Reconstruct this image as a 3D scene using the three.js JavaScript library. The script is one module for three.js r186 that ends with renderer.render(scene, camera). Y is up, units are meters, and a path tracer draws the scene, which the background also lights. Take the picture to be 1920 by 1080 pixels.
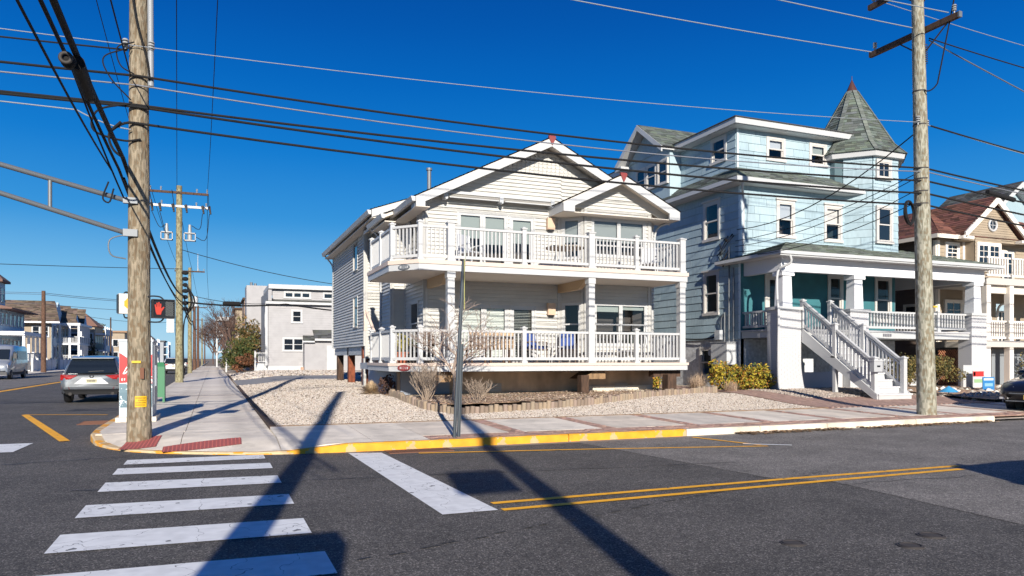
import * as THREE from 'three';
import { mergeGeometries } from 'three/addons/utils/BufferGeometryUtils.js';

// ---------------------------------------------------------------- camera, sky, sun, exposure
// x runs right along the front street, y up, Z (written as depth) runs away down the side street; three's z = -Z
const scene = new THREE.Scene();
const camera = new THREE.PerspectiveCamera(42.8, 16 / 9, 0.1, 3000);
camera.position.set(0, 1.5, 0);
camera.rotation.set(0, -Math.atan(560 / 1378), 0);
camera.fov = 2 * Math.atan(540 / 1378) * 180 / Math.PI;
camera.setViewOffset(1920, 1080, 0, -132, 1920, 1080);        // a level lens shifted upwards, as the upright verticals show
scene.add(camera);

const renderer = new THREE.WebGLRenderer({ antialias: true });
renderer.toneMapping = THREE.LinearToneMapping;
renderer.toneMappingExposure = 1.45;
renderer.shadowMap.enabled = true;

const SUN_EL = 20.5 * Math.PI / 180, SUN_AZ = 11.6 * Math.PI / 180;
const sunDir = new THREE.Vector3(-Math.sin(SUN_AZ) * Math.cos(SUN_EL), Math.sin(SUN_EL), Math.cos(SUN_AZ) * Math.cos(SUN_EL));
const sun = new THREE.DirectionalLight(new THREE.Color().setRGB(1, 0.925, 0.82), 5);
sun.position.copy(sunDir).multiplyScalar(120);
sun.castShadow = true;
sun.shadow.mapSize.set(4096, 4096); sun.shadow.radius = 1;
Object.assign(sun.shadow.camera, { left: -60, right: 60, top: 60, bottom: -60, near: 1, far: 300 });
scene.add(sun); scene.add(sun.target);

{ // clear winter sky: deep blue overhead, paler towards the horizon
  const W = 512, H = 256, d = new Float32Array(W * H * 4);
  const stops = [[-90, .10, .13, .16], [-2, .18, .34, .50], [0, .33, .50, .60], [3, .225, .43, .585], [6, .12, .335, .555], [10, .028, .21, .495], [15, .005, .14, .44], [20, .0015, .095, .365], [24, .001, .068, .30], [28, .0008, .05, .245], [40, .001, .038, .19], [90, .002, .028, .14]];
  for (let j = 0; j < H; j++) {
    const e = (j + .5) / H * 180 - 90;
    let k = 0; while (k < stops.length - 2 && e > stops[k + 1][0]) k++;
    const a = stops[k], b = stops[k + 1], t = Math.min(1, Math.max(0, (e - a[0]) / (b[0] - a[0])));
    for (let i = 0; i < W; i++) {
      const o = (j * W + i) * 4;
      for (let c = 0; c < 3; c++) d[o + c] = a[c + 1] + (b[c + 1] - a[c + 1]) * t;
      d[o + 3] = 1;
    }
  }
  const t = new THREE.DataTexture(d, W, H, THREE.RGBAFormat, THREE.FloatType);
  t.mapping = THREE.EquirectangularReflectionMapping; t.magFilter = THREE.LinearFilter; t.minFilter = THREE.LinearFilter; t.needsUpdate = true;
  scene.background = t; scene.environment = t;
}

// ---------------------------------------------------------------- helpers
function rng(seed) { let s = seed >>> 0; return () => { s = s + 0x6D2B79F5 | 0; let t = Math.imul(s ^ s >>> 15, 1 | s); t = t + Math.imul(t ^ t >>> 7, 61 | t) ^ t; return ((t ^ t >>> 14) >>> 0) / 4294967296; }; }
const P = (x, y, z) => new THREE.Vector3(x, y, -z);
const lerp = (a, b, t) => a + (b - a) * t, clamp = (x, a, b) => Math.min(b, Math.max(a, x));
const smooth = t => { t = clamp(t, 0, 1); return t * t * (3 - 2 * t); };
const noiseTab = (() => { const r = rng(7), a = new Float32Array(65536); for (let i = 0; i < 65536; i++) a[i] = r(); return a; })();
function vnoise(x, y, per) {          // tileable value noise
  let xi = Math.floor(x), yi = Math.floor(y); const fx = smooth(x - xi), fy = smooth(y - yi);
  const m = n => ((n % per) + per) % per, h = (a, b) => noiseTab[(m(a) * 157 + m(b) * 7919 + per * 13) & 65535];
  return lerp(lerp(h(xi, yi), h(xi + 1, yi), fx), lerp(h(xi, yi + 1), h(xi + 1, yi + 1), fx), fy);
}
function vnoise2(x, y, px, py) { const xi = Math.floor(x), yi = Math.floor(y), fx = smooth(x - xi), fy = smooth(y - yi), h = (a, b) => noiseTab[(((a % px + px) % px) * 157 + ((b % py + py) % py) * 7919 + px * 31 + py * 17) & 65535]; return lerp(lerp(h(xi, yi), h(xi + 1, yi), fx), lerp(h(xi, yi + 1), h(xi + 1, yi + 1), fx), fy); }
function fbm(u, v, f, o = 4) { let s = 0, a = .5, t = 0; for (let i = 0; i < o; i++) { s += a * vnoise(u * f, v * f, f); t += a; a *= .5; f *= 2; } return s / t; }
function tex(n, fn, metres = 1, m = n, srgb = true) {
  const d = new Uint8Array(n * m * 4);
  for (let j = 0; j < m; j++) for (let i = 0; i < n; i++) {
    const c = fn(i / n, j / m), o = (j * n + i) * 4;
    d[o] = clamp(c[0] * 255, 0, 255); d[o + 1] = clamp(c[1] * 255, 0, 255); d[o + 2] = clamp(c[2] * 255, 0, 255); d[o + 3] = 255;
  }
  const t = new THREE.DataTexture(d, n, m, THREE.RGBAFormat);
  t.wrapS = t.wrapT = THREE.RepeatWrapping; t.magFilter = THREE.LinearFilter; t.minFilter = THREE.LinearMipmapLinearFilter; t.generateMipmaps = true;
  if (srgb) t.colorSpace = THREE.SRGBColorSpace;
  if (Array.isArray(metres)) t.repeat.set(1 / metres[0], 1 / metres[1]); else t.repeat.set(1 / metres, 1 / metres);
  t.needsUpdate = true; return t;
}
const grey = g => [g, g, g];
const std = (r, g, b, rough = .7, extra = {}) => new THREE.MeshStandardMaterial({ color: new THREE.Color().setRGB(r, g, b), roughness: rough, metalness: 0, side: THREE.DoubleSide, ...extra });

const used = {};
function numbered(n) { const k = used[n] = (used[n] ?? -1) + 1; return k ? `${n}_${String(k).padStart(3, '0')}` : n; }
function tag(o, label, category, group) { o.userData.label = label; o.userData.category = category; if (group) o.userData.group = group; return o; }
function thing(name, label, category, at = [0, 0, 0], group) {
  const o = new THREE.Group(); o.name = numbered(name); o.position.copy(P(...at)); scene.add(o);
  return tag(o, label, category, group);
}
function worldOf(o) { const v = new THREE.Vector3(); while (o && o !== scene) { v.add(o.position); o = o.parent; } return v; }
function planarUV(g) {
  const p = g.attributes.position, n = g.attributes.normal, uv = new Float32Array(p.count * 2);
  for (let i = 0; i < p.count; i++) {
    const ax = Math.abs(n.getX(i)), ay = Math.abs(n.getY(i)), az = Math.abs(n.getZ(i));
    if (ay >= ax && ay >= az) { uv[2 * i] = p.getX(i); uv[2 * i + 1] = p.getZ(i); }
    else if (ax >= az) { uv[2 * i] = p.getZ(i); uv[2 * i + 1] = p.getY(i); }
    else { uv[2 * i] = p.getX(i); uv[2 * i + 1] = p.getY(i); }
  }
  g.setAttribute('uv', new THREE.BufferAttribute(uv, 2));
}
function geoOf(tris, cols) {
  const g = new THREE.BufferGeometry();
  g.setAttribute('position', new THREE.BufferAttribute(new Float32Array(tris), 3));
  if (cols) g.setAttribute('color', new THREE.BufferAttribute(new Float32Array(cols), 3));
  g.computeVertexNormals(); return g;
}
class MB {                       // collects shapes in scene coordinates and makes ONE mesh of them
  constructor() { this.t = []; this.c = []; this.g = []; this.col = null; this.any = false; }
  color(c) { this.col = c; this.any = true; return this; }
  tri(a, b, c) { for (const p of [a, b, c]) { this.t.push(p.x, p.y, p.z); const k = this.col || [1, 1, 1]; this.c.push(k[0], k[1], k[2]); } return this; }
  quad(a, b, c, d) { return this.tri(a, b, c).tri(a, c, d); }
  hexa(p) {                      // p: 8 corners, bottom ring then top ring
    const q = (a, b, c, d) => this.quad(p[a], p[b], p[c], p[d]);
    q(0, 3, 2, 1); q(4, 5, 6, 7); q(0, 1, 5, 4); q(1, 2, 6, 5); q(2, 3, 7, 6); q(3, 0, 4, 7); return this;
  }
  box(x0, x1, y0, y1, z0, z1) { return this.hexa([P(x0, y0, z0), P(x1, y0, z0), P(x1, y0, z1), P(x0, y0, z1), P(x0, y1, z0), P(x1, y1, z0), P(x1, y1, z1), P(x0, y1, z1)]); }
  prism(pts, y0, y1) {           // convex outline [[x,Z]...] between two heights
    const n = pts.length;
    for (let i = 1; i < n - 1; i++) { this.tri(P(pts[0][0], y1, pts[0][1]), P(pts[i][0], y1, pts[i][1]), P(pts[i + 1][0], y1, pts[i + 1][1])); this.tri(P(pts[0][0], y0, pts[0][1]), P(pts[i + 1][0], y0, pts[i + 1][1]), P(pts[i][0], y0, pts[i][1])); }
    for (let i = 0; i < n; i++) { const a = pts[i], b = pts[(i + 1) % n]; this.quad(P(a[0], y0, a[1]), P(b[0], y0, b[1]), P(b[0], y1, b[1]), P(a[0], y1, a[1])); }
    return this;
  }
  bar(a, b, w, h) {              // square bar between two points; w across, h upright
    const d = b.clone().sub(a).normalize(), s = Math.abs(d.y) > .99 ? new THREE.Vector3(1, 0, 0) : new THREE.Vector3().crossVectors(d, new THREE.Vector3(0, 1, 0)).normalize(), u = new THREE.Vector3().crossVectors(s, d).normalize();
    s.multiplyScalar(w / 2); u.multiplyScalar(h / 2);
    const c = (p, i, j) => p.clone().addScaledVector(s, i).addScaledVector(u, j);
    return this.hexa([c(a, -1, -1), c(a, 1, -1), c(b, 1, -1), c(b, -1, -1), c(a, -1, 1), c(a, 1, 1), c(b, 1, 1), c(b, -1, 1)]);
  }
  geom(g, m) { g = g.index ? g.toNonIndexed() : g.clone(); if (m) { g.applyMatrix4(m); if (m.determinant() < 0) for (const k of Object.keys(g.attributes)) { const a = g.attributes[k], s = a.itemSize, v = a.array; for (let i = 0; i < a.count; i += 3) for (let c = 0; c < s; c++) { const q = v[(i + 1) * s + c]; v[(i + 1) * s + c] = v[(i + 2) * s + c]; v[(i + 2) * s + c] = q; } } } g.deleteAttribute('uv'); for (const k of Object.keys(g.attributes)) if (!['position', 'normal'].includes(k)) g.deleteAttribute(k);
    if (this.col) { const n = g.attributes.position.count, c = new Float32Array(n * 3); for (let i = 0; i < n; i++) c.set(this.col, i * 3); g.setAttribute('color', new THREE.BufferAttribute(c, 3)); }
    this.g.push(g); return this; }
  cyl(a, b, r0, r1 = r0, seg = 10, open = false) {
    const d = b.clone().sub(a), g = new THREE.CylinderGeometry(r1, r0, d.length(), seg, 1, open);
    const m = new THREE.Matrix4().makeRotationFromQuaternion(new THREE.Quaternion().setFromUnitVectors(new THREE.Vector3(0, 1, 0), d.clone().normalize()));
    m.setPosition(a.clone().add(b).multiplyScalar(.5)); return this.geom(g, m);
  }
  tube(pts, r, seg = 6, n) { return this.geom(new THREE.TubeGeometry(new THREE.CatmullRomCurve3(pts), n || pts.length * 4, r, seg)); }
  sphere(c, rx, ry = rx, rz = rx, w = 10, h = 8) { return this.geom(new THREE.SphereGeometry(1, w, h), new THREE.Matrix4().makeScale(rx, ry, rz).setPosition(c)); }
  geometry() {
    const all = [...this.g];
    if (this.t.length) all.push(geoOf(this.t, this.any ? this.c : null));
    if (this.any) for (const g of all) if (!g.attributes.color) g.setAttribute('color', new THREE.BufferAttribute(new Float32Array(g.attributes.position.count * 3).fill(1), 3));
    return all.length === 1 ? all[0] : mergeGeometries(all, false);
  }
  build(name, mat, parent, kind) {
    const g = this.geometry(), o = new THREE.Mesh(g, mat);
    planarUV(g);
    if (parent && parent !== scene) { const w = worldOf(parent); g.translate(-w.x, -w.y, -w.z); }
    o.name = parent && parent !== scene ? name : numbered(name);
    o.castShadow = o.receiveShadow = true;
    if (kind) o.userData.kind = kind;
    (parent || scene).add(o); return o;
  }
}
// a wall's own axes: u along it, v up, n outwards
const front = Z => ({ o: [0, Z], u: [1, 0], n: [0, -1] });
const leftSide = X => ({ o: [X, 0], u: [0, 1], n: [-1, 0] });
const slant = (x0, z0, x1, z1) => { const l = Math.hypot(x1 - x0, z1 - z0), u = [(x1 - x0) / l, (z1 - z0) / l]; return { o: [x0, z0], u, n: [u[1], -u[0]], len: l }; };
const at = (F, u, v, n = 0) => P(F.o[0] + F.u[0] * u + F.n[0] * n, v, F.o[1] + F.u[1] * u + F.n[1] * n);
MB.prototype.fbox = function (F, u0, u1, v0, v1, n0, n1) { return this.hexa([at(F, u0, v0, n1), at(F, u1, v0, n1), at(F, u1, v0, n0), at(F, u0, v0, n0), at(F, u0, v1, n1), at(F, u1, v1, n1), at(F, u1, v1, n0), at(F, u0, v1, n0)]); };
function spans(poly, v) {        // the part of a convex outline at height v
  let a = Infinity, b = -Infinity;
  for (let i = 0; i < poly.length; i++) {
    const [u0, v0] = poly[i], [u1, v1] = poly[(i + 1) % poly.length];
    if ((v0 <= v && v1 >= v) || (v1 <= v && v0 >= v)) { const us = v0 === v1 ? [u0, u1] : [u0 + (u1 - u0) * (v - v0) / (v1 - v0)]; for (const u of us) { a = Math.min(a, u); b = Math.max(b, u); } }
  }
  return b > a ? [a, b] : null;
}
function lapRows(mb, F, poly, holes, rowH, dep) {    // overlapping clapboards as real wedges
  const v0 = Math.min(...poly.map(p => p[1])), v1 = Math.max(...poly.map(p => p[1]));
  for (let y = v0; y < v1 - 1e-4; y += rowH) {
    const ye = Math.min(y + rowH, v1), cuts = [y, ye];
    for (const h of holes) for (const c of [h[2], h[3]]) if (c > y + 1e-3 && c < ye - 1e-3) cuts.push(c);
    cuts.sort((a, b) => a - b);
    for (let k = 0; k < cuts.length - 1; k++) {
      const a = cuts[k], b = cuts[k + 1], mid = (a + b) / 2, sa = spans(poly, a + 1e-4), sb = spans(poly, b - 1e-4);
      if (!sa && !sb) continue;
      const A = sa || [(sb[0] + sb[1]) / 2, (sb[0] + sb[1]) / 2], B = sb || [(sa[0] + sa[1]) / 2, (sa[0] + sa[1]) / 2];
      const pieces = [[0, 1]]; let lo = [[A[0], B[0]], [A[1], B[1]]];
      const hs = holes.filter(h => h[2] < mid && h[3] > mid).sort((p, q) => p[0] - q[0]);
      let cur = lo[0];
      const na = dep * (1 - (a - y) / rowH), nb = dep * (1 - (b - y) / rowH);
      const emit = (L, R) => {
        if (R[0] - L[0] < 1e-3 && R[1] - L[1] < 1e-3) return;
        mb.quad(at(F, L[0], a, na), at(F, R[0], a, na), at(F, R[1], b, nb), at(F, L[1], b, nb));
        if (k === 0) mb.quad(at(F, L[0], a, 0), at(F, R[0], a, 0), at(F, R[0], a, na), at(F, L[0], a, na));
      };
      for (const h of hs) { if (h[1] <= cur[0]) continue; if (h[0] > cur[0]) emit(cur, [h[0], h[0]]); cur = [h[1], h[1]]; }
      emit(cur, lo[1]);
    }
  }
}
function backing(mb, F, poly, holes, t = .14) {      // the wall behind the boards, with real openings
  const s = new THREE.Shape(poly.map(p => new THREE.Vector2(p[0], p[1])));
  for (const h of holes) { const q = new THREE.Path(); q.moveTo(h[0], h[2]); q.lineTo(h[0], h[3]); q.lineTo(h[1], h[3]); q.lineTo(h[1], h[2]); q.closePath(); s.holes.push(q); }
  const g = new THREE.ExtrudeGeometry(s, { depth: t, bevelEnabled: false });
  const m = new THREE.Matrix4().set(F.u[0], 0, -F.n[0], F.o[0], 0, 1, 0, 0, -F.u[1], 0, F.n[1], -F.o[1], 0, 0, 0, 1);
  const i = new THREE.Matrix4().makeTranslation(-F.n[0] * .004, 0, F.n[1] * .004);
  return mb.geom(g, i.multiply(m));
}
// hinge for tints of wood, brick, stone
const vary = (r, c, s) => { const k = 1 + (r() - .5) * s; return [c[0] * k, c[1] * k * (1 + (r() - .5) * s * .15), c[2] * k * (1 + (r() - .5) * s * .25)]; };
// ---------------------------------------------------------------- materials
const M = {};
{
  const asphaltTex = (base, s1, seed) => tex(1024, (u, v) => {
    const r = noiseTab[(Math.floor(u * 1024) * 331 + Math.floor(v * 1024) * 7877 + seed) & 65535], r2 = noiseTab[(Math.floor(u * 512) * 53 + Math.floor(v * 512) * 1931 + seed * 3) & 65535];
    const r3 = noiseTab[(Math.floor(u * 256) * 173 + Math.floor(v * 256) * 3301 + seed * 7) & 65535], g = base * (.76 + .30 * fbm(u + seed * .1, v, 6, 5) + .2 * (fbm(u, v + .37, 60, 2) - .5)) + (r - .5) * s1 + (r2 - .5) * s1 * .9 + (r3 > .88 ? .24 * (r3 - .3) : 0) - (r3 < .2 ? .09 : 0);
    return [g * 1.04, g * 1.0, g * .955];
  }, 3.2);
  const aBump = tex(512, (u, v) => grey(.5 + .5 * (noiseTab[(Math.floor(u * 512) * 911 + Math.floor(v * 512) * 613) & 65535] - .5) + .3 * (fbm(u, v, 32, 2) - .5)), 1.6, 512, false);
  M.asphalt = std(1, 1, 1, .86, { map: asphaltTex(.325, .24, 3), bumpMap: aBump, bumpScale: .006 });
  M.asphaltOld = std(1, 1, 1, .88, { map: asphaltTex(.46, .2, 11), bumpMap: aBump, bumpScale: .006 });
  const conc = (r, g, b, seed) => tex(512, (u, v) => { const n = fbm(u + seed, v, 5, 6), f = noiseTab[(Math.floor(u * 512) * 71 + Math.floor(v * 512) * 997 + seed) & 65535], k = .84 + .26 * n + (f - .5) * .07 - (fbm(u, v + seed, 9, 3) > .66 ? .05 : 0); return [r * k, g * k, b * k]; }, 2.3);
  M.concrete = std(1, 1, 1, .9, { map: conc(.895, .855, .79, 1) });
  M.concreteB = std(1, 1, 1, .9, { map: conc(.875, .825, .755, 2) });
  M.concreteC = std(1, 1, 1, .9, { map: conc(.85, .81, .755, 5) });
  M.kerb = std(1, 1, 1, .9, { map: conc(.86, .81, .73, 3) });
  M.kerbYellow = std(1, 1, 1, .7, { map: tex(512, (u, v) => { const n = fbm(u, v, 7, 6), w = n > .565 || noiseTab[(Math.floor(u * 512) * 77 + Math.floor(v * 512) * 991) & 65535] > .985, k = .88 + .2 * fbm(u + .3, v, 12, 3); return w ? [.72 * k, .62 * k, .45 * k] : [.89 * k, .62 * k, .13 * k]; }, 1.6) });
  M.kerbWorn = std(1, 1, 1, .8, { map: tex(512, (u, v) => { const w = fbm(u, v, 7, 6) > .44, k = .88 + .2 * fbm(u + .3, v, 12, 3); return w ? [.80 * k, .70 * k, .54 * k] : [.88 * k, .62 * k, .20 * k]; }, 1.3) });
  M.paint = std(1, 1, 1, .65, { map: tex(512, (u, v) => { const n = fbm(u, v, 10, 6), cr = Math.abs(fbm(u + .2, v, 5, 4) - .5) < .0035 || n < .2, k = .93 + .1 * fbm(u, v + .5, 20, 2); return cr ? [.46, .46, .46] : [.90 * k, .905 * k, .90 * k]; }, 1.7) });
  M.paintYellow = std(1, 1, 1, .65, { map: tex(512, (u, v) => { const cr = fbm(u, v, 14, 5) < .2, k = .9 + .14 * fbm(u, v + .5, 20, 2); return cr ? [.45, .40, .28] : [1.0 * k, .72 * k, .10 * k]; }, 1.7) });
  M.gravelBase = std(1, 1, 1, .95, { map: tex(512, (u, v) => { const c = fbm(u, v, 40, 2), k = .5 + .55 * c; return [k * .86, k * .79, k * .70]; }, 2) });
  M.mulch = std(1, 1, 1, .95, { map: tex(512, (u, v) => { const k = .50 + .5 * fbm(u, v, 24, 3); return [k * .90, k * .75, k * .62]; }, 1.6), bumpMap: tex(256, (u, v) => grey(fbm(u, v, 24, 3)), 1.6, 256, false), bumpScale: .04 });
  M.earth = std(1, 1, 1, .95, { map: tex(512, (u, v) => { const k = .5 + .4 * fbm(u, v, 12, 5); return [k * .74, k * .66, k * .56]; }, 6) });
  const flake = (u, v) => { const w = vnoise2(u * 6, v * 8, 6, 8) * .05, a = vnoise2((u + w) * 22, v * 18, 22, 18), b = vnoise2((u + w) * 44, v * 30, 44, 30), c = vnoise2(u * 80, v * 16, 80, 16); return .45 * a + .35 * b + .2 * c; };
  const pole = (r, g, b, seed) => tex(512, (u, v) => {       // weathered pole: grey-green skin peeling off paler and browner wood in upright flecks
    const f = flake(u, v), s = vnoise2(u * 80, v * 10, 80, 10), big = vnoise2(u * 3, v * 4, 3, 4), k = .78 + .2 * s + .12 * (big - .5);
    return f > .57 ? [r * 1.08 * k, g * 1.08 * k, b * 1.07 * k] : f < .42 ? [r * .84 * k, g * .79 * k, b * .72 * k] : [r * .92 * k, g * .93 * k, b * .91 * k];
  }, [1.0, 1.9]);
  const poleBump = tex(512, (u, v) => grey(flake(u, v)), [1, 1.9], 512, false);
  M.poleTan = std(1, 1, 1, .9, { map: pole(.575, .525, .45, .1), bumpMap: poleBump, bumpScale: .02 });
  M.polePale = std(1, 1, 1, .9, { map: pole(.635, .62, .56, .3), bumpMap: poleBump, bumpScale: .01 });
  M.poleGreen = std(1, 1, 1, .9, { map: pole(.60, .575, .46, .55) });
  M.poleBrown = std(1, 1, 1, .9, { map: pole(.42, .31, .25, .7) });
  M.wood = std(1, 1, 1, .9, { map: tex(256, (u, v) => { const k = .6 + .45 * fbm(u, v * .999, 8, 4); return [.62 * k, .50 * k, .37 * k]; }, [.5, 1]), vertexColors: false });
  M.darkWood = std(1, 1, 1, .9, { map: tex(256, (u, v) => { const k = .5 + .6 * fbm(u, v, 8, 4); return [.36 * k, .27 * k, .21 * k]; }, [.4, 1.2]) });
  M.rustWood = std(1, 1, 1, .85, { map: tex(256, (u, v) => { const k = .55 + .55 * fbm(u, v, 8, 4); return [.56 * k, .30 * k, .19 * k]; }, [.5, 1.2]) });
  const vin = (r, g, b, s = .05) => tex(256, (u, v) => { const k = 1 - s + 2 * s * fbm(u, v, 6, 4); return [r * k, g * k, b * k]; }, 2.1);
  M.cream = std(1, 1, 1, .55, { map: vin(.735, .73, .71) });
  M.creamTrim = std(.44, .435, .415, .5);
  M.white = std(.47, .475, .475, .5);
  M.whitePaint = std(1, 1, 1, .5, { map: vin(.715, .72, .72, .03) });
  M.soffit = std(.66, .60, .52, .7);
  M.tanBoard = std(.62, .50, .42, .7);
  M.tanBeam = std(.52, .37, .22, .7);
  M.greyTrim = std(.42, .44, .46, .6);
  M.stain = std(1, 1, 1, .9, { map: tex(512, (u, v) => { const st = fbm(u * 1, v * .25 + .1, 16, 4), k = .80 + .45 * fbm(u, v, 5, 5) + .22 * (st - .5); return [k * .74, k * .66, k * .57]; }, [3, 3]) });
  M.blueBase = tex(512, (u, v) => { const k = .90 + .09 * fbm(u, v, 4, 6) + .10 * (vnoise2(u * 60, v * 14, 60, 14) - .5) * vnoise2(u * 5, v * 5, 5, 5); return [.655 * k, .735 * k, .765 * k]; }, 3);
  M.blueWall = std(1, 1, 1, .8, { map: M.blueBase });
  M.blueWallB = std(.87, .90, .92, .8, { map: M.blueBase });
  M.blueWallC = std(.96, .985, 1.0, .8, { map: M.blueBase });
  M.teal = std(1, 1, 1, .75, { map: tex(256, (u, v) => { const k = .85 + .25 * fbm(u, v, 6, 5); return [.20 * k, .42 * k, .45 * k]; }, 2.4) });
  M.blueJoint = std(.10, .16, .18, .9);
  M.whiteBrick = std(.50, .50, .51, .8);
  M.stucco = std(1, 1, 1, .92, { map: tex(256, (u, v) => { const k = .8 + .3 * fbm(u, v, 20, 4); return [.80 * k, .81 * k, .82 * k]; }, 1.5) });
  M.greySiding = std(1, 1, 1, .6, { map: vin(.605, .60, .605) });
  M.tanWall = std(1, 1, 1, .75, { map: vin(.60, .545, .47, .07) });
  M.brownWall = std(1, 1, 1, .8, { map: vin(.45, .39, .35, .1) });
  M.roofV = std(1, 1, 1, .95, { vertexColors: true, map: tex(256, (u, v) => grey(.78 + .22 * noiseTab[(Math.floor(u * 256) * 57 + Math.floor(v * 256) * 1201) & 65535]), .6) });
  M.vcol = std(1, 1, 1, .85, { vertexColors: true });
  M.glassDark = new THREE.MeshPhysicalMaterial({ color: new THREE.Color().setRGB(.012, .017, .024), roughness: .04, specularIntensity: 1, ior: 1.6, side: THREE.DoubleSide });
  M.glass = new THREE.MeshPhysicalMaterial({ color: 0xffffff, roughness: .02, transmission: 1, thickness: 0, ior: 1.5, side: THREE.DoubleSide });
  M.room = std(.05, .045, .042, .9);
  M.shade = std(.22, .26, .25, .9);
  M.slats = std(.50, .54, .50, .7);
  M.metal = std(.28, .285, .29, .35, { metalness: .9 });
  M.galv = std(.17, .185, .20, .55, { metalness: .4 });
  M.greyPaint = std(.45, .47, .49, .5);
  M.black = std(.015, .015, .017, .45);
  M.cable = std(.005, .005, .006, .9);
  M.wireGrey = std(.22, .25, .28, .7);
  M.rust = std(.16, .07, .04, .85);
  M.iron = std(.035, .03, .028, .7);
  M.redPaint = std(.22, .035, .032, .6);
  M.porcelain = std(.30, .31, .31, .4);
  M.brickV = std(1, 1, 1, .9, { vertexColors: true });
  M.stoneV = std(1, 1, 1, .9);
}
// ---------------------------------------------------------------- shared builders
function shingles(parent, F3, nu, nv, rowH, tabW, base, seed, name = 'shingle_course') {
  // F3(u,v,n): a point of the slope, u 0..nu along the eave and v 0..nv up the slope (metres); tabs overlap like real courses
  const mb = new MB(), r = rng(seed); mb.any = true;
  for (let k = 0, v = 0; v < nv - 1e-3; k++, v += rowH) {
    const v1 = Math.min(v + rowH, nv), a0 = nu[0](v), a1 = nu[1](v), b0 = nu[0](v1), b1 = nu[1](v1);
    let u = a0 - r() * tabW;
    while (u < a1) {
      const w = tabW * (.55 + .9 * r()), p = clamp((u - a0) / (a1 - a0 || 1), 0, 1), q = clamp((u + w - a0) / (a1 - a0 || 1), 0, 1);
      if (q > p) {
        mb.color(vary(r, base, 1.05));
        const t = .012 + .010 * r(), U = (s, e) => lerp(e ? b0 : a0, e ? b1 : a1, s);
        mb.quad(F3(U(p, 0), v, t), F3(U(q, 0), v, t), F3(U(q, 1), v1, .002), F3(U(p, 1), v1, .002));
        mb.quad(F3(U(p, 0), v, 0), F3(U(q, 0), v, 0), F3(U(q, 0), v, t), F3(U(p, 0), v, t));
      }
      u += w;
    }
  }
  return mb.build(name, M.roofV, parent, 'stuff');
}
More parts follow.
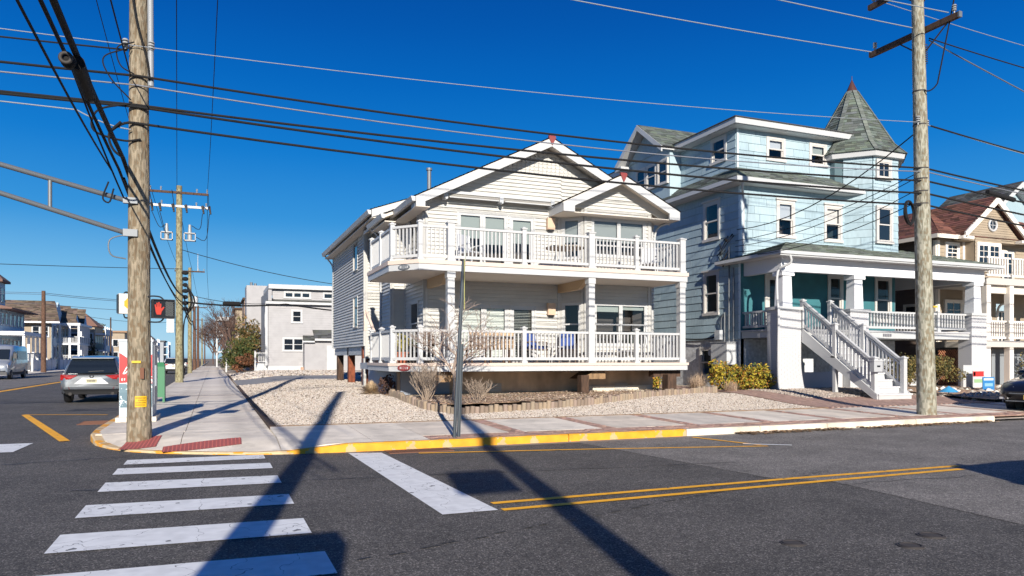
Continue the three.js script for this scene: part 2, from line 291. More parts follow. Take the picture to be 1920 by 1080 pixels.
// slope through three corners: eave start, eave end, and a point straight up the slope
function slope(parent, e0, e1, t0, t1, base, seed, rowH = .14, tabW = .3) {
  const U = e1.clone().sub(e0), L = U.length(); U.normalize();
  const n = new THREE.Vector3().crossVectors(U, t0.clone().sub(e0)).normalize(); if (n.y < 0) n.negate();
  const V = new THREE.Vector3().crossVectors(n, U).normalize(); if (V.y < 0) V.negate();
  const h = t0.clone().sub(e0).dot(V), s0 = t0.clone().sub(e0).dot(U), s1 = t1.clone().sub(e0).dot(U);
  return shingles(parent, (u, v, k) => e0.clone().addScaledVector(U, u).addScaledVector(V, v).addScaledVector(n, k), [v => s0 * v / h, v => L + (s1 - L) * v / h], h, rowH, tabW, base, seed);
}
function win(parent, F, u0, u1, v0, v1, o = {}) {
  // trim, sashes, panes, room behind; o.n units side by side, o.hung meeting rail, o.blind share from the top, o.opaque for far windows, o.grid [cols, rows]
  const tm = o.trim ?? .07, pr = (o.proud ?? .03) + (o.opaque ? .05 : 0), sh = o.opaque ? .045 : 0, mat = o.mat || M.white, mb = new MB(), s = o.sash ?? .045, N = o.n || 1;
  mb.fbox(F, u0 - tm, u0, v0 - tm * .6, v1 + tm, -.05, pr); mb.fbox(F, u1, u1 + tm, v0 - tm * .6, v1 + tm, -.05, pr);
  mb.fbox(F, u0, u1, v1, v1 + tm, -.05, pr - .002); mb.fbox(F, u0 - tm * 1.3, u1 + tm * 1.3, v0 - tm, v0, -.05, pr + .03);
  if (o.hood) { mb.fbox(F, u0 - tm - .05, u1 + tm + .05, v1 + tm, v1 + tm + .06, -.02, pr + .05); }
  const w = mb.build(o.name || 'window', mat, parent), sm = new MB(), W = (u1 - u0) / N;
  for (let k = 0; k < N; k++) {
    const a = u0 + k * W + (k ? .02 : 0), b = u0 + (k + 1) * W - (k < N - 1 ? .02 : 0), mid = lerp(v0, v1, o.mid ?? .5);
    const sash = (p, q, n) => { sm.fbox(F, a, a + s, p, q, n - .035, n); sm.fbox(F, b - s, b, p, q, n - .035, n); sm.fbox(F, a + s, b - s, p, p + s, n - .035, n - .001); sm.fbox(F, a + s, b - s, q - s, q, n - .035, n - .001);
      if (o.grid) { const [c, r] = o.grid; for (let i = 1; i < c; i++) { const x = lerp(a + s, b - s, i / c); sm.fbox(F, x - .01, x + .01, p + s, q - s, n - .03, n - .004); } for (let i = 1; i < r; i++) { const y = lerp(p + s, q - s, i / r); sm.fbox(F, a + s, b - s, y - .01, y + .01, n - .03, n - .006); } }
      const g = new MB(); g.quad(at(F, a + s - .01, p + s - .01, n - .02), at(F, b - s + .01, p + s - .01, n - .02), at(F, b - s + .01, q - s + .01, n - .02), at(F, a + s - .01, q - s + .01, n - .02)); g.build('pane', o.opaque ? M.glassDark : M.glass, w); };
    if (o.hung) { sash(mid - s / 2, v1, pr - .012); sash(v0, mid + s / 2, pr - .045 + sh * .4); } else sash(v0, v1, pr - .02);
    if (N > 1 && k) sm.fbox(F, a - .04, a, v0, v1, -.03, pr - .004);
    if (!o.opaque) {
      const bl = Array.isArray(o.blind) ? o.blind[k] : o.blind;
      if (bl) {
        const q = new MB();
        if (o.slats) for (let y = v1 - s; y > v1 - s - bl * (v1 - v0 - 2 * s); y -= .05) q.quad(at(F, a + s, y, -.10), at(F, b - s, y, -.10), at(F, b - s, y - (o.open?.[k] ? .012 : .046), -.075), at(F, a + s, y - (o.open?.[k] ? .012 : .046), -.075));
        else q.fbox(F, a + s * .5, b - s * .5, v1 - s - bl * (v1 - v0 - 2 * s), v1 - s * .5, -.09, -.07);
        q.build('blind', o.slats ? M.slats : (o.shadeMat || M.shade), w);
      }
    }
  }
  sm.build('sash', o.sashMat || mat, w);
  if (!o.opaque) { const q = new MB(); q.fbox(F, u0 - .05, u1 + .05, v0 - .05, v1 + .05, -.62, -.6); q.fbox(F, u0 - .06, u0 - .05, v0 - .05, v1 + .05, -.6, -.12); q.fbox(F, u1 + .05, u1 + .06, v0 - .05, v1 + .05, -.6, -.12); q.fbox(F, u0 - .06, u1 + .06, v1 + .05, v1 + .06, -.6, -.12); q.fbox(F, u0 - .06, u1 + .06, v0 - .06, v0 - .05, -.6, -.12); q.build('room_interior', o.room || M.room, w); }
  return w;
}
const hole = (u0, u1, v0, v1) => [u0 - .02, u1 + .02, v0 - .02, v1 + .02];
const sharedGeo = {};
function cachedBox(w, h, d) { const k = [w, h, d].map(x => x.toFixed(3)).join(); return sharedGeo[k] ||= new THREE.BoxGeometry(w, h, d); }
function railing(parent, p0, p1, h, o = {}) {         // p: [x, yFloor, Z]; rails in one mesh, each baluster a mesh of its own
  const a = P(...p0), b = P(...p1), d = b.clone().sub(a), L = Math.hypot(d.x, d.z), mb = new MB(), mat = o.mat || M.white, bw = o.bw || .034, gap = o.gap || .115, low = o.low ?? .09;
  const up = (p, y) => p.clone().add(new THREE.Vector3(0, y, 0));
  mb.bar(up(a, h - .03), up(b, h - .03), o.rw || .085, .065); mb.bar(up(a, low + .03), up(b, low + .03), .06, .08);
  if (o.cap) mb.bar(up(a, h + .02), up(b, h + .02), .12, .03);
  const r = mb.build(o.name || 'railing', mat, parent), w = worldOf(r), n = Math.max(1, Math.round(L / gap)), bh = h - low - .13, ang = Math.atan2(-d.z, d.x), g = cachedBox(bw, bh, bw);
  for (let i = 1; i < n; i++) { const p = a.clone().lerp(b, i / n), m = new THREE.Mesh(g, mat); m.name = 'baluster'; m.position.set(p.x - w.x, p.y + low + .07 + bh / 2 - w.y, p.z - w.z); m.rotation.y = ang; m.castShadow = m.receiveShadow = true; r.add(m); }
  return r;
}
function newel(parent, x, y0, y1, Z, w = .13, name = 'post', mat = M.white) {
  const mb = new MB(), h = w / 2; mb.box(x - h, x + h, y0, y1, Z - h, Z + h);
  const c = h + .025; mb.box(x - c, x + c, y1, y1 + .035, Z - c, Z + c);
  mb.hexa([P(x - h, y1 + .035, Z - h), P(x + h, y1 + .035, Z - h), P(x + h, y1 + .035, Z + h), P(x - h, y1 + .035, Z + h), P(x - .02, y1 + .075, Z - .02), P(x + .02, y1 + .075, Z - .02), P(x + .02, y1 + .075, Z + .02), P(x - .02, y1 + .075, Z + .02)]);
  mb.box(x - c, x + c, y0, y0 + .06, Z - c, Z + c);
  return mb.build(name, mat, parent);
}
// ---------------------------------------------------------------- ground, road, pavements, yards
const KERB = [[-2.12, 330], [-2.12, 120], [-2.12, 60], [-2.12, 30], [-2.12, 16.2], [-2.06, 15.2], [-1.88, 14.4], [-1.6, 13.75], [-1.25, 13.22], [-.78, 12.8], [0, 12.36], [.6, 12.1], [1.1, 11.96], [2, 11.88], [3.4, 11.85], [8.45, 11.85], [12, 11.85], [17.2, 11.85]];
const RAMP = [[-1.75, 14.05], [-1.25, 13.22], [-.78, 12.8], [0, 12.36], [.8, 12.03]];
function segDist(x, z, L) { let m = 1e9; for (let i = 0; i < L.length - 1; i++) { const [a, b] = L[i], [c, d] = L[i + 1], t = clamp(((x - a) * (c - a) + (z - b) * (d - b)) / ((c - a) ** 2 + (d - b) ** 2), 0, 1); m = Math.min(m, Math.hypot(x - a - t * (c - a), z - b - t * (d - b))); } return m; }
const walkY = (x, z) => { const b = x > 1 ? .13 + .022 * clamp(z - 12, 0, 2.8) : .14 + .002 * clamp(z - 14, 0, 20); return lerp(.03, b, smooth(segDist(x, z, RAMP) / 1.15)); };
const yardY = (x, z) => .17 + .26 * smooth(Math.min((z - 14.9) / 4.5, (x - 1.1) / 3));

{
  const g = new MB(); g.quad(P(-1500, -.08, -60), P(1500, -.08, -60), P(1500, -.08, 2400), P(-1500, -.08, 2400));
  g.build('ground', M.earth, scene, 'structure');
  const r = new MB(); r.quad(P(-160, 0, -14), P(170, 0, -14), P(170, 0, 15), P(-160, 0, 15)); r.quad(P(-15.4, 0, 15), P(-1.9, 0, 15), P(-1.9, 0, 420), P(-15.4, 0, 420));
  const road = r.build('road', M.asphalt, scene, 'structure');
  const flat = (name, mat, pts, y) => { const m = new MB(), c = pts.map(p => P(p[0], y, p[1])); for (let i = 1; i < c.length - 1; i++) m.tri(c[0], c[i], c[i + 1]); return m.build(name, mat, road); };
  flat('asphalt_patch', M.asphaltOld, [[150, 11.85], [6.0, 11.85], [6.06, 11.2], [6.45, 7.34], [6.98, 6.82], [6.75, 4.39], [6.7, -2], [150, -2]], .004);
  flat('asphalt_patch', M.asphaltOld, [[-15.4, 26], [-9.4, 26], [-9.4, 200], [-15.4, 200]], .004);
  for (const [z0, z1, z2, z3, xl, xr] of [[11.62, 12.12, 11.55, 12.03, -1.17, .72], [10.66, 11.24, 10.5, 11.04, -1.2, .75], [9.35, 10.02, 9.22, 9.82, -1.2, .76], [7.9, 8.55, 7.84, 8.42, -1.2, .77], [6.55, 7.2, 6.47, 7.1, -1.2, .78], [5.24, 5.9, 5.19, 5.82, -1.2, .8], [4.0, 4.6, 3.95, 4.55, -1.2, .8]])
    flat('crosswalk_stripe', M.paint, [[xl, z0], [xr, z2], [xr, z3], [xl, z1]], .008);
  flat('stop_bar', M.paint, [[1.97, 11.72], [2.47, 11.56], [2.6, 6.76], [2.03, 6.76]], .008);
  flat('crosswalk_stripe', M.paint, [[-9, 15.3], [-2.94, 15.18], [-2.96, 13.85], [-9, 13.9]], .008);
  const line = (name, mat, pts, w, y = .008) => { for (let i = 0; i < pts.length - 1; i++) { const [a, b] = pts[i], [c, d] = pts[i + 1], l = Math.hypot(c - a, d - b), x = -(d - b) / l * w / 2, z = (c - a) / l * w / 2; flat(name, mat, [[a - x, b - z], [c - x, d - z], [c + x, d + z], [a + x, b + z]], y + i * .0004); } };
  line('yellow_line', M.paintYellow, [[2.66, 7.1], [6.6, 7.16], [9.6, 7.13]], .10); line('yellow_line', M.paintYellow, [[2.64, 6.75], [6.9, 6.86], [9.35, 6.9]], .10, .0095);
  line('yellow_line', M.paintYellow, [[3.0, 11.29], [5.69, 10.74], [8.76, 9.97]], .09); line('yellow_line', M.paintYellow, [[8.4, 11.6], [8.72, 10.1]], .10, .012);
  line('white_tick', M.paint, [[8.55, 10.35], [9.2, 9.88]], .10, .014);
  line('yellow_line', M.paintYellow, [[-4.65, 22.94], [-2.6, 22.1]], .11); line('yellow_line', M.paintYellow, [[-4.6, 22.8], [-2.48, 15.3]], .17, .012);
  line('yellow_line', M.paintYellow, [[-8.85, 26], [-8.95, 60], [-9.0, 220]], .30);
  flat('gutter_strip', std(.21, .195, .175, .9), [[3, 11.86], [3, 11.62], [17.2, 11.62], [17.2, 11.86]], .005);
  { const m = new MB(), r = rng(5); for (let i = 0; i < 26; i++) { const t = i / 26 + r() * .02, x = lerp(.9, 7.6, t), z = lerp(5.45, 7.5, t) + (r() - .5) * .05, l = .08 + r() * .1; m.quad(P(x, .006, z - .012), P(x + l, .006, z + .02), P(x + l, .006, z + .045), P(x, .006, z + .014)); } for (const [x0, z0, x1, z1, sd] of [[-1.5, 9.6, 7, 8.6, 1], [6.9, 6.6, 16, 6.0, 2], [-6, 11.5, -1.2, 12.6, 3], [-12, 17, -3, 16.4, 5]]) { const q = rng(sd); let px = x0, pz = z0; for (let i = 1; i <= 40; i++) { const t = i / 40, x = lerp(x0, x1, t) + (q() - .5) * .1, z = lerp(z0, z1, t) + (q() - .5) * .12, w = .006 + .008 * q(), l = Math.hypot(x - px, z - pz) || 1, a = -(z - pz) / l * w, b = (x - px) / l * w; m.quad(P(px - a, .0065, pz - b), P(x - a, .0065, z - b), P(x + a, .0065, z + b), P(px + a, .0065, pz + b)); px = x; pz = z; } } m.build('crack_seal', std(.012, .012, .012, .5), road, 'stuff'); }
  for (const [x, z, r0] of [[4.35, 4.66, .10], [5.16, 4.24, .10], [5.62, 4.42, .11]]) { const m = new MB(); m.cyl(P(x, -.01, z), P(x, .007, z), r0, r0, 20); const cover = m.build('valve_cover', std(.05, .043, .04, .8), road), rg = new MB(); rg.geom(new THREE.TorusGeometry(r0 * .8, .007, 4, 24), new THREE.Matrix4().makeRotationX(Math.PI / 2).setPosition(P(x, .007, z))); rg.build('cover_ring', M.iron, cover); }
  for (const [x0, x1, z0, z1, along] of [[2.56, 3.62, 11.4, 11.8, 0], [-2.85, -2.2, 19.0, 20.0, 1]]) {    // cast iron storm grates
    const f = new MB(); f.box(x0, x1, -.02, .012, z0, z0 + .03); f.box(x0, x1, -.02, .012, z1 - .03, z1); f.box(x0, x0 + .03, -.02, .013, z0 + .03, z1 - .03); f.box(x1 - .03, x1, -.02, .013, z0 + .03, z1 - .03); f.box(x0 + .03, x1 - .03, .005, .007, z0 + .03, z1 - .03);
    const s = f.build('storm_grate', M.rust, road), n = along ? 12 : 18;
    for (let i = 0; i < n; i++) { const b = new MB(); if (along) { const z = lerp(z0 + .04, z1 - .07, i / (n - 1)); b.box(x0 + .03, x1 - .03, .007, .013, z, z + .035); } else { const x = lerp(x0 + .05, x1 - .08, i / (n - 1)); b.box(x, x + .03, .007, .013, z0 + .03, z1 - .03); } b.build('grate_bar', M.rust, s); }
  }
  { const m = new MB(), r = rng(31); m.any = true; // dead leaves swept along the gutter
    for (let i = 0; i < 900; i++) { const x = r() < .5 ? lerp(9.6, 12.5, r()) : lerp(12.8, 17, r()), z = 11.83 - Math.pow(r(), 2) * .28, s = .02 + r() * .035, a = r() * 6.3, c = Math.cos(a) * s, d = Math.sin(a) * s, y = .008 + r() * .03; m.color(vary(r, [.30, .19, .10], .9)); m.quad(P(x - c, y, z - d), P(x + d, y + .012 * r(), z - c), P(x + c, y, z + d), P(x - d, y + .015 * r(), z + c)); }
    const o = m.build('fallen_leaves', M.vcol, scene, 'stuff'); o.userData.label = 'brown dead leaves lying along the gutter by the kerb'; o.userData.category = 'leaves'; }
}
{ // pavement: kerb stones, slabs, brick bands, warning pads
  const root = new THREE.Group(); root.name = 'sidewalk'; root.userData.kind = 'structure'; scene.add(root);
  const off = (i, d) => { const a = KERB[Math.max(0, i - 1)], b = KERB[Math.min(KERB.length - 1, i + 1)], l = Math.hypot(b[0] - a[0], b[1] - a[1]); return [KERB[i][0] - (b[1] - a[1]) / l * d, KERB[i][1] + (b[0] - a[0]) / l * d]; };
  const ky = p => Math.max(.03, Math.min(.14, walkY(p[0], p[1]) + .004));
  for (let i = 0; i < KERB.length - 1; i++) {
    const a = KERB[i], b = KERB[i + 1], n = Math.max(1, Math.ceil(Math.hypot(b[0] - a[0], b[1] - a[1]) / 3)); if (i < 2) { const m = new MB(), c = off(i, .15), d = off(i + 1, .15); m.hexa([P(a[0], -.05, a[1]), P(b[0], -.05, b[1]), P(d[0], -.05, d[1]), P(c[0], -.05, c[1]), P(a[0], .14, a[1]), P(b[0], .14, b[1]), P(d[0], .14, d[1]), P(c[0], .14, c[1])]); m.build('kerb_stone', M.kerb, root); continue; }
    const c = off(i, .15), d = off(i + 1, .15);
    for (let k = 0; k < n; k++) {
      const q = (p, r, t) => [lerp(p[0], r[0], t), lerp(p[1], r[1], t)], g = .006, t0 = k / n + (k ? .0 : 0), t1 = (k + 1) / n - (n > 1 ? .003 : 0), A = q(a, b, t0), B = q(a, b, t1), C = q(c, d, t0), D = q(c, d, t1), m = new MB();
      const lip = (p, r) => [lerp(p[0], r[0], .13), lerp(p[1], r[1], .13)], A2 = lip(A, C), B2 = lip(B, D), yA = ky(A), yB = ky(B);
      m.quad(P(A[0], -.03, A[1]), P(B[0], -.03, B[1]), P(B[0], yB - .02, B[1]), P(A[0], yA - .02, A[1])); m.quad(P(A[0], yA - .02, A[1]), P(B[0], yB - .02, B[1]), P(B2[0], yB, B2[1]), P(A2[0], yA, A2[1])); m.quad(P(A2[0], yA, A2[1]), P(B2[0], yB, B2[1]), P(D[0], yB, D[1]), P(C[0], yA, C[1]));
      m.quad(P(C[0], yA, C[1]), P(D[0], yB, D[1]), P(D[0], -.03, D[1]), P(C[0], -.03, C[1])); m.quad(P(B[0], -.03, B[1]), P(B[0], yB - .02, B[1]), P(D[0], yB, D[1]), P(D[0], -.03, D[1])); m.quad(P(A[0], -.03, A[1]), P(A[0], yA - .02, A[1]), P(C[0], yA, C[1]), P(C[0], -.03, C[1]));
      const x = (A[0] + B[0]) / 2, z = (A[1] + B[1]) / 2;
      m.build('kerb_stone', x > 8.45 || z > 24 ? M.kerb : x > 1.05 ? M.kerbYellow : M.kerbWorn, root);
    }
  }
  const slab = (x0, x1, zf, zb, mat, nx = 4, nz = 4) => {  // zf/zb: front and back edge as functions of x
    const m = new MB(), Y = (x, z) => walkY(x, z);
    const pt = (i, j) => { const x = lerp(x0 + .006, x1 - .006, i / nx), z = lerp(zf(x) + .006, zb(x) - .006, j / nz); return P(x, Y(x, z), z); };
    for (let i = 0; i < nx; i++) for (let j = 0; j < nz; j++) m.quad(pt(i, j), pt(i + 1, j), pt(i + 1, j + 1), pt(i, j + 1));
    const dn = p => p.clone().setY(-.04), ring = []; for (let i = 0; i <= nx; i++) ring.push(pt(i, 0)); for (let j = 1; j <= nz; j++) ring.push(pt(nx, j)); for (let i = nx - 1; i >= 0; i--) ring.push(pt(i, nz)); for (let j = nz - 1; j > 0; j--) ring.push(pt(0, j));
    ring.forEach((p, i) => { const q = ring[(i + 1) % ring.length]; m.quad(dn(p), dn(q), q, p); });
    return m.build('paving_slab', mat, root);
  };
  const inner = []; for (let i = 0; i < KERB.length; i++) inner.push(off(i, .152));
  const kz = x => { for (let i = 5; i < inner.length - 1; i++) { const a = inner[i], b = inner[i + 1]; if (x >= a[0] && x <= b[0]) return lerp(a[1], b[1], (x - a[0]) / (b[0] - a[0])); } return x < inner[5][0] ? 15.3 : 12; };
  const K = v => () => v, mats = [M.concrete, M.concreteB, M.concreteC];
  slab(-1.905, -.5, x => Math.max(kz(x), 12.2), K(15.0), M.concrete, 10, 8); slab(-.5, 1.0, kz, K(14.4), M.concrete, 10, 8); slab(-.5, 1.0, K(14.4), K(15.0), M.concrete);
  const rr = rng(3);
  for (let z = 15.0, k = 0; z < 130; z += z < 40 ? 1.6 : 8, k++) { const d = z < 40 ? 1.6 : 8; slab(-1.965, -.48, K(z), K(z + d), mats[k % 5 === 3 ? 1 : k % 3 === 1 ? 2 : 0], 2, 2); slab(-.48, 1.0, K(z), K(z + d), mats[k % 5 === 3 ? 1 : k % 3 === 1 ? 2 : 0], 2, 2); }
  slab(1.0, 2.45, kz, K(14.78), M.concrete, 6, 5); slab(2.45, 3.4, kz, K(14.78), M.concrete, 4, 5); slab(3.4, 5.05, K(12.56), K(14.78), M.concreteB);
  for (let x = 5.35, k = 0; x < 30; x += 1.95, k++) slab(x, x + 1.65, K(12.56), K(14.78), mats[k % 3]);
  // bricks: the near ones each a mesh, the rest joined
  const bed = new MB(); bed.quad(P(3.4, .115, 12), P(34, .115, 12), P(34, .115, 12.56), P(3.4, .115, 12.56)); bed.quad(P(3.4, .128, 12.56), P(34, .128, 12.56), P(34, .17, 14.78), P(3.4, .17, 14.78)); bed.build('brick_bed', M.mulch, root);
  const far = new MB(), rb = rng(17), bricks = [1, 2, 3, 4, 5].map(k => std(...vary(rb, [.36, .225, .18], .5), .9)); far.any = true;
  const brick = (x0, x1, z0, z1, near) => { const y = walkY((x0 + x1) / 2, (z0 + z1) / 2) + (rb() - .5) * .006; if (near) { const m = new MB(); m.box(x0 + .004, x1 - .004, .08, y, z0 + .004, z1 - .004); m.build('brick', bricks[Math.floor(rb() * 5)], root); } else { far.color(vary(rb, [.36, .225, .18], .5)); far.box(x0 + .004, x1 - .004, .1, y, z0 + .004, z1 - .004); } };
  for (let r = 0; r < 5; r++) for (let x = 3.4 - (r % 2) * .1; x < 32; x += .2) brick(Math.max(3.4, x), x + .2, 12.005 + r * .11, 12.115 + r * .11, x < 8);
  for (let k = 0; k < 14; k++) for (let z = 12.56; z < 14.7; z += .2) for (let j = 0; j < 3; j++) { const x = 5.055 + 1.95 * k + j * .1; brick(x, x + .1, z, Math.min(z + .2, 14.78), false); }
  far.build('brick', M.brickV, root, 'stuff');
  const pad = (pts, nu, nv) => { const m = new MB(), y = p => P(p[0], walkY(p[0], p[1]) + .008, p[1]), c = pts.map(y), n = 8;
    for (let i = 0; i < n; i++) for (let j = 0; j < 3; j++) { const q = (s, t) => { const x = lerp(lerp(pts[0][0], pts[1][0], s), lerp(pts[3][0], pts[2][0], s), t), z = lerp(lerp(pts[0][1], pts[1][1], s), lerp(pts[3][1], pts[2][1], s), t); return P(x, walkY(x, z) + .008, z); }; m.quad(q(i / n, j / 3), q((i + 1) / n, j / 3), q((i + 1) / n, (j + 1) / 3), q(i / n, (j + 1) / 3)); }
    const o = m.build('warning_pad', std(.33, .085, .075, .8), root), d = new MB();
    for (let i = 0; i < nu; i++) for (let j = 0; j < nv; j++) { const s = (i + .5) / nu, t = (j + .5) / nv, x = lerp(lerp(pts[0][0], pts[1][0], s), lerp(pts[3][0], pts[2][0], s), t), z = lerp(lerp(pts[0][1], pts[1][1], s), lerp(pts[3][1], pts[2][1], s), t), h = walkY(x, z) + .007; d.cyl(P(x, h, z), P(x, h + .007, z), .016, .010, 6); }
    d.build('pad_dome', std(.33, .085, .075, .8), o, 'stuff'); };
  pad([[-1.42, 13.24], [-.87, 13.33], [-.84, 14.4], [-1.38, 14.25]], 9, 17); pad([[-.75, 12.68], [.43, 12.84], [.44, 13.41], [-.76, 13.24]], 20, 9);
}
{ // yards: gravel, mulch bed with timber edging, brick path
  const X = []; for (let x = 1.06; x < 7; x += .4) X.push(x); for (let x = 7; x < 44; x += 1.2) X.push(x);
  const Z = []; for (let z = 14.86; z < 21; z += .4) Z.push(z); for (let z = 21; z < 110; z += 4) Z.push(z);
  const m = new MB(), v = (i, j) => P(X[i], yardY(X[i], Z[j]), Z[j]);
  for (let i = 0; i < X.length - 1; i++) for (let j = 0; j < Z.length - 1; j++) m.quad(v(i, j), v(i + 1, j), v(i + 1, j + 1), v(i, j + 1));
  for (let i = 0; i < X.length - 1; i++) m.quad(P(X[i], 0, Z[0]), P(X[i + 1], 0, Z[0]), v(i + 1, 0), v(i, 0));
  for (let j = 0; j < Z.length - 1; j++) m.quad(P(X[0], 0, Z[j]), v(0, j), v(0, j + 1), P(X[0], 0, Z[j + 1]));
  const yard = m.build('yard_ground', M.gravelBase, scene, 'structure');
  const dv = new MB(), Yd = (x, z) => P(x, yardY(x, z) + .02, z); for (let x = 1.1; x < 9; x += .8) dv.quad(Yd(x, 38), Yd(x + .8, 38), Yd(x + .8, 47), Yd(x, 47)); dv.build('driveway', std(.26, .25, .24, .9), scene, 'structure');
  for (const [x0, x1, z0, z1] of [[1.0, 1.12, 14.8, 37], [1.0, 1.12, 48, 64]]) { const b = new MB(); for (let z = z0; z < z1; z += 2.4) { const b = new MB(), e = Math.min(z + 2.39, z1); b.box(x0, x1, .05, .205 + .01 * Math.sin(z * 3), z, e); b.build('edging_board', M.darkWood, yard); } }
  for (let x = 1.12; x < 15; x += 2.4) { const b = new MB(), e = Math.min(x + 2.39, 15); b.box(x, e, .05, .205 + .008 * Math.sin(x * 5), 14.79, 14.88); b.build('edging_board', M.wood, yard); }
  const BED = [[4.62, 20.4], [4.5, 18.4], [4.66, 16.9], [5.15, 16.0], [7.2, 16.4], [8.9, 16.85], [11.85, 18.2], [13.5, 18.7], [14.7, 19.1], [15.0, 19.7]];
  const inBed = (x, z) => { for (let i = 1; i < BED.length - 1; i++) { } if (x < 4.5 || x > 15) return false; let f = 99; for (let i = 0; i < BED.length - 1; i++) { const [a, b] = BED[i], [c, d] = BED[i + 1]; if ((x - a) * (x - c) <= 0 && a !== c) f = Math.min(f, lerp(b, d, (x - a) / (c - a))); } return z > f; };
  { const b = new MB(), r = rng(8), xs = []; for (let x = 4.52; x <= 14.95; x += .3) xs.push(x); const fz = x => { let z = 15; while (z < 21 && !inBed(x, z)) z += .02; return z; };
    const top = (x, t) => { const z = lerp(fz(x) + .05, 24, t); return P(x, .42 + .03 * (1 - t) + .035 * (noiseTab[(Math.floor(x * 37) + Math.floor(t * 911)) & 65535] - .5), z); };
    for (let i = 0; i < xs.length - 1; i++) for (let j = 0; j < 16; j++) { const t = j / 16, u = (j + 1) / 16; b.quad(top(xs[i], t * t), top(xs[i + 1], t * t), top(xs[i + 1], u * u), top(xs[i], u * u)); }
    b.build('mulch_bed', M.mulch, scene, 'structure');
    const chips = new MB(); chips.any = true; for (let i = 0; i < 5200; i++) { const x = 4.6 + r() * 10.2, z = fz(x) + .04 + Math.pow(r(), 1.5) * 3.4, y = .465 + r() * .035 - .02 * clamp((z - fz(x)) / 4, 0, 1), s = .018 + r() * .035, a = r() * 6.3, c = Math.cos(a) * s, d = Math.sin(a) * s, w = .3 + r() * .4; chips.color(vary(r, r() < .3 ? [.50, .40, .30] : [.36, .28, .21], .8)); chips.quad(P(x - c, y, z - d), P(x + d * w, y + .02 * r(), z - c * w), P(x + c, y, z + d), P(x - d * w, y + .02 * r(), z + c * w)); }
    const o = chips.build('mulch_chips', M.vcol, scene, 'stuff'); o.userData.label = 'brown leaf and bark mulch in the bed before the white house'; o.userData.category = 'mulch';
  }
  { // short upright timbers around the bed, each its own piece
    const edge = new THREE.Group(); edge.name = 'timber_edging'; scene.add(edge); tag(edge, 'low edging of short upright weathered timbers around the mulch bed', 'garden edging');
    const r = rng(12), tm = [0, 1, 2, 3].map(() => std(...vary(r, [.26, .205, .15], .55), .95)); let acc = 0;
    for (let i = 0; i < BED.length - 1; i++) { const [a, b] = BED[i], [c, d] = BED[i + 1], l = Math.hypot(c - a, d - b), n = Math.round(l / .13); for (let k = 0; k < n; k++) { const x = lerp(a, c, k / n), z = lerp(b, d, k / n), m = new MB(), g = yardY(x, z), h = g + .15 + r() * .07, t = (r() - .5) * .05; m.cyl(P(x, g - .05, z), P(x + t, h, z - .01 + t), .066, .06, 8); m.build('timber', tm[Math.floor(r() * 4)], edge); } }
  }
  const stoneG = new THREE.IcosahedronGeometry(1, 0);
  const scatter = (name, label, n, seed, pick, pal, size) => {
    const r = rng(seed), im = new THREE.InstancedMesh(stoneG, M.stoneV, n), m = new THREE.Matrix4(), q = new THREE.Quaternion(), e = new THREE.Euler(), c = new THREE.Color(); let k = 0;
    for (let t = 0; t < n * 6 && k < n; t++) { const p = pick(r); if (!p) continue; const s = size * (.55 + .8 * r()) * (p[3] || 1); e.set(r() * 3, r() * 6, r() * 3); q.setFromEuler(e); m.compose(P(p[0], p[1] + s * .28, p[2]), q, new THREE.Vector3(s * (.8 + .5 * r()), s * .6, s * (.7 + .4 * r()))); im.setMatrixAt(k, m); const b = vary(r, pal[Math.floor(Math.pow(r(), 1.6) * pal.length)], .3); im.setColorAt(k, c.setRGB(...b)); k++; }
    im.count = k; im.name = numbered(name); im.castShadow = im.receiveShadow = true; im.userData = { label, category: 'gravel', kind: 'stuff' }; scene.add(im);
  };
  const white = [[.50, .445, .385], [.45, .39, .33], [.40, .33, .27], [.54, .50, .45], [.31, .245, .195], [.12, .10, .08]];
  scatter('white_gravel', 'pale gravel between the pavement and the mulch bed', 130000, 21, r => { const x = lerp(1.14, 14.95, r()), z = lerp(14.9, 19.5, r()); return inBed(x, z) || (x > 14.2 && z > 18.6) ? null : [x, yardY(x, z), z]; }, white, .019);
  scatter('white_gravel', 'pale gravel on the side lot along the side street pavement', 80000, 22, r => { const z = lerp(19.5, 37.5, Math.pow(r(), 1.4)), x = lerp(1.14, 6, r()); return x > 4.5 && z < 26 ? null : [x, yardY(x, z), z, 1 + (z - 19) * .04]; }, white, .023);
  scatter('white_gravel', 'pale gravel beyond the driveway before the grey house', 9000, 23, r => { const z = lerp(47, 64, r()), x = lerp(1.2, 10, r()); return [x, yardY(x, z), z, 2]; }, white, .04);
  scatter('brown_pebbles', 'brown pebbles at the foot of the white pier of the blue house', 9000, 24, r => { const x = lerp(16.4, 21, r()), z = lerp(17.0, 20.4, r()); return [x, yardY(x, z) + .01, z]; }, [[.36, .30, .25], [.30, .25, .21], [.44, .38, .33], [.22, .18, .15]], .035);
  { const p = new MB(), r = rng(40); p.any = true; const lay = (x0, x1, z0, z1) => { for (let x = x0, i = 0; x < x1; x += .1, i++) for (let z = z0 - (i % 2) * .1; z < z1; z += .2) { p.color(vary(r, [.37, .24, .19], .35)); const y = (a, b) => yardY(a, Math.max(b, 14.9)) + .03, j = r() * .003, c = [[x + .002, z + .002], [x + .098, z + .002], [x + .098, z + .198], [x + .002, z + .198]]; p.hexa([...c.map(q => P(q[0], y(...q) - .05, q[1])), ...c.map(q => P(q[0], y(...q) + j, q[1]))]); } };
    lay(15.02, 16.3, 14.9, 27); lay(16.3, 21.6, 14.9, 16.9);
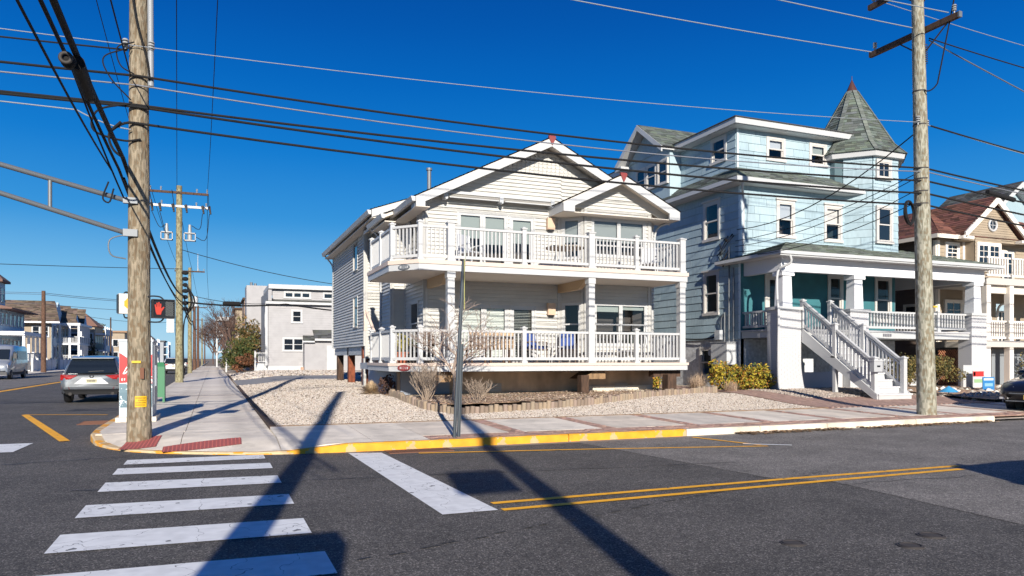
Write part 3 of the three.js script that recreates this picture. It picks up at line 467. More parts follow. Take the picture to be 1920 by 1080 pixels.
    { const q = new MB(); for (const [x0, x1, z0, z1] of [[15.0, 16.3, 14.9, 27.2], [16.3, 21.6, 14.9, 16.9]]) for (let x = x0; x < x1 - .01; x += .4) for (let z = z0; z < z1 - .01; z += .4) { const X = Math.min(x + .4, x1), Z = Math.min(z + .4, z1), v = (a, b) => P(a, yardY(a, b) + .018, b); q.quad(v(x, z), v(X, z), v(X, Z), v(x, Z)); } q.build('path_bed', std(.16, .10, .08, .95), scene, 'structure'); }
    p.build('brick_path', M.brickV, scene, 'structure'); }
}
// ---------------------------------------------------------------- cream two-storey house with two long decks
{
  const H = thing('beach_house', 'cream two storey house with two long white railed decks on the corner lot', 'house', [9.5, .4, 24]);
  const F = front(21.6), L = leftSide(5.93), FB = front(21.02), SL = slant(10.45, 21.6, 11.03, 21.02), SR = slant(13.51, 21.02, 13.9, 21.41), LM = leftSide(5.46), FM = front(24), FR = front(27.8), LR = leftSide(5.3);
  const up = [hole(7.0, 8.58, 4.22, 6.0), hole(8.72, 9.52, 4.22, 5.98)], lo = [hole(7.05, 8.6, 1.4, 3.14), hole(8.75, 9.55, 1.4, 3.14)];
  const bayH = [hole(11.36, 13.28, 4.85, 6.0), hole(11.45, 13.34, 1.95, 3.26)], slH = [hole(.14, .68, 4.75, 6.0), hole(.14, .68, 1.95, 3.26)], srH = [hole(.1, .42, 4.75, 6.0), hole(.1, .42, 1.95, 3.26)];
  const sideH = [hole(22.36, 23.36, 4.9, 6.02), hole(22.3, 23.2, 1.95, 3.26)], rearH = [hole(29.15, 30.05, 5.02, 6.14), hole(29.15, 30.05, 2.75, 3.95)];
  const segs = [[F, [[5.93, 1.05], [10.5, 1.05], [10.5, 8.0], [9.9, 8.3], [5.93, 6.31]], [...up, ...lo]], [F, [[10.5, 6.2], [13.9, 6.2], [13.9, 6.33], [10.5, 8.0]], []], [FB, [[11.03, 1.05], [13.51, 1.05], [13.51, 6.32], [11.03, 6.32]], bayH], [FB, [[10.5, 6.32], [13.9, 6.32], [12.2, 7.19]], []],
    [SL, [[0, 1.05], [.82, 1.05], [.82, 6.32], [0, 6.32]], slH], [SR, [[0, 1.05], [.55, 1.05], [.55, 6.32], [0, 6.32]], srH], [L, [[21.6, 1.05], [24, 1.05], [24, 6.3], [21.6, 6.3]], sideH], [FM, [[5.46, 1.05], [5.93, 1.05], [5.93, 6.2], [5.46, 6.2]], []],
    [LM, [[24, 1.05], [25.5, 1.05], [25.5, 6.2], [24, 6.2]], []], [FR, [[5.3, 1.5], [7.6, 1.5], [7.6, 6.7], [5.3, 6.6]], []], [LR, [[27.8, 1.97], [35.6, 1.97], [35.6, 6.55], [27.8, 6.55]], rearH]];
  const sid = new MB(), wall = new MB();
  for (const [f, poly, h] of segs) { lapRows(sid, f, poly, h, .118, .042); backing(wall, f, poly, h, .12); }
  sid.build('siding', M.cream, H, 'stuff'); 
  wall.box(13.78, 13.9, 1.05, 6.3, 21.5, 35.6); wall.box(5.5, 13.9, 1.9, 2.0, 21.7, 35.6); wall.box(5.4, 13.9, 2.0, 6.5, 35.48, 35.6); wall.box(5.96, 9, 1.0, 6.3, 25.4, 25.5);
  wall.build('wall', M.creamTrim, H);
  const cb = (f, u, v0, v1, w = .09) => { const m = new MB(); m.fbox(f, u - w / 2, u + w / 2, v0, v1, -.02, .048); m.build('corner_board', M.creamTrim, H); };
  cb(F, 5.975, 1.05, 6.31); cb(L, 21.645, 1.05, 6.3, .08); cb(F, 10.4, 1.05, 6.32); cb(FB, 11.075, 1.05, 6.32); cb(FB, 13.465, 1.05, 6.32); cb(SL, .05, 1.05, 6.32); cb(SL, .775, 1.05, 6.32, .07); cb(SR, .04, 1.05, 6.3, .07); cb(L, 23.94, 1.05, 6.3); cb(FM, 5.5, 1.05, 6.2, .08); cb(LM, 24.05, 1.05, 6.2); cb(LR, 27.85, 1.97, 6.55, .1); cb(FR, 5.35, 1.5, 6.55, .1); cb(LR, 35.55, 1.97, 6.55, .1);
  // scalloped shingles in the gable peak
  { const m = new MB(); for (let y = 7.42, k = 0; y < 8.2; y += .115, k++) { const hw = (8.27 - y) * 2 - .12, n = Math.floor(hw * 2 / .15); if (hw < .1) break; for (let i = 0; i < n; i++) { const x = 9.9 - hw + (i + (k % 2) * .5) * .15; if (Math.abs(x + .07 - 9.9) > hw - .05) continue; const c = []; for (let a = 0; a <= 6; a++) { const t = Math.PI * (1 + a / 6); c.push(at(F, x + .073 + Math.cos(t) * .07, y + .05 + Math.sin(t) * .075, .055)); } const a0 = at(F, x + .003, y + .15, .015), a1 = at(F, x + .143, y + .15, .015); m.quad(c[0], c[6], a1, a0); for (let a = 1; a < 6; a++) m.tri(c[0], c[a], c[a + 1]); for (let a = 0; a < 6; a++) { const b = p => p.clone().add(new THREE.Vector3(0, 0, -.05)); m.quad(c[a], c[a + 1], b(c[a + 1]), b(c[a])); } } } m.build('scallop_shingle', M.cream, H, 'stuff'); }
  // roofs
  const slab = (m, x0, y0, x1, y1, z0, z1, t = .12) => m.hexa([P(x0, y0 - t, z0), P(x1, y1 - t, z0), P(x1, y1 - t, z1), P(x0, y0 - t, z1), P(x0, y0, z0), P(x1, y1, z0), P(x1, y1, z1), P(x0, y0, z1)]);
  const roofC = [.055, .052, .05];
  { const m = new MB(); slab(m, 5.5, 6.27, 9.9, 8.47, 21.05, 30); slab(m, 14.3, 6.27, 9.9, 8.47, 21.05, 30); m.build('roof', M.soffit, H); slope(H, P(5.46, 6.275, 24.3), P(5.46, 6.275, 21.0), P(9.9, 8.495, 24.3), P(9.9, 8.495, 21.0), roofC, 5); slope(H, P(9.9 + 4.44, 6.275, 21.0), P(9.9 + 4.44, 6.275, 28), P(9.9, 8.495, 21), P(9.9, 8.495, 28), roofC, 6); }
  { const m = new MB(); slab(m, 10.05, 6.36, 12.2, 7.4, 20.55, 25); slab(m, 14.35, 6.36, 12.2, 7.4, 20.55, 25); m.build('roof', M.soffit, H); slope(H, P(10.0, 6.36, 25), P(10.0, 6.36, 20.5), P(12.2, 7.425, 25), P(12.2, 7.425, 20.5), roofC, 7); slope(H, P(14.4, 6.36, 20.5), P(14.4, 6.36, 25), P(12.2, 7.425, 20.5), P(12.2, 7.425, 25), roofC, 8); }
  { const m = new MB(); slab(m, 5.1, 6.15, 9.9, 8.25, 23.4, 27); m.build('roof', M.soffit, H); slope(H, P(5.06, 6.15, 27), P(5.06, 6.15, 23.3), P(9.9, 8.27, 27), P(9.9, 8.27, 23.3), roofC, 9); }
  { const m = new MB(); slab(m, 4.95, 6.53, 9.9, 8.3, 24.75, 36); slab(m, 14.3, 6.53, 9.9, 8.3, 24.75, 36); m.build('roof', M.soffit, H); slope(H, P(4.9, 6.53, 36), P(4.9, 6.53, 24.7), P(9.9, 8.32, 36), P(9.9, 8.32, 24.7), roofC, 10); }
  const rake = (pts, z, h = .27, t = .05) => { const m = new MB(); for (let i = 0; i < pts.length - 1; i++) { const [a, b] = pts[i], [c, d] = pts[i + 1]; m.hexa([P(a, b - h, z), P(c, d - h, z), P(c, d - h, z + t), P(a, b - h, z + t), P(a, b, z), P(c, d, z), P(c, d, z + t), P(a, b, z + t)]); } return m.build('fascia', M.white, H); };
  rake([[5.5, 6.26], [9.9, 8.46]], 21.0); rake([[9.9, 8.46], [14.3, 6.26]], 21.0); rake([[10.05, 6.35], [12.2, 7.39]], 20.5); rake([[12.2, 7.39], [14.35, 6.35]], 20.5); rake([[4.95, 6.52], [9.0, 7.97]], 24.7, .25);
  { const each = (n, mat, l) => l.forEach(b => new MB().box(...b).build(n, mat, H)); each('eave_return', M.white, [[5.5, 5.78, 5.98, 6.24, 20.995, 21.55], [10.05, 10.45, 6.08, 6.33, 20.495, 20.56], [13.95, 14.35, 6.08, 6.33, 20.495, 20.56], [10.045, 10.075, 6.07, 6.35, 20.56, 21.6], [4.95, 5.32, 6.27, 6.53, 24.76, 24.8]]); each('soffit', M.soffit, [[10.05, 14.35, 6.07, 6.095, 20.56, 21.55], [5.5, 5.92, 5.96, 5.985, 21.0, 24.2], [4.95, 5.3, 6.25, 6.28, 24.75, 36], [5.1, 5.45, 5.9, 5.93, 23.4, 25.6]]); }
  for (const [x, y, z] of [[9.9, 8.47, 20.97], [12.2, 7.40, 20.47]]) { const m = new MB(); m.hexa([P(x - .01, y - .24, z), P(x + .01, y - .24, z), P(x + .01, y - .24, z + .03), P(x - .01, y - .24, z + .03), P(x - .13, y + .01, z), P(x + .13, y + .01, z), P(x + .13, y + .01, z + .03), P(x - .13, y + .01, z + .03)]); m.cyl(P(x - .11, y + .02, z + .05), P(x + .11, y + .02, z + .05), .05, .05, 8); m.build('gable_ornament', M.redPaint, H); }
  const gut = (x, y, z0, z1) => { const m = new MB(); m.hexa([P(x - .05, y - .14, z0), P(x + .04, y - .14, z0), P(x + .04, y - .14, z1), P(x - .05, y - .14, z1), P(x - .10, y, z0), P(x + .04, y, z0), P(x + .04, y, z1), P(x - .10, y, z1)]); m.build('gutter', M.whitePaint, H); };
  gut(5.44, 6.25, 20.98, 24.1); gut(5.04, 6.13, 23.3, 25.7); gut(4.89, 6.5, 24.72, 36);
  { const m = new MB(); m.tube([P(4.95, 6.38, 35.9), P(5.15, 6.1, 35.75), P(5.26, 5.9, 35.7), P(5.26, 4, 35.7), P(5.26, 2.0, 35.7)], .04, 6, 24); m.tube([P(5.05, 6.0, 25.5), P(5.3, 5.75, 25.45), P(5.38, 5.5, 25.45), P(5.38, 2, 25.45)], .035, 6, 20); m.tube([P(14.38, 6.3, 20.6), P(14.3, 6.1, 20.9), P(13.98, 5.9, 21.3), P(13.98, 4.3, 21.35)], .04, 6, 24); m.build('downspout', M.whitePaint, H); }
  { const m = new MB(); m.cyl(P(7.3, 7.2, 26), P(7.3, 8.38, 26), .075, .075, 12); m.cyl(P(7.3, 8.36, 26), P(7.3, 8.44, 26), .11, .11, 12); m.build('flue_pipe', M.galv, H); }
  // windows and doors
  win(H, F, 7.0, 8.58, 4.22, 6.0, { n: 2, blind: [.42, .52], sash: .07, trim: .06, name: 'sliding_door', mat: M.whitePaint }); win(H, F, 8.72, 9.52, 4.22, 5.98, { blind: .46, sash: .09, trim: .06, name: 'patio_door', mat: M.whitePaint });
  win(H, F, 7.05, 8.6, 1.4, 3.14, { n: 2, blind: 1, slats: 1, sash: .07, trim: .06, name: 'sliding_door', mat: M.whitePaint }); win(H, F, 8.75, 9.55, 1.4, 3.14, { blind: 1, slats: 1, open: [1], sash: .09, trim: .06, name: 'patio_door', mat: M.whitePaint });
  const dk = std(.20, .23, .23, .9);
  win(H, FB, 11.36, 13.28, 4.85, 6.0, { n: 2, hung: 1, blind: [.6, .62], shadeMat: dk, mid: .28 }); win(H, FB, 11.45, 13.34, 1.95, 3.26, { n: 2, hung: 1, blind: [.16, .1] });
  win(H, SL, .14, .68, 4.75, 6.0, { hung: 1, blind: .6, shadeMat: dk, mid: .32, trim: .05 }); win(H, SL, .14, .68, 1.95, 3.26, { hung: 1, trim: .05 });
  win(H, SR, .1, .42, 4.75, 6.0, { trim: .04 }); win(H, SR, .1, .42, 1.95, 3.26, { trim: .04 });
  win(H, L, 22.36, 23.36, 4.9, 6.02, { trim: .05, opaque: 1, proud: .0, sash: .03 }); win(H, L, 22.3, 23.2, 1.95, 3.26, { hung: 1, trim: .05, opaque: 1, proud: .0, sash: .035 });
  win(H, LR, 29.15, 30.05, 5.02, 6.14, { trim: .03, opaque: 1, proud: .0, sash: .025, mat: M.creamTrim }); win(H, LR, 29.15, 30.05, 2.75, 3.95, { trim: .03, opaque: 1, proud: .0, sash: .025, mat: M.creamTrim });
  { const m = new MB(); m.fbox(FR, 5.98, 6.5, 1.5, 3.5, .0, .03); m.build('side_door', M.greyTrim, H); }
  // decks
  const plan = d => [[5.13 - d * .4, 19.3 - d], [13.79 + d, 19.3 - d], [13.79 + d, 23], [4.48 - d, 23], [4.48 - d, 20.05 - d * .4]];
  for (const [y0, y1, y2, name] of [[1.14, 1.29, 1.37, 'lower'], [3.9, 4.07, 4.18, 'upper']]) {
    let m = new MB(); m.prism(plan(0), y0, y1); const rim = m.build('deck_rim', M.whitePaint, H);
    m = new MB(); m.prism(plan(.03), y1 + .001, y2); m.build('deck_nosing', M.tanBoard, H);
    m = new MB(); m.prism(plan(-.06), y0 - .012, y0 + .02); m.build('deck_soffit', name === 'upper' ? M.soffit : M.darkWood, H);
    const hh = name === 'upper' ? .96 : .92, R = (a, b) => railing(H, [a[0], y2, a[1]], [b[0], y2, b[1]], hh, { gap: .118, bw: .036 });
    const fp = [[5.2, 19.42], [6.06, 19.42], [8.26, 19.42], [10.43, 19.42], [12.0, 19.42], [13.65, 19.42]];
    for (let i = 0; i < fp.length - 1; i++) R([fp[i][0] + .06, 19.42], [fp[i + 1][0] - .06, 19.42]);
    R([4.6, 20.12], [5.16, 19.48]); R([4.6, 21.5], [4.6, 20.2]); R([4.6, 22.9], [4.6, 21.6]); R([13.65, 21.4], [13.65, 19.5]);
    for (const [x, z] of [...fp.filter(p => ![6.06, 10.43, 13.65].includes(p[0])), [4.6, 20.15], [4.6, 21.55], [4.6, 22.95]]) newel(H, x, y2, y2 + hh + .06, z, .12);
    for (const x of [6.06, 10.43, 13.65]) name === 'upper' ? newel(H, x, y2, y2 + hh + .08, 19.42, .19) : (() => { const b = new MB(), h = .1; b.box(x - h, x + h, 1.37, 3.905, 19.35, 19.55); b.box(x - h - .02, x + h + .02, 3.72, 3.89, 19.33, 19.57); b.box(x - h - .02, x + h + .02, 1.371, 1.47, 19.33, 19.57); b.build('deck_post', M.whitePaint, H); })();
  }
  for (const x of [6.06, 10.43]) { const m = new MB(); m.hexa([P(x - .07, 3.62, 20.1), P(x + .07, 3.62, 20.1), P(x + .07, 3.62, 21.58), P(x - .07, 3.62, 21.58), P(x - .07, 3.89, 19.6), P(x + .07, 3.89, 19.6), P(x + .07, 3.89, 21.58), P(x - .07, 3.89, 21.58)]); m.build('beam', M.tanBeam, H); }
  { const m = new MB(); m.box(4.5, 5.3, 1.16, 1.36, 23.01, 24.4); m.build('landing', M.greyTrim, H); const r = new MB(); r.box(4.52, 4.62, 2.4, 3.02, 23.85, 23.95); r.bar(P(4.6, 3.05, 23.9), P(4.72, 2.15, 22.9), .08, .06); r.box(4.7, 4.78, 1.37, 2.2, 22.95, 23.03); r.build('stair_rail', M.tanBoard, H);  }
  // under the decks: stained wall, painted wall, piles, vents
  { const m = new MB(); m.box(5.02, 11.05, .2, 1.2, 21.3, 21.42); m.box(11.05, 13.55, .55, 1.2, 20.9, 21.05); m.build('foundation_wall', M.stain, H); const n = new MB(); n.box(11.12, 13.5, .2, .62, 20.84, 21.0); n.build('foundation_curb', std(.62, .57, .47, .85), H); const s = new MB(); s.box(5.0, 5.1, .2, 1.2, 21.43, 25.6); s.box(5.1, 6.6, .2, 1.2, 21.24, 21.298); s.build('foundation_wall', std(.30, .34, .40, .8), H);
    for (const [x, z, y0] of [[8.05, 21.29, .48], [12.3, 20.83, .44]]) { const v = new MB(); for (let i = 0; i < 5; i++) v.box(x - .24, x + .24, y0 + i * .052, y0 + .03 + i * .052, z - .02, z + .005); v.build('vent', x > 10 ? M.creamTrim : M.greyTrim, H); }
    for (const [x, z, w] of [[10.27, 19.6, .26], [13.25, 19.5, .32]]) { const v = new MB(); v.box(x - w / 2, x + w / 2, .2, x > 12 ? 1.0 : 1.0, z - w / 2, z + w / 2); v.build('pile', M.darkWood, H); }
    const b = new MB(); b.box(12.75, 13.75, .92, 1.125, 19.62, 19.9); b.build('girder', M.darkWood, H); const c = new MB(); c.hexa([P(10.2, .88, 19.55), P(11.0, .88, 19.55), P(11.0, .88, 20.4), P(10.2, .88, 20.4), P(10.6, 1.125, 19.55), P(11.0, 1.125, 19.55), P(11.0, 1.125, 20.4), P(10.6, 1.125, 20.4)]); c.build('knee_brace', M.wood, H); const d = new MB(); d.box(5.7, 6.3, .84, 1.125, 19.6, 20.1); d.build('knee_brace', M.wood, H);
    for (const [x, z, mm] of [[5.5, 31.9, M.rustWood], [5.45, 28.4, M.rustWood], [5.5, 34.9, M.darkWood], [7.2, 34.9, M.rustWood], [7.4, 30.5, M.darkWood], [9, 33, M.rustWood]]) { const v = new MB(); v.box(x - .14, x + .14, .3, 1.98, z - .14, z + .14); v.build('pile', mm, H); }
    const g = new MB(); g.box(5.35, 13.5, 1.62, 1.965, 31.75, 32.05); g.box(5.35, 5.55, 1.64, 1.96, 28, 35.5); g.build('girder', M.greyTrim, H); const q = new MB(); q.box(5.25, 5.34, 0.2, 1.5, 27.75, 27.95); q.build('pile', M.creamTrim, H); }
  // plaques on the deck rims
  const oval = (x, y, w, h, z, mat, name) => { const s = new THREE.Shape(); s.absellipse(0, 0, w, h, 0, Math.PI * 2); const g = new THREE.ExtrudeGeometry(s, { depth: .025, bevelEnabled: true, bevelSize: .012, bevelThickness: .008, bevelSegments: 2, curveSegments: 24 }), m = new MB(); m.geom(g, new THREE.Matrix4().makeTranslation(x, y, -z)); return m.build(name, mat, H); };
  const pz = x => lerp(20.05, 19.3, (x - 4.48) / .65);
  { const T = slant(4.48, 20.05, 5.13, 19.3), s = new THREE.Shape(); const put = (y, w, h, mat, ink) => { s.curves.length = 0; const sh = new THREE.Shape(); sh.absellipse(0, 0, w, h, 0, Math.PI * 2); const g = new THREE.ExtrudeGeometry(sh, { depth: .02, bevelEnabled: true, bevelSize: .01, bevelThickness: .006, bevelSegments: 2, curveSegments: 24 }), c = at(T, .52, y, .008), m4 = new THREE.Matrix4().makeRotationY(Math.atan2(T.n[0], -T.n[1])).setPosition(c), m = new MB(); m.geom(g, m4); const o = m.build('plaque', mat, H), k = new MB(); for (const [a, b, p, q] of ink) k.fbox(T, .52 + a, .52 + b, y + p, y + q, .035, .042); k.build('plaque_lettering', M.white, o); };
    const digits = [[-.12, -.09, -.03, .03], [-.06, -.05, -.03, .03], [-.02, .02, .02, .03], [-.02, .02, -.03, -.02], [.05, .09, -.03, -.02], [.05, .06, -.03, .03], [.11, .14, -.03, .03]];
    put(1.24, .20, .075, M.redPaint, digits); put(3.985, .18, .062, M.galv, digits); }
}
// things on the decks and walls
{
  const lamp = (x, y0, y1, z, label) => { const t = thing('wall_lamp', label, 'wall lamp', [x, y0, z]); const m = new MB(); m.box(x - .13, x + .13, y0 + .05, y1, z - .12, z); m.build('lamp_shade', std(.56, .40, .28, .6), t); const b = new MB(); b.box(x - .09, x + .09, y0, y0 + .05, z - .1, z - .01); b.build('lamp_base', M.black, t); const k = new MB(); k.box(x - .1, x + .1, y0 + .08, y1 - .05, z, z + .04); k.build('back_plate', M.creamTrim, t); };
  lamp(10.08, 5.6, 6.02, 21.55, 'tan box wall lamp beside the upper deck doors'); lamp(10.1, 2.85, 3.28, 21.55, 'tan box wall lamp beside the lower deck doors');
  const aw = thing('folded_awning', 'long white folded awning on brackets under the big gable', 'awning', [8.27, 6.4, 21.5]);
  { let m = new MB(); m.box(6.45, 10.1, 6.5, 6.58, 21.3, 21.56); m.build('awning_case', M.whitePaint, aw); m = new MB(); m.cyl(P(6.5, 6.43, 21.33), P(10.08, 6.43, 21.33), .055, .055, 12); m.build('fabric_roll', std(.36, .34, .30, .8), aw); for (const x of [6.5, 8.3, 10.05]) { const b = new MB(); b.box(x - .06, x + .06, 6.34, 6.56, 21.26, 21.58); b.box(x - .03, x + .03, 6.3, 6.36, 21.2, 21.4); b.build('bracket', M.greyPaint, aw); } m = new MB(); m.box(6.6, 8.2, 6.36, 6.39, 21.22, 21.27); m.box(8.4, 9.95, 6.36, 6.39, 21.22, 21.27); m.build('folding_arm', M.whitePaint, aw); }
  const chair = (name, label, at0, cushion, turn, frameMat, grp) => { const t = thing(name, label, 'chair', [0, 0, 0], grp); const m = new MB(); for (const [x, z] of [[-.25, -.25], [.25, -.25], [-.25, .25], [.25, .25]]) { const l = new MB(); l.cyl(P(x, 0, z), P(x * .92, z > 0 ? .95 : .62, z * (z > 0 ? 1.15 : 1)), .018, .018, 6); l.build('leg', frameMat, t); } for (const s of [-.25, .25]) { const a = new MB(); a.tube([P(s, .62, -.25), P(s, .64, 0), P(s, .60, .26)], .02, 6); a.build('arm', frameMat, t); } m.box(-.27, .27, .38, .42, -.27, .27); m.build('seat', frameMat, t); const b = new MB(); b.hexa([P(-.25, .42, .22), P(.25, .42, .22), P(.25, .42, .27), P(-.25, .42, .27), P(-.24, .98, .34), P(.24, .98, .34), P(.24, .98, .38), P(-.24, .98, .38)]); b.build('backrest', frameMat, t); if (cushion) { const c = new MB(); c.box(-.24, .24, .42, .52, -.24, .2); c.build('seat_cushion', cushion, t); const d = new MB(); d.hexa([P(-.22, .52, .12), P(.22, .52, .12), P(.22, .52, .22), P(-.22, .52, .22), P(-.22, .95, .22), P(.22, .95, .22), P(.22, .95, .33), P(-.22, .95, .33)]); d.build('back_cushion', cushion, t); } t.position.copy(P(...at0)); t.rotation.y = turn; return t; };
  const blue = std(.035, .075, .26, .9), wicker = std(.14, .10, .075, .85), alu = std(.6, .61, .62, .4, { metalness: .4 });
  chair('deck_chair', 'brown deck chair with blue cushions left of the small white table', [9.15, 1.37, 20.6], blue, .5, wicker); chair('deck_chair', 'brown deck chair with blue cushions beside the middle deck post', [10.3, 1.37, 20.7], blue, -.5, wicker);
  chair('metal_chair', 'light metal chair by the sliding doors on the upper deck', [7.0, 4.18, 20.4], null, .5, alu); chair('metal_chair', 'white metal chair at the right end of the upper deck', [13.2, 4.18, 20.6], null, -.7, alu);
  const tbl = (name, label, x, y, z, r, h, mat, leg) => { const t = thing(name, label, 'table', [x, y, z]); let m = new MB(); m.cyl(P(x, y + h - .035, z), P(x, y + h, z), r, r, 28); m.build('table_top', mat, t); for (let i = 0; i < 4; i++) { const a = i * 1.57 + .6, l = new MB(); l.cyl(P(x + Math.cos(a) * r * .75, y, z + Math.sin(a) * r * .75), P(x + Math.cos(a) * r * .5, y + h - .03, z + Math.sin(a) * r * .5), .02, .02, 6); l.build('leg', leg, t); } };
  tbl('round_table', 'round grey-brown table on the upper deck before the narrow window', 10.0, 4.18, 20.3, .6, .72, std(.36, .32, .26, .7), alu); tbl('side_table', 'small white table between the two blue cushioned chairs', 9.72, 1.37, 20.4, .26, .5, M.whitePaint, M.white); tbl('glass_table', 'round pale table at the right end of the lower deck', 12.9, 1.37, 20.7, .45, .98, std(.5, .53, .52, .3), alu);
  { const t = thing('garden_bench', 'long tan wooden bench with its back to the lower deck railing', 'bench', [7.5, 1.37, 20]); for (let i = 0; i < 4; i++) { const m = new MB(); m.box(6.75, 8.1, 1.80 + i * .115, 1.905 + i * .115, 19.82, 19.86); m.build('back_slat', std(.50, .35, .22, .8), t); } const s = new MB(); s.box(6.75, 8.1, 1.76, 1.80, 19.88, 20.4); s.build('seat', std(.45, .32, .21, .8), t); for (const x of [6.85, 7.42, 8.0]) for (const z of [19.9, 20.35]) { const l = new MB(); l.box(x - .03, x + .03, 1.37, 1.76, z - .03, z + .03); l.build('leg', M.darkWood, t); } }
  { const t = thing('folded_lounger', 'folded pale green lounge chair leaning at the right end of the lower deck', 'lounge chair', [13.0, 1.37, 20.9]); let m = new MB(); m.hexa([P(12.75, 1.65, 21.0), P(13.2, 1.65, 21.0), P(13.2, 1.65, 21.05), P(12.75, 1.65, 21.05), P(12.85, 2.3, 21.2), P(13.2, 2.3, 21.2), P(13.2, 2.3, 21.25), P(12.85, 2.3, 21.25)]); m.build('sling', std(.28, .40, .24, .9), t); for (const x of [12.72, 13.24]) { const l = new MB(); l.cyl(P(x, 1.37, 20.85), P(x, 2.32, 21.22), .018, .018, 6); l.build('frame', alu, t); } m = new MB(); m.bar(P(12.2, 1.72, 20.6), P(12.75, 1.78, 20.95), .4, .04); m.build('seat', alu, t); }
  const pot = (x, z, label, col, leaf, seed, h) => { const t = thing('planter', label, 'planter', [x, 1.37, z]); const m = new MB(); m.cyl(P(x, 1.37, z), P(x, 1.67, z), .13, .19, 16); m.cyl(P(x, 1.64, z), P(x, 1.68, z), .21, .21, 16); m.build('pot', col, t); const r = rng(seed), l = new MB(); l.any = true; for (let i = 0; i < 90; i++) { const a = r() * 6.3, e = .3 + r() * 1.1, d = h * (.4 + .6 * r()), s = .04 + r() * .04, c = P(x + Math.cos(a) * Math.cos(e) * d * .5, 1.68 + Math.sin(e) * d, z + Math.sin(a) * Math.cos(e) * d * .5); l.color(vary(r, leaf, .9)); l.tri(c, c.clone().add(new THREE.Vector3(s, s * .7, s * r())), c.clone().add(new THREE.Vector3(-s * .5, s, s * r()))); l.tri(P(x, 1.66, z), c, c.clone().add(new THREE.Vector3(.012, 0, 0))); } l.build('foliage', M.vcol, t); };
  pot(4.95, 20.45, 'orange pot with yellow and dark leaves at the left end of the lower deck', std(.42, .12, .06, .7), [.30, .26, .05], 3, .5); pot(5.75, 20.6, 'dark pot with a brown drying plant by the left deck post', M.black, [.12, .07, .04], 4, .6); pot(5.35, 20.9, 'black pot on the lower deck between the orange pot and the brown plant', M.black, [.05, .06, .03], 6, .35);
}
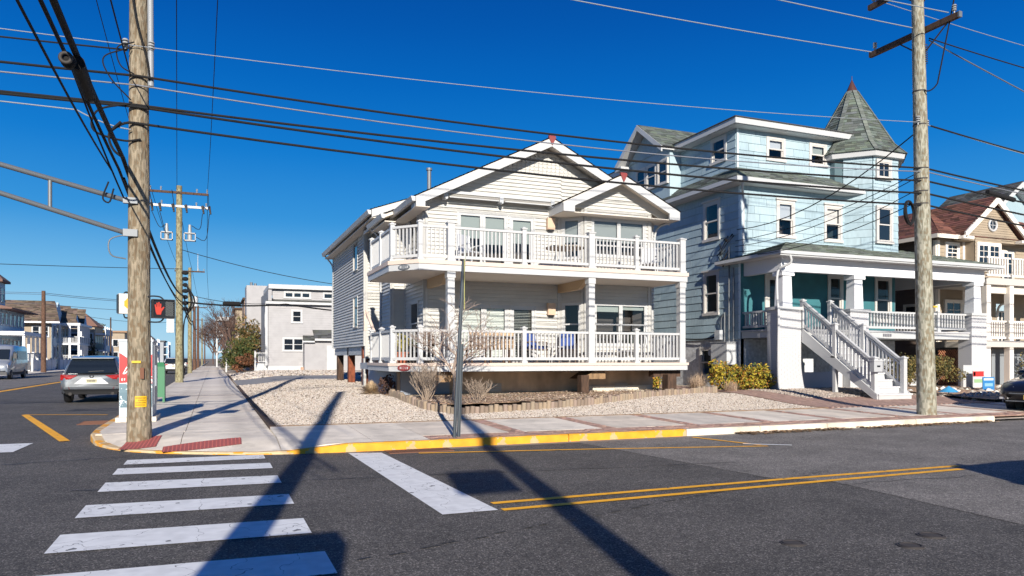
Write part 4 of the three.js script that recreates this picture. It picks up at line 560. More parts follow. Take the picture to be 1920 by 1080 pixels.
// ---------------------------------------------------------------- pale blue three-storey house with a turret
{
  const B = thing('turret_house', 'pale blue three storey house with a pointed corner turret and wide front porch', 'house', [21, .4, 26]);
  const F = front(21.4), L = leftSide(17.57), F3 = front(21.9), L3 = leftSide(17.8), FT = front(20.9);
  const trimM = std(.52, .50, .47, .6);
  const h2 = [hole(19.28, 19.94, 6.04, 7.24), hole(21.57, 22.26, 6.02, 7.24)], h1 = [hole(21.75, 22.32, 3.0, 4.59), hole(24.17, 24.86, 3.0, 4.61), hole(18.75, 19.45, 2.5, 4.5)], h3 = [hole(19.25, 19.94, 9.0, 9.72), hole(21.32, 22.0, 9.0, 9.72)];
  const hl = [hole(22.62, 23.42, 6.05, 7.36), hole(22.68, 23.42, 3.23, 4.7)], hb = [hole(22.87, 23.7, .85, 1.85)], hl3 = [hole(22.54, 23.27, 9.0, 9.8)];
  const wall = new MB();
  backing(wall, F, [[17.57, 2.2], [25.2, 2.2], [25.2, 7.8], [17.57, 7.8]], [...h1, ...h2]); backing(wall, L, [[21.4, 2.2], [34, 2.2], [34, 7.8], [21.4, 7.8]], hl); backing(wall, F3, [[17.8, 7.8], [23.3, 7.8], [23.3, 10], [17.8, 10]], h3); backing(wall, L3, [[21.9, 7.8], [34, 7.8], [34, 10], [21.9, 10]], hl3);
  wall.box(25.08, 25.2, 2.2, 9.9, 21.6, 34); wall.box(17.6, 25.2, 2.2, 9.9, 33.9, 34);
  wall.build('wall', M.blueJoint, B);
  { const m = new MB(); backing(m, leftSide(17.585), [[21.42, .2], [34, .2], [34, 2.2], [21.42, 2.2]], hb); m.box(17.6, 25.2, .2, 2.2, 21.42, 21.54); m.build('basement_wall', M.stucco, B); }
  // siding panels, each its own piece where they can be picked apart
  const rnd = rng(77), mats = [M.blueWall, M.blueWallB, M.blueWallC], rest = new MB(); let count = 0;
  const panels = (f, u0, u1, v0, v1, holes, rowH, len, piece = () => true, mm) => {
    for (let v = v0, k = 0; v < v1 - .02; v += rowH, k++) {
      const e = Math.min(v + rowH, v1); let cuts = [v, e]; for (const h of holes) for (const c of [h[2], h[3]]) if (c > v + .02 && c < e - .02) cuts.push(c); cuts.sort((a, b) => a - b);
      for (let q = 0; q < cuts.length - 1; q++) {
        const a = cuts[q], b = cuts[q + 1], mid = (a + b) / 2, hs = holes.filter(h => h[2] < mid && h[3] > mid).sort((x, y) => x[0] - y[0]), runs = []; let c = u0;
        for (const h of hs) { if (h[0] > c) runs.push([c, h[0]]); c = Math.max(c, h[1]); } if (c < u1) runs.push([c, u1]);
        for (const [r0, r1] of runs) { let x = r0, first = true; while (x < r1 - .01) { let w = first ? len * (.35 + .65 * ((k * 37 % 10) / 10)) : len; first = false; if (r1 - x - w < .15) w = r1 - x; const y = Math.min(r1, x + w), m = piece(x, a) ? new MB() : rest, g = .006, t = .032 - .022 * ((a - v) / rowH), t2 = .032 - .022 * ((b - v) / rowH);
          m.hexa([at(f, x + g, a + (q ? 0 : .008), t), at(f, y - g, a + (q ? 0 : .008), t), at(f, y - g, a, .0), at(f, x + g, a, .0), at(f, x + g, b, t2), at(f, y - g, b, t2), at(f, y - g, b, 0), at(f, x + g, b, 0)]);
          if (m !== rest) { m.build('siding_panel', mm || mats[Math.floor(rnd() * 3)], B); count++; } x = y; } }
      }
    }
  };
  panels(F, 17.59, 22.75, 5.0, 7.8, h2, .29, 1.22); panels(F3, 17.82, 22.5, 8.3, 10, h3, .29, 1.22);
  panels(L, 21.42, 31, 2.2, 7.8, hl, .29, 1.22, (u, v) => u < 26.4); panels(L3, 21.92, 32, 8.1, 10, hl3, .29, 1.22, (u, v) => u < 27);
  rest.build('siding_panel', M.blueWall, B, 'stuff');
  { const m = new MB(), q = (u0, u1, v0, v1) => m.fbox(F, u0, u1, v0, v1, 0, .012); backing(m, front(21.39), [[17.6, 2.45], [25.15, 2.45], [25.15, 5.0], [17.6, 5.0]], h1, .012); m.build('porch_wall', M.teal, B); }
  // turret
  const oct = (ap, k) => { const R = ap / Math.cos(Math.PI / 8), a = Math.PI / 8 + k * Math.PI / 4; return [23.86 + R * Math.sin(a), 22.3 - R * Math.cos(a)]; };   // k=-1: left end of the front face, 0: right end
  const tw = new MB(); { const ring = []; for (let k = 0; k < 8; k++) ring.push(oct(1.588, k)); tw.prism(ring, 4.9, 9.25); tw.build('turret_wall', M.blueJoint, B); }
  const faceOf = k => { const a = oct(1.6, k - 1), b = oct(1.6, k); return slant(a[0], a[1], b[0], b[1]); };
  { const f0 = faceOf(0), u = x => x - f0.o[0], ht = [hole(u(23.40), u(24.04), 5.97, 7.22), hole(u(23.40), u(23.98), 8.4, 8.98)]; panels(f0, .01, f0.len - .01, 4.95, 9.25, ht, .29, 1.5); const f1 = faceOf(-1); panels(f1, .3, f1.len - .01, 4.95, 9.25, [], .29, 1.5); const f2 = faceOf(1); panels(f2, .01, f2.len, 4.95, 9.25, [], .29, 1.5, () => false);
    win(B, f0, u(23.40), u(24.04), 5.97, 7.22, { hung: 1, opaque: 1, mat: trimM, trim: .1, proud: .06 }); win(B, f0, u(23.40), u(23.98), 8.4, 8.98, { opaque: 1, grid: [2, 1], mat: trimM, trim: .1, proud: .06 }); }
  const ring3 = (ap, y) => { const a = []; for (let k = 0; k < 8; k++) { const p = oct(ap, k); a.push(P(p[0], y, p[1])); } return a; };
  { const m = new MB(), a = ring3(1.80, 9.17), b = ring3(1.84, 9.36), c = ring3(1.45, 9.17); for (let k = 0; k < 8; k++) { const n = (k + 1) % 8; m.quad(a[k], a[n], b[n], b[k]); m.quad(c[k], c[n], a[n], a[k]); } m.build('turret_fascia', M.whitePaint, B);
    const green = [.125, .15, .13], prof = [[1.90, 9.36], [1.47, 9.84], [.21, 12.22]];
    for (let k = 0; k < 8; k++) for (let s = 0; s < 2; s++) { const p0 = oct(prof[s][0], k - 1), p1 = oct(prof[s][0], k), q0 = oct(prof[s + 1][0], k - 1), q1 = oct(prof[s + 1][0], k); slope(B, P(p0[0], prof[s][1], p0[1]), P(p1[0], prof[s][1], p1[1]), P(q0[0], prof[s + 1][1], q0[1]), P(q1[0], prof[s + 1][1], q1[1]), green, 100 + k * 2 + s, .13, .26); const hip = new MB(); const r = rng(k + s), N = s ? 16 : 4; hip.any = true; for (let i = 0; i < N; i++) { const f = (t, o) => { const z = oct(lerp(prof[s][0], prof[s + 1][0], t), k); return P(z[0], lerp(prof[s][1], prof[s + 1][1], t) + o, z[1]); }; hip.color(vary(r, [.19, .215, .19], .5)); hip.bar(f(i / N, .02), f((i + 1) / N, .012), .16, .02); } hip.build('hip_shingle', M.roofV, B, 'stuff'); }
    const cap = new MB(); cap.geom(new THREE.CylinderGeometry(.015, .26, .58, 8), new THREE.Matrix4().makeTranslation(23.86, 12.44, -22.3)); cap.cyl(P(23.86, 12.70, 22.3), P(23.86, 12.88, 22.3), .018, .012, 6); cap.build('turret_cap', std(.075, .03, .025, .5), B); }
  // flat top roof, pent roof, dormer
  { const m = new MB(); m.box(17.35, 23.45, 9.97, 10.18, 21.4, 34.3); m.build('cornice', M.whitePaint, B); const r = new MB(); r.box(17.31, 23.49, 10.18, 10.215, 21.36, 34.3); r.build('roof', std(.05, .05, .05, .9), B); const s = new MB(); s.box(17.42, 23.4, 9.95, 9.968, 21.46, 34.2); s.build('soffit', std(.55, .57, .58, .7), B); }
  const green = [.135, .158, .138];
  { slope(B, P(17.0, 7.92, 20.9), P(23.3, 7.92, 20.9), P(17.8, 8.52, 21.9), P(23.2, 8.52, 21.9), green, 31); slope(B, P(17.0, 7.92, 34), P(17.0, 7.92, 20.9), P(17.8, 8.52, 34), P(17.8, 8.52, 21.9), green, 32);
    const m = new MB(); m.box(16.99, 23.4, 7.76, 7.91, 20.86, 20.96); m.box(16.99, 17.09, 7.76, 7.91, 20.96, 34); m.build('gutter', M.whitePaint, B); const sm = std(.52, .52, .51, .7); new MB().box(17.09, 23.3, 7.73, 7.77, 20.96, 21.85).build('soffit', sm, B); new MB().box(17.09, 17.8, 7.735, 7.772, 21.86, 34).build('soffit', sm, B); }
  { const g = leftSide(17.25), m = new MB(); m.fbox(g, 25.35, 28.6, 8.1, 10.1, -.6, 0); m.build('dormer_wall', M.blueWall, B); const t = new MB(), tri = [[25.5, 10.1], [28.5, 10.1], [27, 11.2]]; backing(t, leftSide(17.2), tri, [], .1); t.build('dormer_gable', M.blueWallB, B);
    const rf = new MB(); for (const [z0, z1] of [[25.2, 27], [28.8, 27]]) rf.hexa([P(16.75, 9.97, z0), P(16.75, 11.3, z1), P(21, 11.3, z1), P(21, 9.97, z0), P(16.75, 10.08, z0), P(16.75, 11.42, z1), P(21, 11.42, z1), P(21, 10.08, z0)]); rf.build('dormer_roof', M.whitePaint, B);
    slope(B, P(16.72, 10.09, 25.15), P(21, 10.09, 25.15), P(16.72, 11.45, 27), P(21, 11.45, 27), green, 41);
    const f = new MB(); for (const [z0, z1] of [[25.15, 27], [28.85, 27]]) f.hexa([P(16.7, 9.85, z0), P(16.7, 11.2, z1), P(16.76, 11.2, z1), P(16.76, 9.85, z0), P(16.7, 10.09, z0), P(16.7, 11.43, z1), P(16.76, 11.43, z1), P(16.76, 10.09, z0)]); f.box(16.7, 17.2, 9.83, 10.0, 28.3, 28.85); f.build('dormer_fascia', M.whitePaint, B);
    for (const [a, b] of [[25.5, 26.1], [26.35, 26.95], [27.15, 27.75]]) win(B, g, a, b, 8.75, 9.65, { hung: 1, opaque: 1, mat: trimM, trim: .08 }); }
  // windows
  const W = (f, a, b, c, d, o = {}) => win(B, f, a, b, c, d, { hung: 1, mat: trimM, trim: .1, proud: .05, hood: 1, sash: .05, room: M.room, ...o });
  const bl = std(.34, .38, .42, .9);
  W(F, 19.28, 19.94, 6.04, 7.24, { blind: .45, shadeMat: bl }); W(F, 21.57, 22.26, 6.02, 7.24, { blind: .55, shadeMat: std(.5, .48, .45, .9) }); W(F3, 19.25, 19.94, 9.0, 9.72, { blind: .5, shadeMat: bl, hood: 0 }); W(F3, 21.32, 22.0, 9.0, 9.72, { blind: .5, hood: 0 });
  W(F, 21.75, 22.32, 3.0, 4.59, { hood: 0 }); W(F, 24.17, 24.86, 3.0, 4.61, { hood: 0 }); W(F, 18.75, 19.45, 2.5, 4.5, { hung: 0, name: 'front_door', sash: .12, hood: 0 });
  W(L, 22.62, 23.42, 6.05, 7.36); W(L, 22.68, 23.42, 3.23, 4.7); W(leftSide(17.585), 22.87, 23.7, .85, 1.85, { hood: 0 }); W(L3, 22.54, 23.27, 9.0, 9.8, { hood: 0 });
  { const m = new MB(); m.fbox(F, 17.575, 17.66, 5.0, 7.75, -.01, .035); m.fbox(L, 21.40, 21.48, 2.2, 7.75, -.01, .03); m.fbox(F3, 17.8, 17.88, 8.5, 9.96, -.01, .03); m.build('corner_board', std(.62, .72, .75, .7), B); }
  // porch
  { let m = new MB(); m.box(17.6, 27.75, 2.22, 2.44, 19.5, 21.38); m.build('porch_rim', M.whitePaint, B); m = new MB(); m.box(17.56, 27.79, 2.441, 2.5, 19.46, 21.38); m.build('porch_floor', std(.42, .42, .43, .7), B);
    m = new MB(); m.box(17.7, 27.7, 4.45, 4.92, 19.5, 19.72); m.box(17.7, 17.92, 4.46, 4.92, 19.73, 21.38); m.box(27.48, 27.69, 4.46, 4.92, 19.73, 24); m.build('porch_beam', std(.66, .67, .69, .55), B);
    m = new MB(); m.box(17.3, 28.0, 4.921, 4.95, 19.08, 21.38); m.box(25.25, 28.0, 4.922, 4.951, 21.39, 24); m.box(17.3, 17.56, 4.92, 4.95, 21.39, 22.4); m.build('porch_ceiling', std(.58, .58, .57, .7), B);
    m = new MB(); m.box(17.2, 28.1, 4.95, 5.06, 18.98, 19.1); m.box(17.2, 17.32, 4.95, 5.06, 19.1, 22.4); m.box(17.24, 28.06, 4.90, 4.951, 19.03, 19.09); m.build('gutter', M.whitePaint, B);
    slope(B, P(17.22, 5.06, 19.0), P(28.08, 5.06, 19.0), P(19.65, 5.80, 21.4), P(25.7, 5.80, 21.4), green, 51, .13); slope(B, P(17.22, 5.06, 21.4), P(17.22, 5.06, 19.0), P(19.65, 5.8, 21.4), P(19.65, 5.8, 21.4), green, 52, .13); slope(B, P(17.22, 5.06, 22.4), P(17.22, 5.06, 21.35), P(17.58, 5.17, 22.4), P(17.58, 5.17, 21.35), green, 53, .13);
    m = new MB(); m.hexa([P(25.2, 4.96, 21.4), P(28.06, 4.96, 21.4), P(28.06, 4.96, 24), P(25.2, 4.96, 24), P(25.2, 5.8, 21.4), P(28.06, 5.06, 21.4), P(28.06, 5.06, 24), P(25.2, 5.8, 24)]); m.build('porch_roof', std(.13, .15, .135, .95), B);
    for (const x of [17.98, 21.2, 27.32]) { const c = new MB(); c.hexa([P(x - .21, 3.24, 19.5), P(x + .21, 3.24, 19.5), P(x + .21, 3.24, 19.9), P(x - .21, 3.24, 19.9), P(x - .18, 4.45, 19.53), P(x + .18, 4.45, 19.53), P(x + .18, 4.45, 19.87), P(x - .18, 4.45, 19.87)]); c.box(x - .26, x + .26, 4.30, 4.449, 19.46, 19.94); c.build('porch_column', std(.70, .71, .73, .55), B); }
    // painted brick piers: real courses
    const pier = (x0, x1, z0, z1, fl) => { const core = new MB(), y0 = .25; core.box(x0 + .012, x1 - .012, y0, 3.14, z0 + .012, z1 - .012); const o = core.build('pier', std(.62, .62, .63, .9), B), b = new MB(); for (let y = y0, k = 0; y < 3.12; y += .075, k++) { const f = fl * Math.pow(clamp((1.3 - y) / 1.05, 0, 1), 1.5), X0 = x0, X1 = x1 + f, n = 4, w = (X1 - X0) / n, s = (k % 2) * w * .5; for (let i = 0; i <= n; i++) { const a = Math.max(X0, X0 + i * w - s), c = Math.min(X1, X0 + (i + 1) * w - s); if (c - a > .02) b.box(a + .003, c - .003, y, y + .069, z0, z1); } } b.build('brick_course', M.whiteBrick, o, 'stuff'); const c = new MB(); c.box(x0 - .05, x1 + .05, 3.14, 3.24, z0 - .05, z1 + .05); c.build('pier_cap', M.white, o); };
    pier(17.5, 18.47, 19.4, 19.95, .2); pier(20.68, 21.56, 19.4, 19.95, 0); pier(26.84, 27.68, 19.4, 19.95, 0);
    m = new MB(); m.box(18.49, 20.66, .2, 1.02, 19.72, 19.86); m.box(17.52, 17.66, .2, 1.0, 19.98, 21.38); m.build('low_wall', M.whiteBrick, B);
    m = new MB(); m.box(21.6, 26.8, .2, .95, 21.0, 21.12); m.build('low_wall', M.stucco, B);
    railing(B, [17.66, 2.5, 21.36], [17.66, 2.5, 19.97], .66, { gap: .14, bw: .05 }); railing(B, [21.58, 2.5, 19.62], [25.2, 2.5, 19.62], .7, { gap: .15, bw: .06 }); railing(B, [25.35, 2.5, 19.62], [26.82, 2.5, 19.62], .7, { gap: .15, bw: .06 }); newel(B, 25.28, 2.5, 3.22, 19.62, .12); railing(B, [27.6, 2.5, 19.97], [27.6, 2.5, 23.9], .7, { gap: .15, bw: .06 });
    // stairs run straight out towards the street
    const st = new MB(), N = 11, zt = 19.4, zb = 16.42, rise = (2.5 - .22) / (N + .0), run = (zt - zb) / (N - 1);
    for (let i = 0; i < N; i++) { const y1 = .22 + rise * (i + 1) - .003, z0 = 16.30 + run * i, t = new MB(); if (i === N - 1) break; t.box(18.5 + (i ? .06 : 0), 19.9 - (i ? .06 : 0), y1 - .04, y1, z0 - .03, z0 + run + (i ? .0 : .05)); t.build('tread', std(.60, .60, .61, .6), B); const r = new MB(); r.box(18.52 + (i ? .05 : 0), 19.88 - (i ? .05 : 0), y1 - rise, y1 - .041, z0, z0 + .025); r.build('riser', M.whitePaint, B); }
    for (const x of [18.47, 19.84]) { const s = new MB(); s.hexa([P(x, .2, 16.33), P(x + .06, .2, 16.33), P(x + .06, 2.06, 19.38), P(x, 2.06, 19.38), P(x, .42, 16.33), P(x + .06, .42, 16.33), P(x + .06, 2.52, 19.38), P(x, 2.52, 19.38)]); s.build('stringer', M.whitePaint, B); }
    for (const x of [18.56, 19.78]) { newel(B, x, .42, 1.5, 16.5, .14, 'stair_newel'); newel(B, x, 1.52, 2.58, 18.02, .13, 'stair_newel'); newel(B, x, 2.5, 3.45, 19.42, .13, 'stair_newel'); for (const [za, ya, zb2, yb] of [[16.57, .5, 17.95, 1.47], [18.09, 1.57, 19.35, 2.46]]) { const a = P(x, ya, za), b = P(x, yb, zb2), up = h => new THREE.Vector3(0, h, 0), m = new MB(); m.bar(a.clone().add(up(.93)), b.clone().add(up(.93)), .1, .07); m.bar(a.clone().add(up(.80)), b.clone().add(up(.80)), .045, .05); m.bar(a.clone().add(up(.16)), b.clone().add(up(.16)), .06, .08); const r = m.build('stair_railing', M.white, B), w = worldOf(r), n = 10, g = cachedBox(.045, .6, .045); for (let i = 1; i < n; i++) { const p = a.clone().lerp(b, i / n), q = new THREE.Mesh(g, M.white); q.name = 'baluster'; q.position.set(p.x - w.x, p.y + .49 - w.y, p.z - w.z); q.castShadow = q.receiveShadow = true; r.add(q); } } }
    m = new MB(); m.box(18.5, 18.62, .2, 1.5, 17.95, 18.07); m.build('stair_support', M.white, B);
    // lattice screen on the porch behind the stair head
    const la = new MB(); for (let i = -8; i < 16; i++) { const a = i * .12; for (const s of [1, -1]) { const x0 = 18.5 + a, x1 = x0 + .7; const c0 = clamp(x0, 18.5, 19.7), c1 = clamp(x1, 18.5, 19.7); if (c1 - c0 < .03) continue; const y = x => s > 0 ? 2.5 + (x - x0) : 3.2 - (x - x0); la.bar(P(c0, y(c0), 20.9 + s * .01), P(c1, y(c1), 20.9 + s * .01), .012, .03); } } la.build('lattice_screen', M.white, B);
    // downspouts
    m = new MB(); m.tube([P(17.62, 5.0, 19.05), P(17.75, 4.7, 19.1), P(17.55, 4.5, 19.42), P(17.5, 4.3, 19.46), P(17.5, 3.5, 19.46), P(17.46, 3.1, 19.36), P(17.46, .5, 19.36), P(17.4, .35, 19.2)], .045, 8, 60); m.tube([P(17.3, 7.78, 20.95), P(17.45, 7.55, 21.15), P(17.64, 7.4, 21.34), P(17.64, 5.3, 21.34)], .045, 8, 30); m.build('downspout', M.whitePaint, B);
    const nn = new MB(); for (let i = 0; i < 4; i++) { const x = 22.35 + i * .11; nn.box(x, x + .07, 2.29, 2.39, 19.475, 19.497); } nn.build('house_number', std(.18, .18, .2, .6), B); }
  // meter box, conduits, cables on the left wall
  { const m = new MB(); m.box(17.08, 17.56, 1.28, 2.08, 21.55, 22.45); m.box(17.05, 17.56, 2.08, 2.1, 21.52, 22.48); m.build('meter_cabinet', std(.50, .51, .52, .5), B); const c = new MB(); for (const [z, y] of [[21.7, 4.8], [21.95, 5.6], [22.2, 3.2]]) c.cyl(P(17.5, 2.1, z), P(17.5, y, z), .028, .028, 8); c.tube([P(17.5, 3.2, 22.2), P(17.48, 3.0, 22.35), P(17.5, 2.5, 22.4)], .02, 6); c.build('conduit', M.galv, B); const b = new MB(); b.box(17.35, 17.55, 2.2, 2.55, 22.3, 22.6); b.cyl(P(17.36, 1.7, 22.9), P(17.5, 1.7, 22.9), .1, .1, 14); b.build('electric_meter', M.greyPaint, B);
    const k = new MB(), r = rng(9); for (let i = 0; i < 9; i++) { const z = 21.5 + r() * 1.0, y = 5.2 + r() * .9; k.tube([P(17.52, y, z), P(17.35, y - .2 - r() * .3, z + .15), P(17.42, y - .5 + r() * .5, z + .4 * r()), P(17.52, y - .3 + r() * .3, z + .5)], .016, 5, 14); } k.tube([P(17.5, 2.3, 25.2), P(17.45, 2.24, 23.5), P(17.45, 2.3, 22.6)], .03, 6); k.build('cable_loops', M.cable, B); }
}
// ---------------------------------------------------------------- tan house on the right, roof beyond it
const redC = [.21, .085, .06], brownC = [.17, .125, .09], greyC = [.10, .105, .10];
{
  const T = thing('tan_house', 'tan house with a red-brown roof, round gable window and balcony right of the blue house', 'house', [32, .4, 25]);
  const F = front(22), L = leftSide(28.3), tr = std(.78, .72, .64, .6), FC = front(21.5);
  const sid = new MB(), w = new MB(), br = new MB();
  const hf = [hole(28.85, 29.5, 5.65, 6.35), hole(31.75, 33.0, 4.75, 6.2), hole(28.8, 29.7, 2.6, 3.9), hole(32.0, 33.0, 2.25, 3.9)];
  lapRows(sid, F, [[28.3, .4], [38, .4], [38, 6.6], [28.3, 6.6]], hf, .16, .02); lapRows(sid, FC, [[29.95, 4.8], [31.55, 4.8], [31.55, 6.6], [29.95, 6.6]], [hole(30.1, 31.4, 5.3, 6.35)], .16, .02); lapRows(sid, FC, [[29.2, 6.6], [32.8, 6.6], [31, 8.2]], [], .1, .02); sid.build('siding', M.tanWall, T, 'stuff');
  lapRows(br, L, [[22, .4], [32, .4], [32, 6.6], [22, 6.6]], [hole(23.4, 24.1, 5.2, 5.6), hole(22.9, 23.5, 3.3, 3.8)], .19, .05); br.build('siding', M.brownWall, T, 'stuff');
  backing(w, F, [[28.3, .4], [38, .4], [38, 6.6], [28.3, 6.6]], hf); backing(w, L, [[22.02, .4], [32, .4], [32, 6.6], [22.02, 6.6]], []); w.box(29.96, 31.54, 4.8, 6.6, 21.52, 21.98); w.box(29.2, 32.8, 6.5, 6.65, 21.52, 22); w.build('wall', M.tanWall, T);
  { const m = new MB(); backing(m, front(21.52), [[29.2, 6.6], [32.8, 6.6], [31, 8.2]], [], .3); m.build('gable_wall', M.tanWall, T); }
  win(T, F, 28.85, 29.5, 5.65, 6.35, { hung: 1, opaque: 1, mat: tr, trim: .1, grid: [2, 2] }); win(T, FC, 30.1, 31.4, 5.3, 6.35, { n: 2, hung: 1, opaque: 1, mat: tr, trim: .1, grid: [2, 2] }); win(T, F, 31.75, 33.0, 4.75, 6.2, { n: 2, opaque: 1, mat: tr, trim: .08, grid: [2, 3], name: 'balcony_door' }); win(T, F, 28.8, 29.7, 2.6, 3.9, { hung: 1, opaque: 1, mat: tr, trim: .1, grid: [2, 2] }); win(T, F, 30.4, 31.5, 2.3, 3.9, { n: 2, opaque: 1, mat: tr, trim: .1 }); win(T, L, 23.4, 24.1, 5.2, 5.6, { opaque: 1, mat: tr }); win(T, L, 22.9, 23.5, 3.3, 3.8, { opaque: 1, mat: tr });
  { const d = new MB(); d.fbox(F, 32.0, 32.1, 2.25, 3.6, 0, .06); d.fbox(F, 32.9, 33.0, 2.25, 3.6, 0, .06); d.fbox(F, 32.28, 32.34, 2.25, 3.55, 0, .05); d.fbox(F, 32.66, 32.72, 2.25, 3.55, 0, .05); const arc = []; for (let i = 0; i <= 12; i++) { const a = Math.PI * i / 12; arc.push(P(32.5 - Math.cos(a) * .46, 3.58 + Math.sin(a) * .34, 21.95)); } d.tube(arc, .05, 6, 24); d.tube([P(32.0, 3.56, 21.96), P(33.0, 3.56, 21.96)], .03, 6); const o = d.build('arched_door', tr, T), g = new MB(); g.fbox(F, 32.1, 32.9, 2.25, 3.6, .01, .02); g.build('pane', M.glassDark, o); }
  { const g = new MB(), ring = new THREE.TorusGeometry(.24, .05, 8, 28); g.geom(ring, new THREE.Matrix4().makeTranslation(31, 7.22, -21.46)); g.box(30.99, 31.01, 7.0, 7.44, 21.45, 21.47); g.box(30.78, 31.22, 7.21, 7.23, 21.452, 21.468); const o = g.build('round_window', M.white, T), p = new MB(); p.cyl(P(31, 7.22, 21.50), P(31, 7.22, 21.47), .22, .22, 24); p.build('pane', M.glassDark, o); }
  { const r = new MB(), A = P(27.8, 6.62, 21.5), Bc = P(34.4, 6.62, 21.5), C = P(31.1, 8.4, 24.6), D = P(31.1, 8.4, 34), E = P(27.8, 6.62, 34), G = P(34.4, 6.62, 34); r.tri(A, Bc, C).quad(A, C, D, E).quad(Bc, G, D, C).quad(A, E, G, Bc); r.build('roof', M.creamTrim, T); slope(T, P(27.75, 6.66, 34), P(27.75, 6.66, 21.45), P(31.1, 8.47, 34), P(31.1, 8.47, 24.6), redC, 61, .16, .35); slope(T, P(27.75, 6.66, 21.45), P(34.45, 6.66, 21.45), P(31.0, 8.47, 24.6), P(31.2, 8.47, 24.6), redC, 63, .16, .35); slope(T, P(33.6, 6.75, 21.5), P(39, 6.75, 21.5), P(33.6, 8.6, 25.5), P(39, 8.6, 25.5), redC, 62, .16, .35);
    const f = new MB(); for (const [x0, y0, x1, y1] of [[29.0, 6.62, 31, 8.42], [33.0, 6.62, 31, 8.42]]) f.hexa([P(x0, y0 - .1, 21.2), P(x1, y1 - .3, 21.2), P(x1, y1 - .3, 21.28), P(x0, y0 - .1, 21.28), P(x0, y0 + .14, 21.2), P(x1, y1, 21.2), P(x1, y1, 21.28), P(x0, y0 + .14, 21.28)]); f.box(28.85, 29.5, 6.5, 6.62, 21.2, 21.5); f.box(32.5, 33.1, 6.5, 6.62, 21.2, 21.5); f.box(27.75, 29.2, 6.5, 6.68, 21.45, 21.5); f.box(33, 38.5, 6.5, 6.68, 21.4, 21.5); f.box(27.72, 27.8, 6.52, 6.68, 21.5, 33); f.build('fascia', tr, T); const gr = new MB(); for (const x of [29.0, 33.0]) gr.hexa([P(x, 6.6, 21.28), P(31, 8.34, 21.28), P(31, 8.34, 24.5), P(x, 6.6, 21.8), P(x, 6.68, 21.28), P(31, 8.42, 21.28), P(31, 8.42, 24.5), P(x, 6.68, 21.8)]); gr.build('gable_roof', std(.17, .08, .06, .95), T); slope(T, P(28.97, 6.70, 21.9), P(28.97, 6.70, 21.2), P(31, 8.45, 24.6), P(31, 8.45, 21.2), redC, 64, .16, .35); }
  { const m = new MB(); for (const u of [28.36, 29.9]) m.fbox(F, u - .07, u + .07, .4, 6.5, -.01, .05); m.fbox(L, 22, 22.14, .4, 6.5, -.01, .06); m.build('corner_board', tr, T);
    const d = new MB(); d.box(28.1, 38, 4.42, 4.68, 19.7, 22); d.box(28.1, 38, 1.95, 2.2, 19.7, 22); d.build('balcony_floor', std(.5, .47, .43, .7), T); const c = new MB(); c.box(28.2, 38, 4.1, 4.419, 19.9, 20.1); c.build('balcony_beam', std(.62, .57, .5, .7), T);
    railing(T, [28.2, 4.68, 19.8], [29.6, 4.68, 19.8], .85, { gap: .16, bw: .07, mat: tr }); railing(T, [29.7, 4.68, 19.8], [33, 4.68, 19.8], .85, { gap: .16, bw: .07, mat: tr }); railing(T, [28.4, 2.2, 19.8], [29.35, 2.2, 19.8], .8, { gap: .13, bw: .06, mat: tr }); railing(T, [29.5, 2.2, 19.8], [33, 2.2, 19.8], .8, { gap: .13, bw: .06, mat: tr });
    for (const x of [28.3, 29.65, 33]) { const p = new MB(); p.box(x - .12, x + .12, .3, 4.42, 19.75, 19.98); p.build('porch_post', tr, T); }
    for (const [x0, x1] of [[26.6, 27.9], [28.0, 29.4]]) { const la = new MB(), W = x1 - x0; for (let i = -12; i < 14; i++) for (const s of [1, -1]) { const a = x0 + i * .13, b = a + 1.5, c0 = clamp(a, x0, x1), c1 = clamp(b, x0, x1); if (c1 - c0 < .04) continue; const y = x => s > 0 ? .35 + (x - a) : 1.85 - (x - a); la.bar(P(c0, y(c0), 20.6 + s * .012), P(c1, y(c1), 20.6 + s * .012), .014, .035); } la.build('lattice', std(.30, .12, .06, .8), T); const b = new MB(); b.box(x0, x1, .3, 1.9, 20.9, 20.95); b.build('lattice_backing', M.black, T); }
    const gb = new MB(); gb.box(29.4, 32, .3, 1.9, 20.4, 20.5); gb.build('basement_wall', std(.22, .24, .26, .8), T); }
  const R = thing('gabled_house', 'white and pale blue gable roofed house showing above the tan house', 'house', [44, .4, 30]);
  { const m = new MB(), f = front(29), tri = [[40.5, 7.5], [47, 7.5], [47, 9], [43.6, 11.6], [40.5, 9]]; backing(m, f, [[40.5, .4], [47, .4], [47, 9.2], [43.6, 11.4], [40.5, 9.2]], [], 4); m.build('wall', M.blueWallB, R); const k = new MB(); for (const [x0, x1] of [[39.9, 43.6], [47.3, 43.6]]) k.hexa([P(x0, 8.75, 28.4), P(x1, 11.45, 28.4), P(x1, 11.45, 33), P(x0, 8.75, 33), P(x0, 9.0, 28.4), P(x1, 11.8, 28.4), P(x1, 11.8, 33), P(x0, 9.0, 33)]); k.build('roof', M.whitePaint, R); const s = new MB(); for (let i = 0; i < 3; i++) s.fbox(f, 40.5, 47, 8.0 + i * .5, 8.06 + i * .5, 0, .05); s.build('trim_board', M.whitePaint, R); slope(R, P(39.9, 9.02, 33), P(39.9, 9.02, 28.3), P(43.6, 11.82, 33), P(43.6, 11.82, 28.3), greyC, 66, .2, .4); }
}
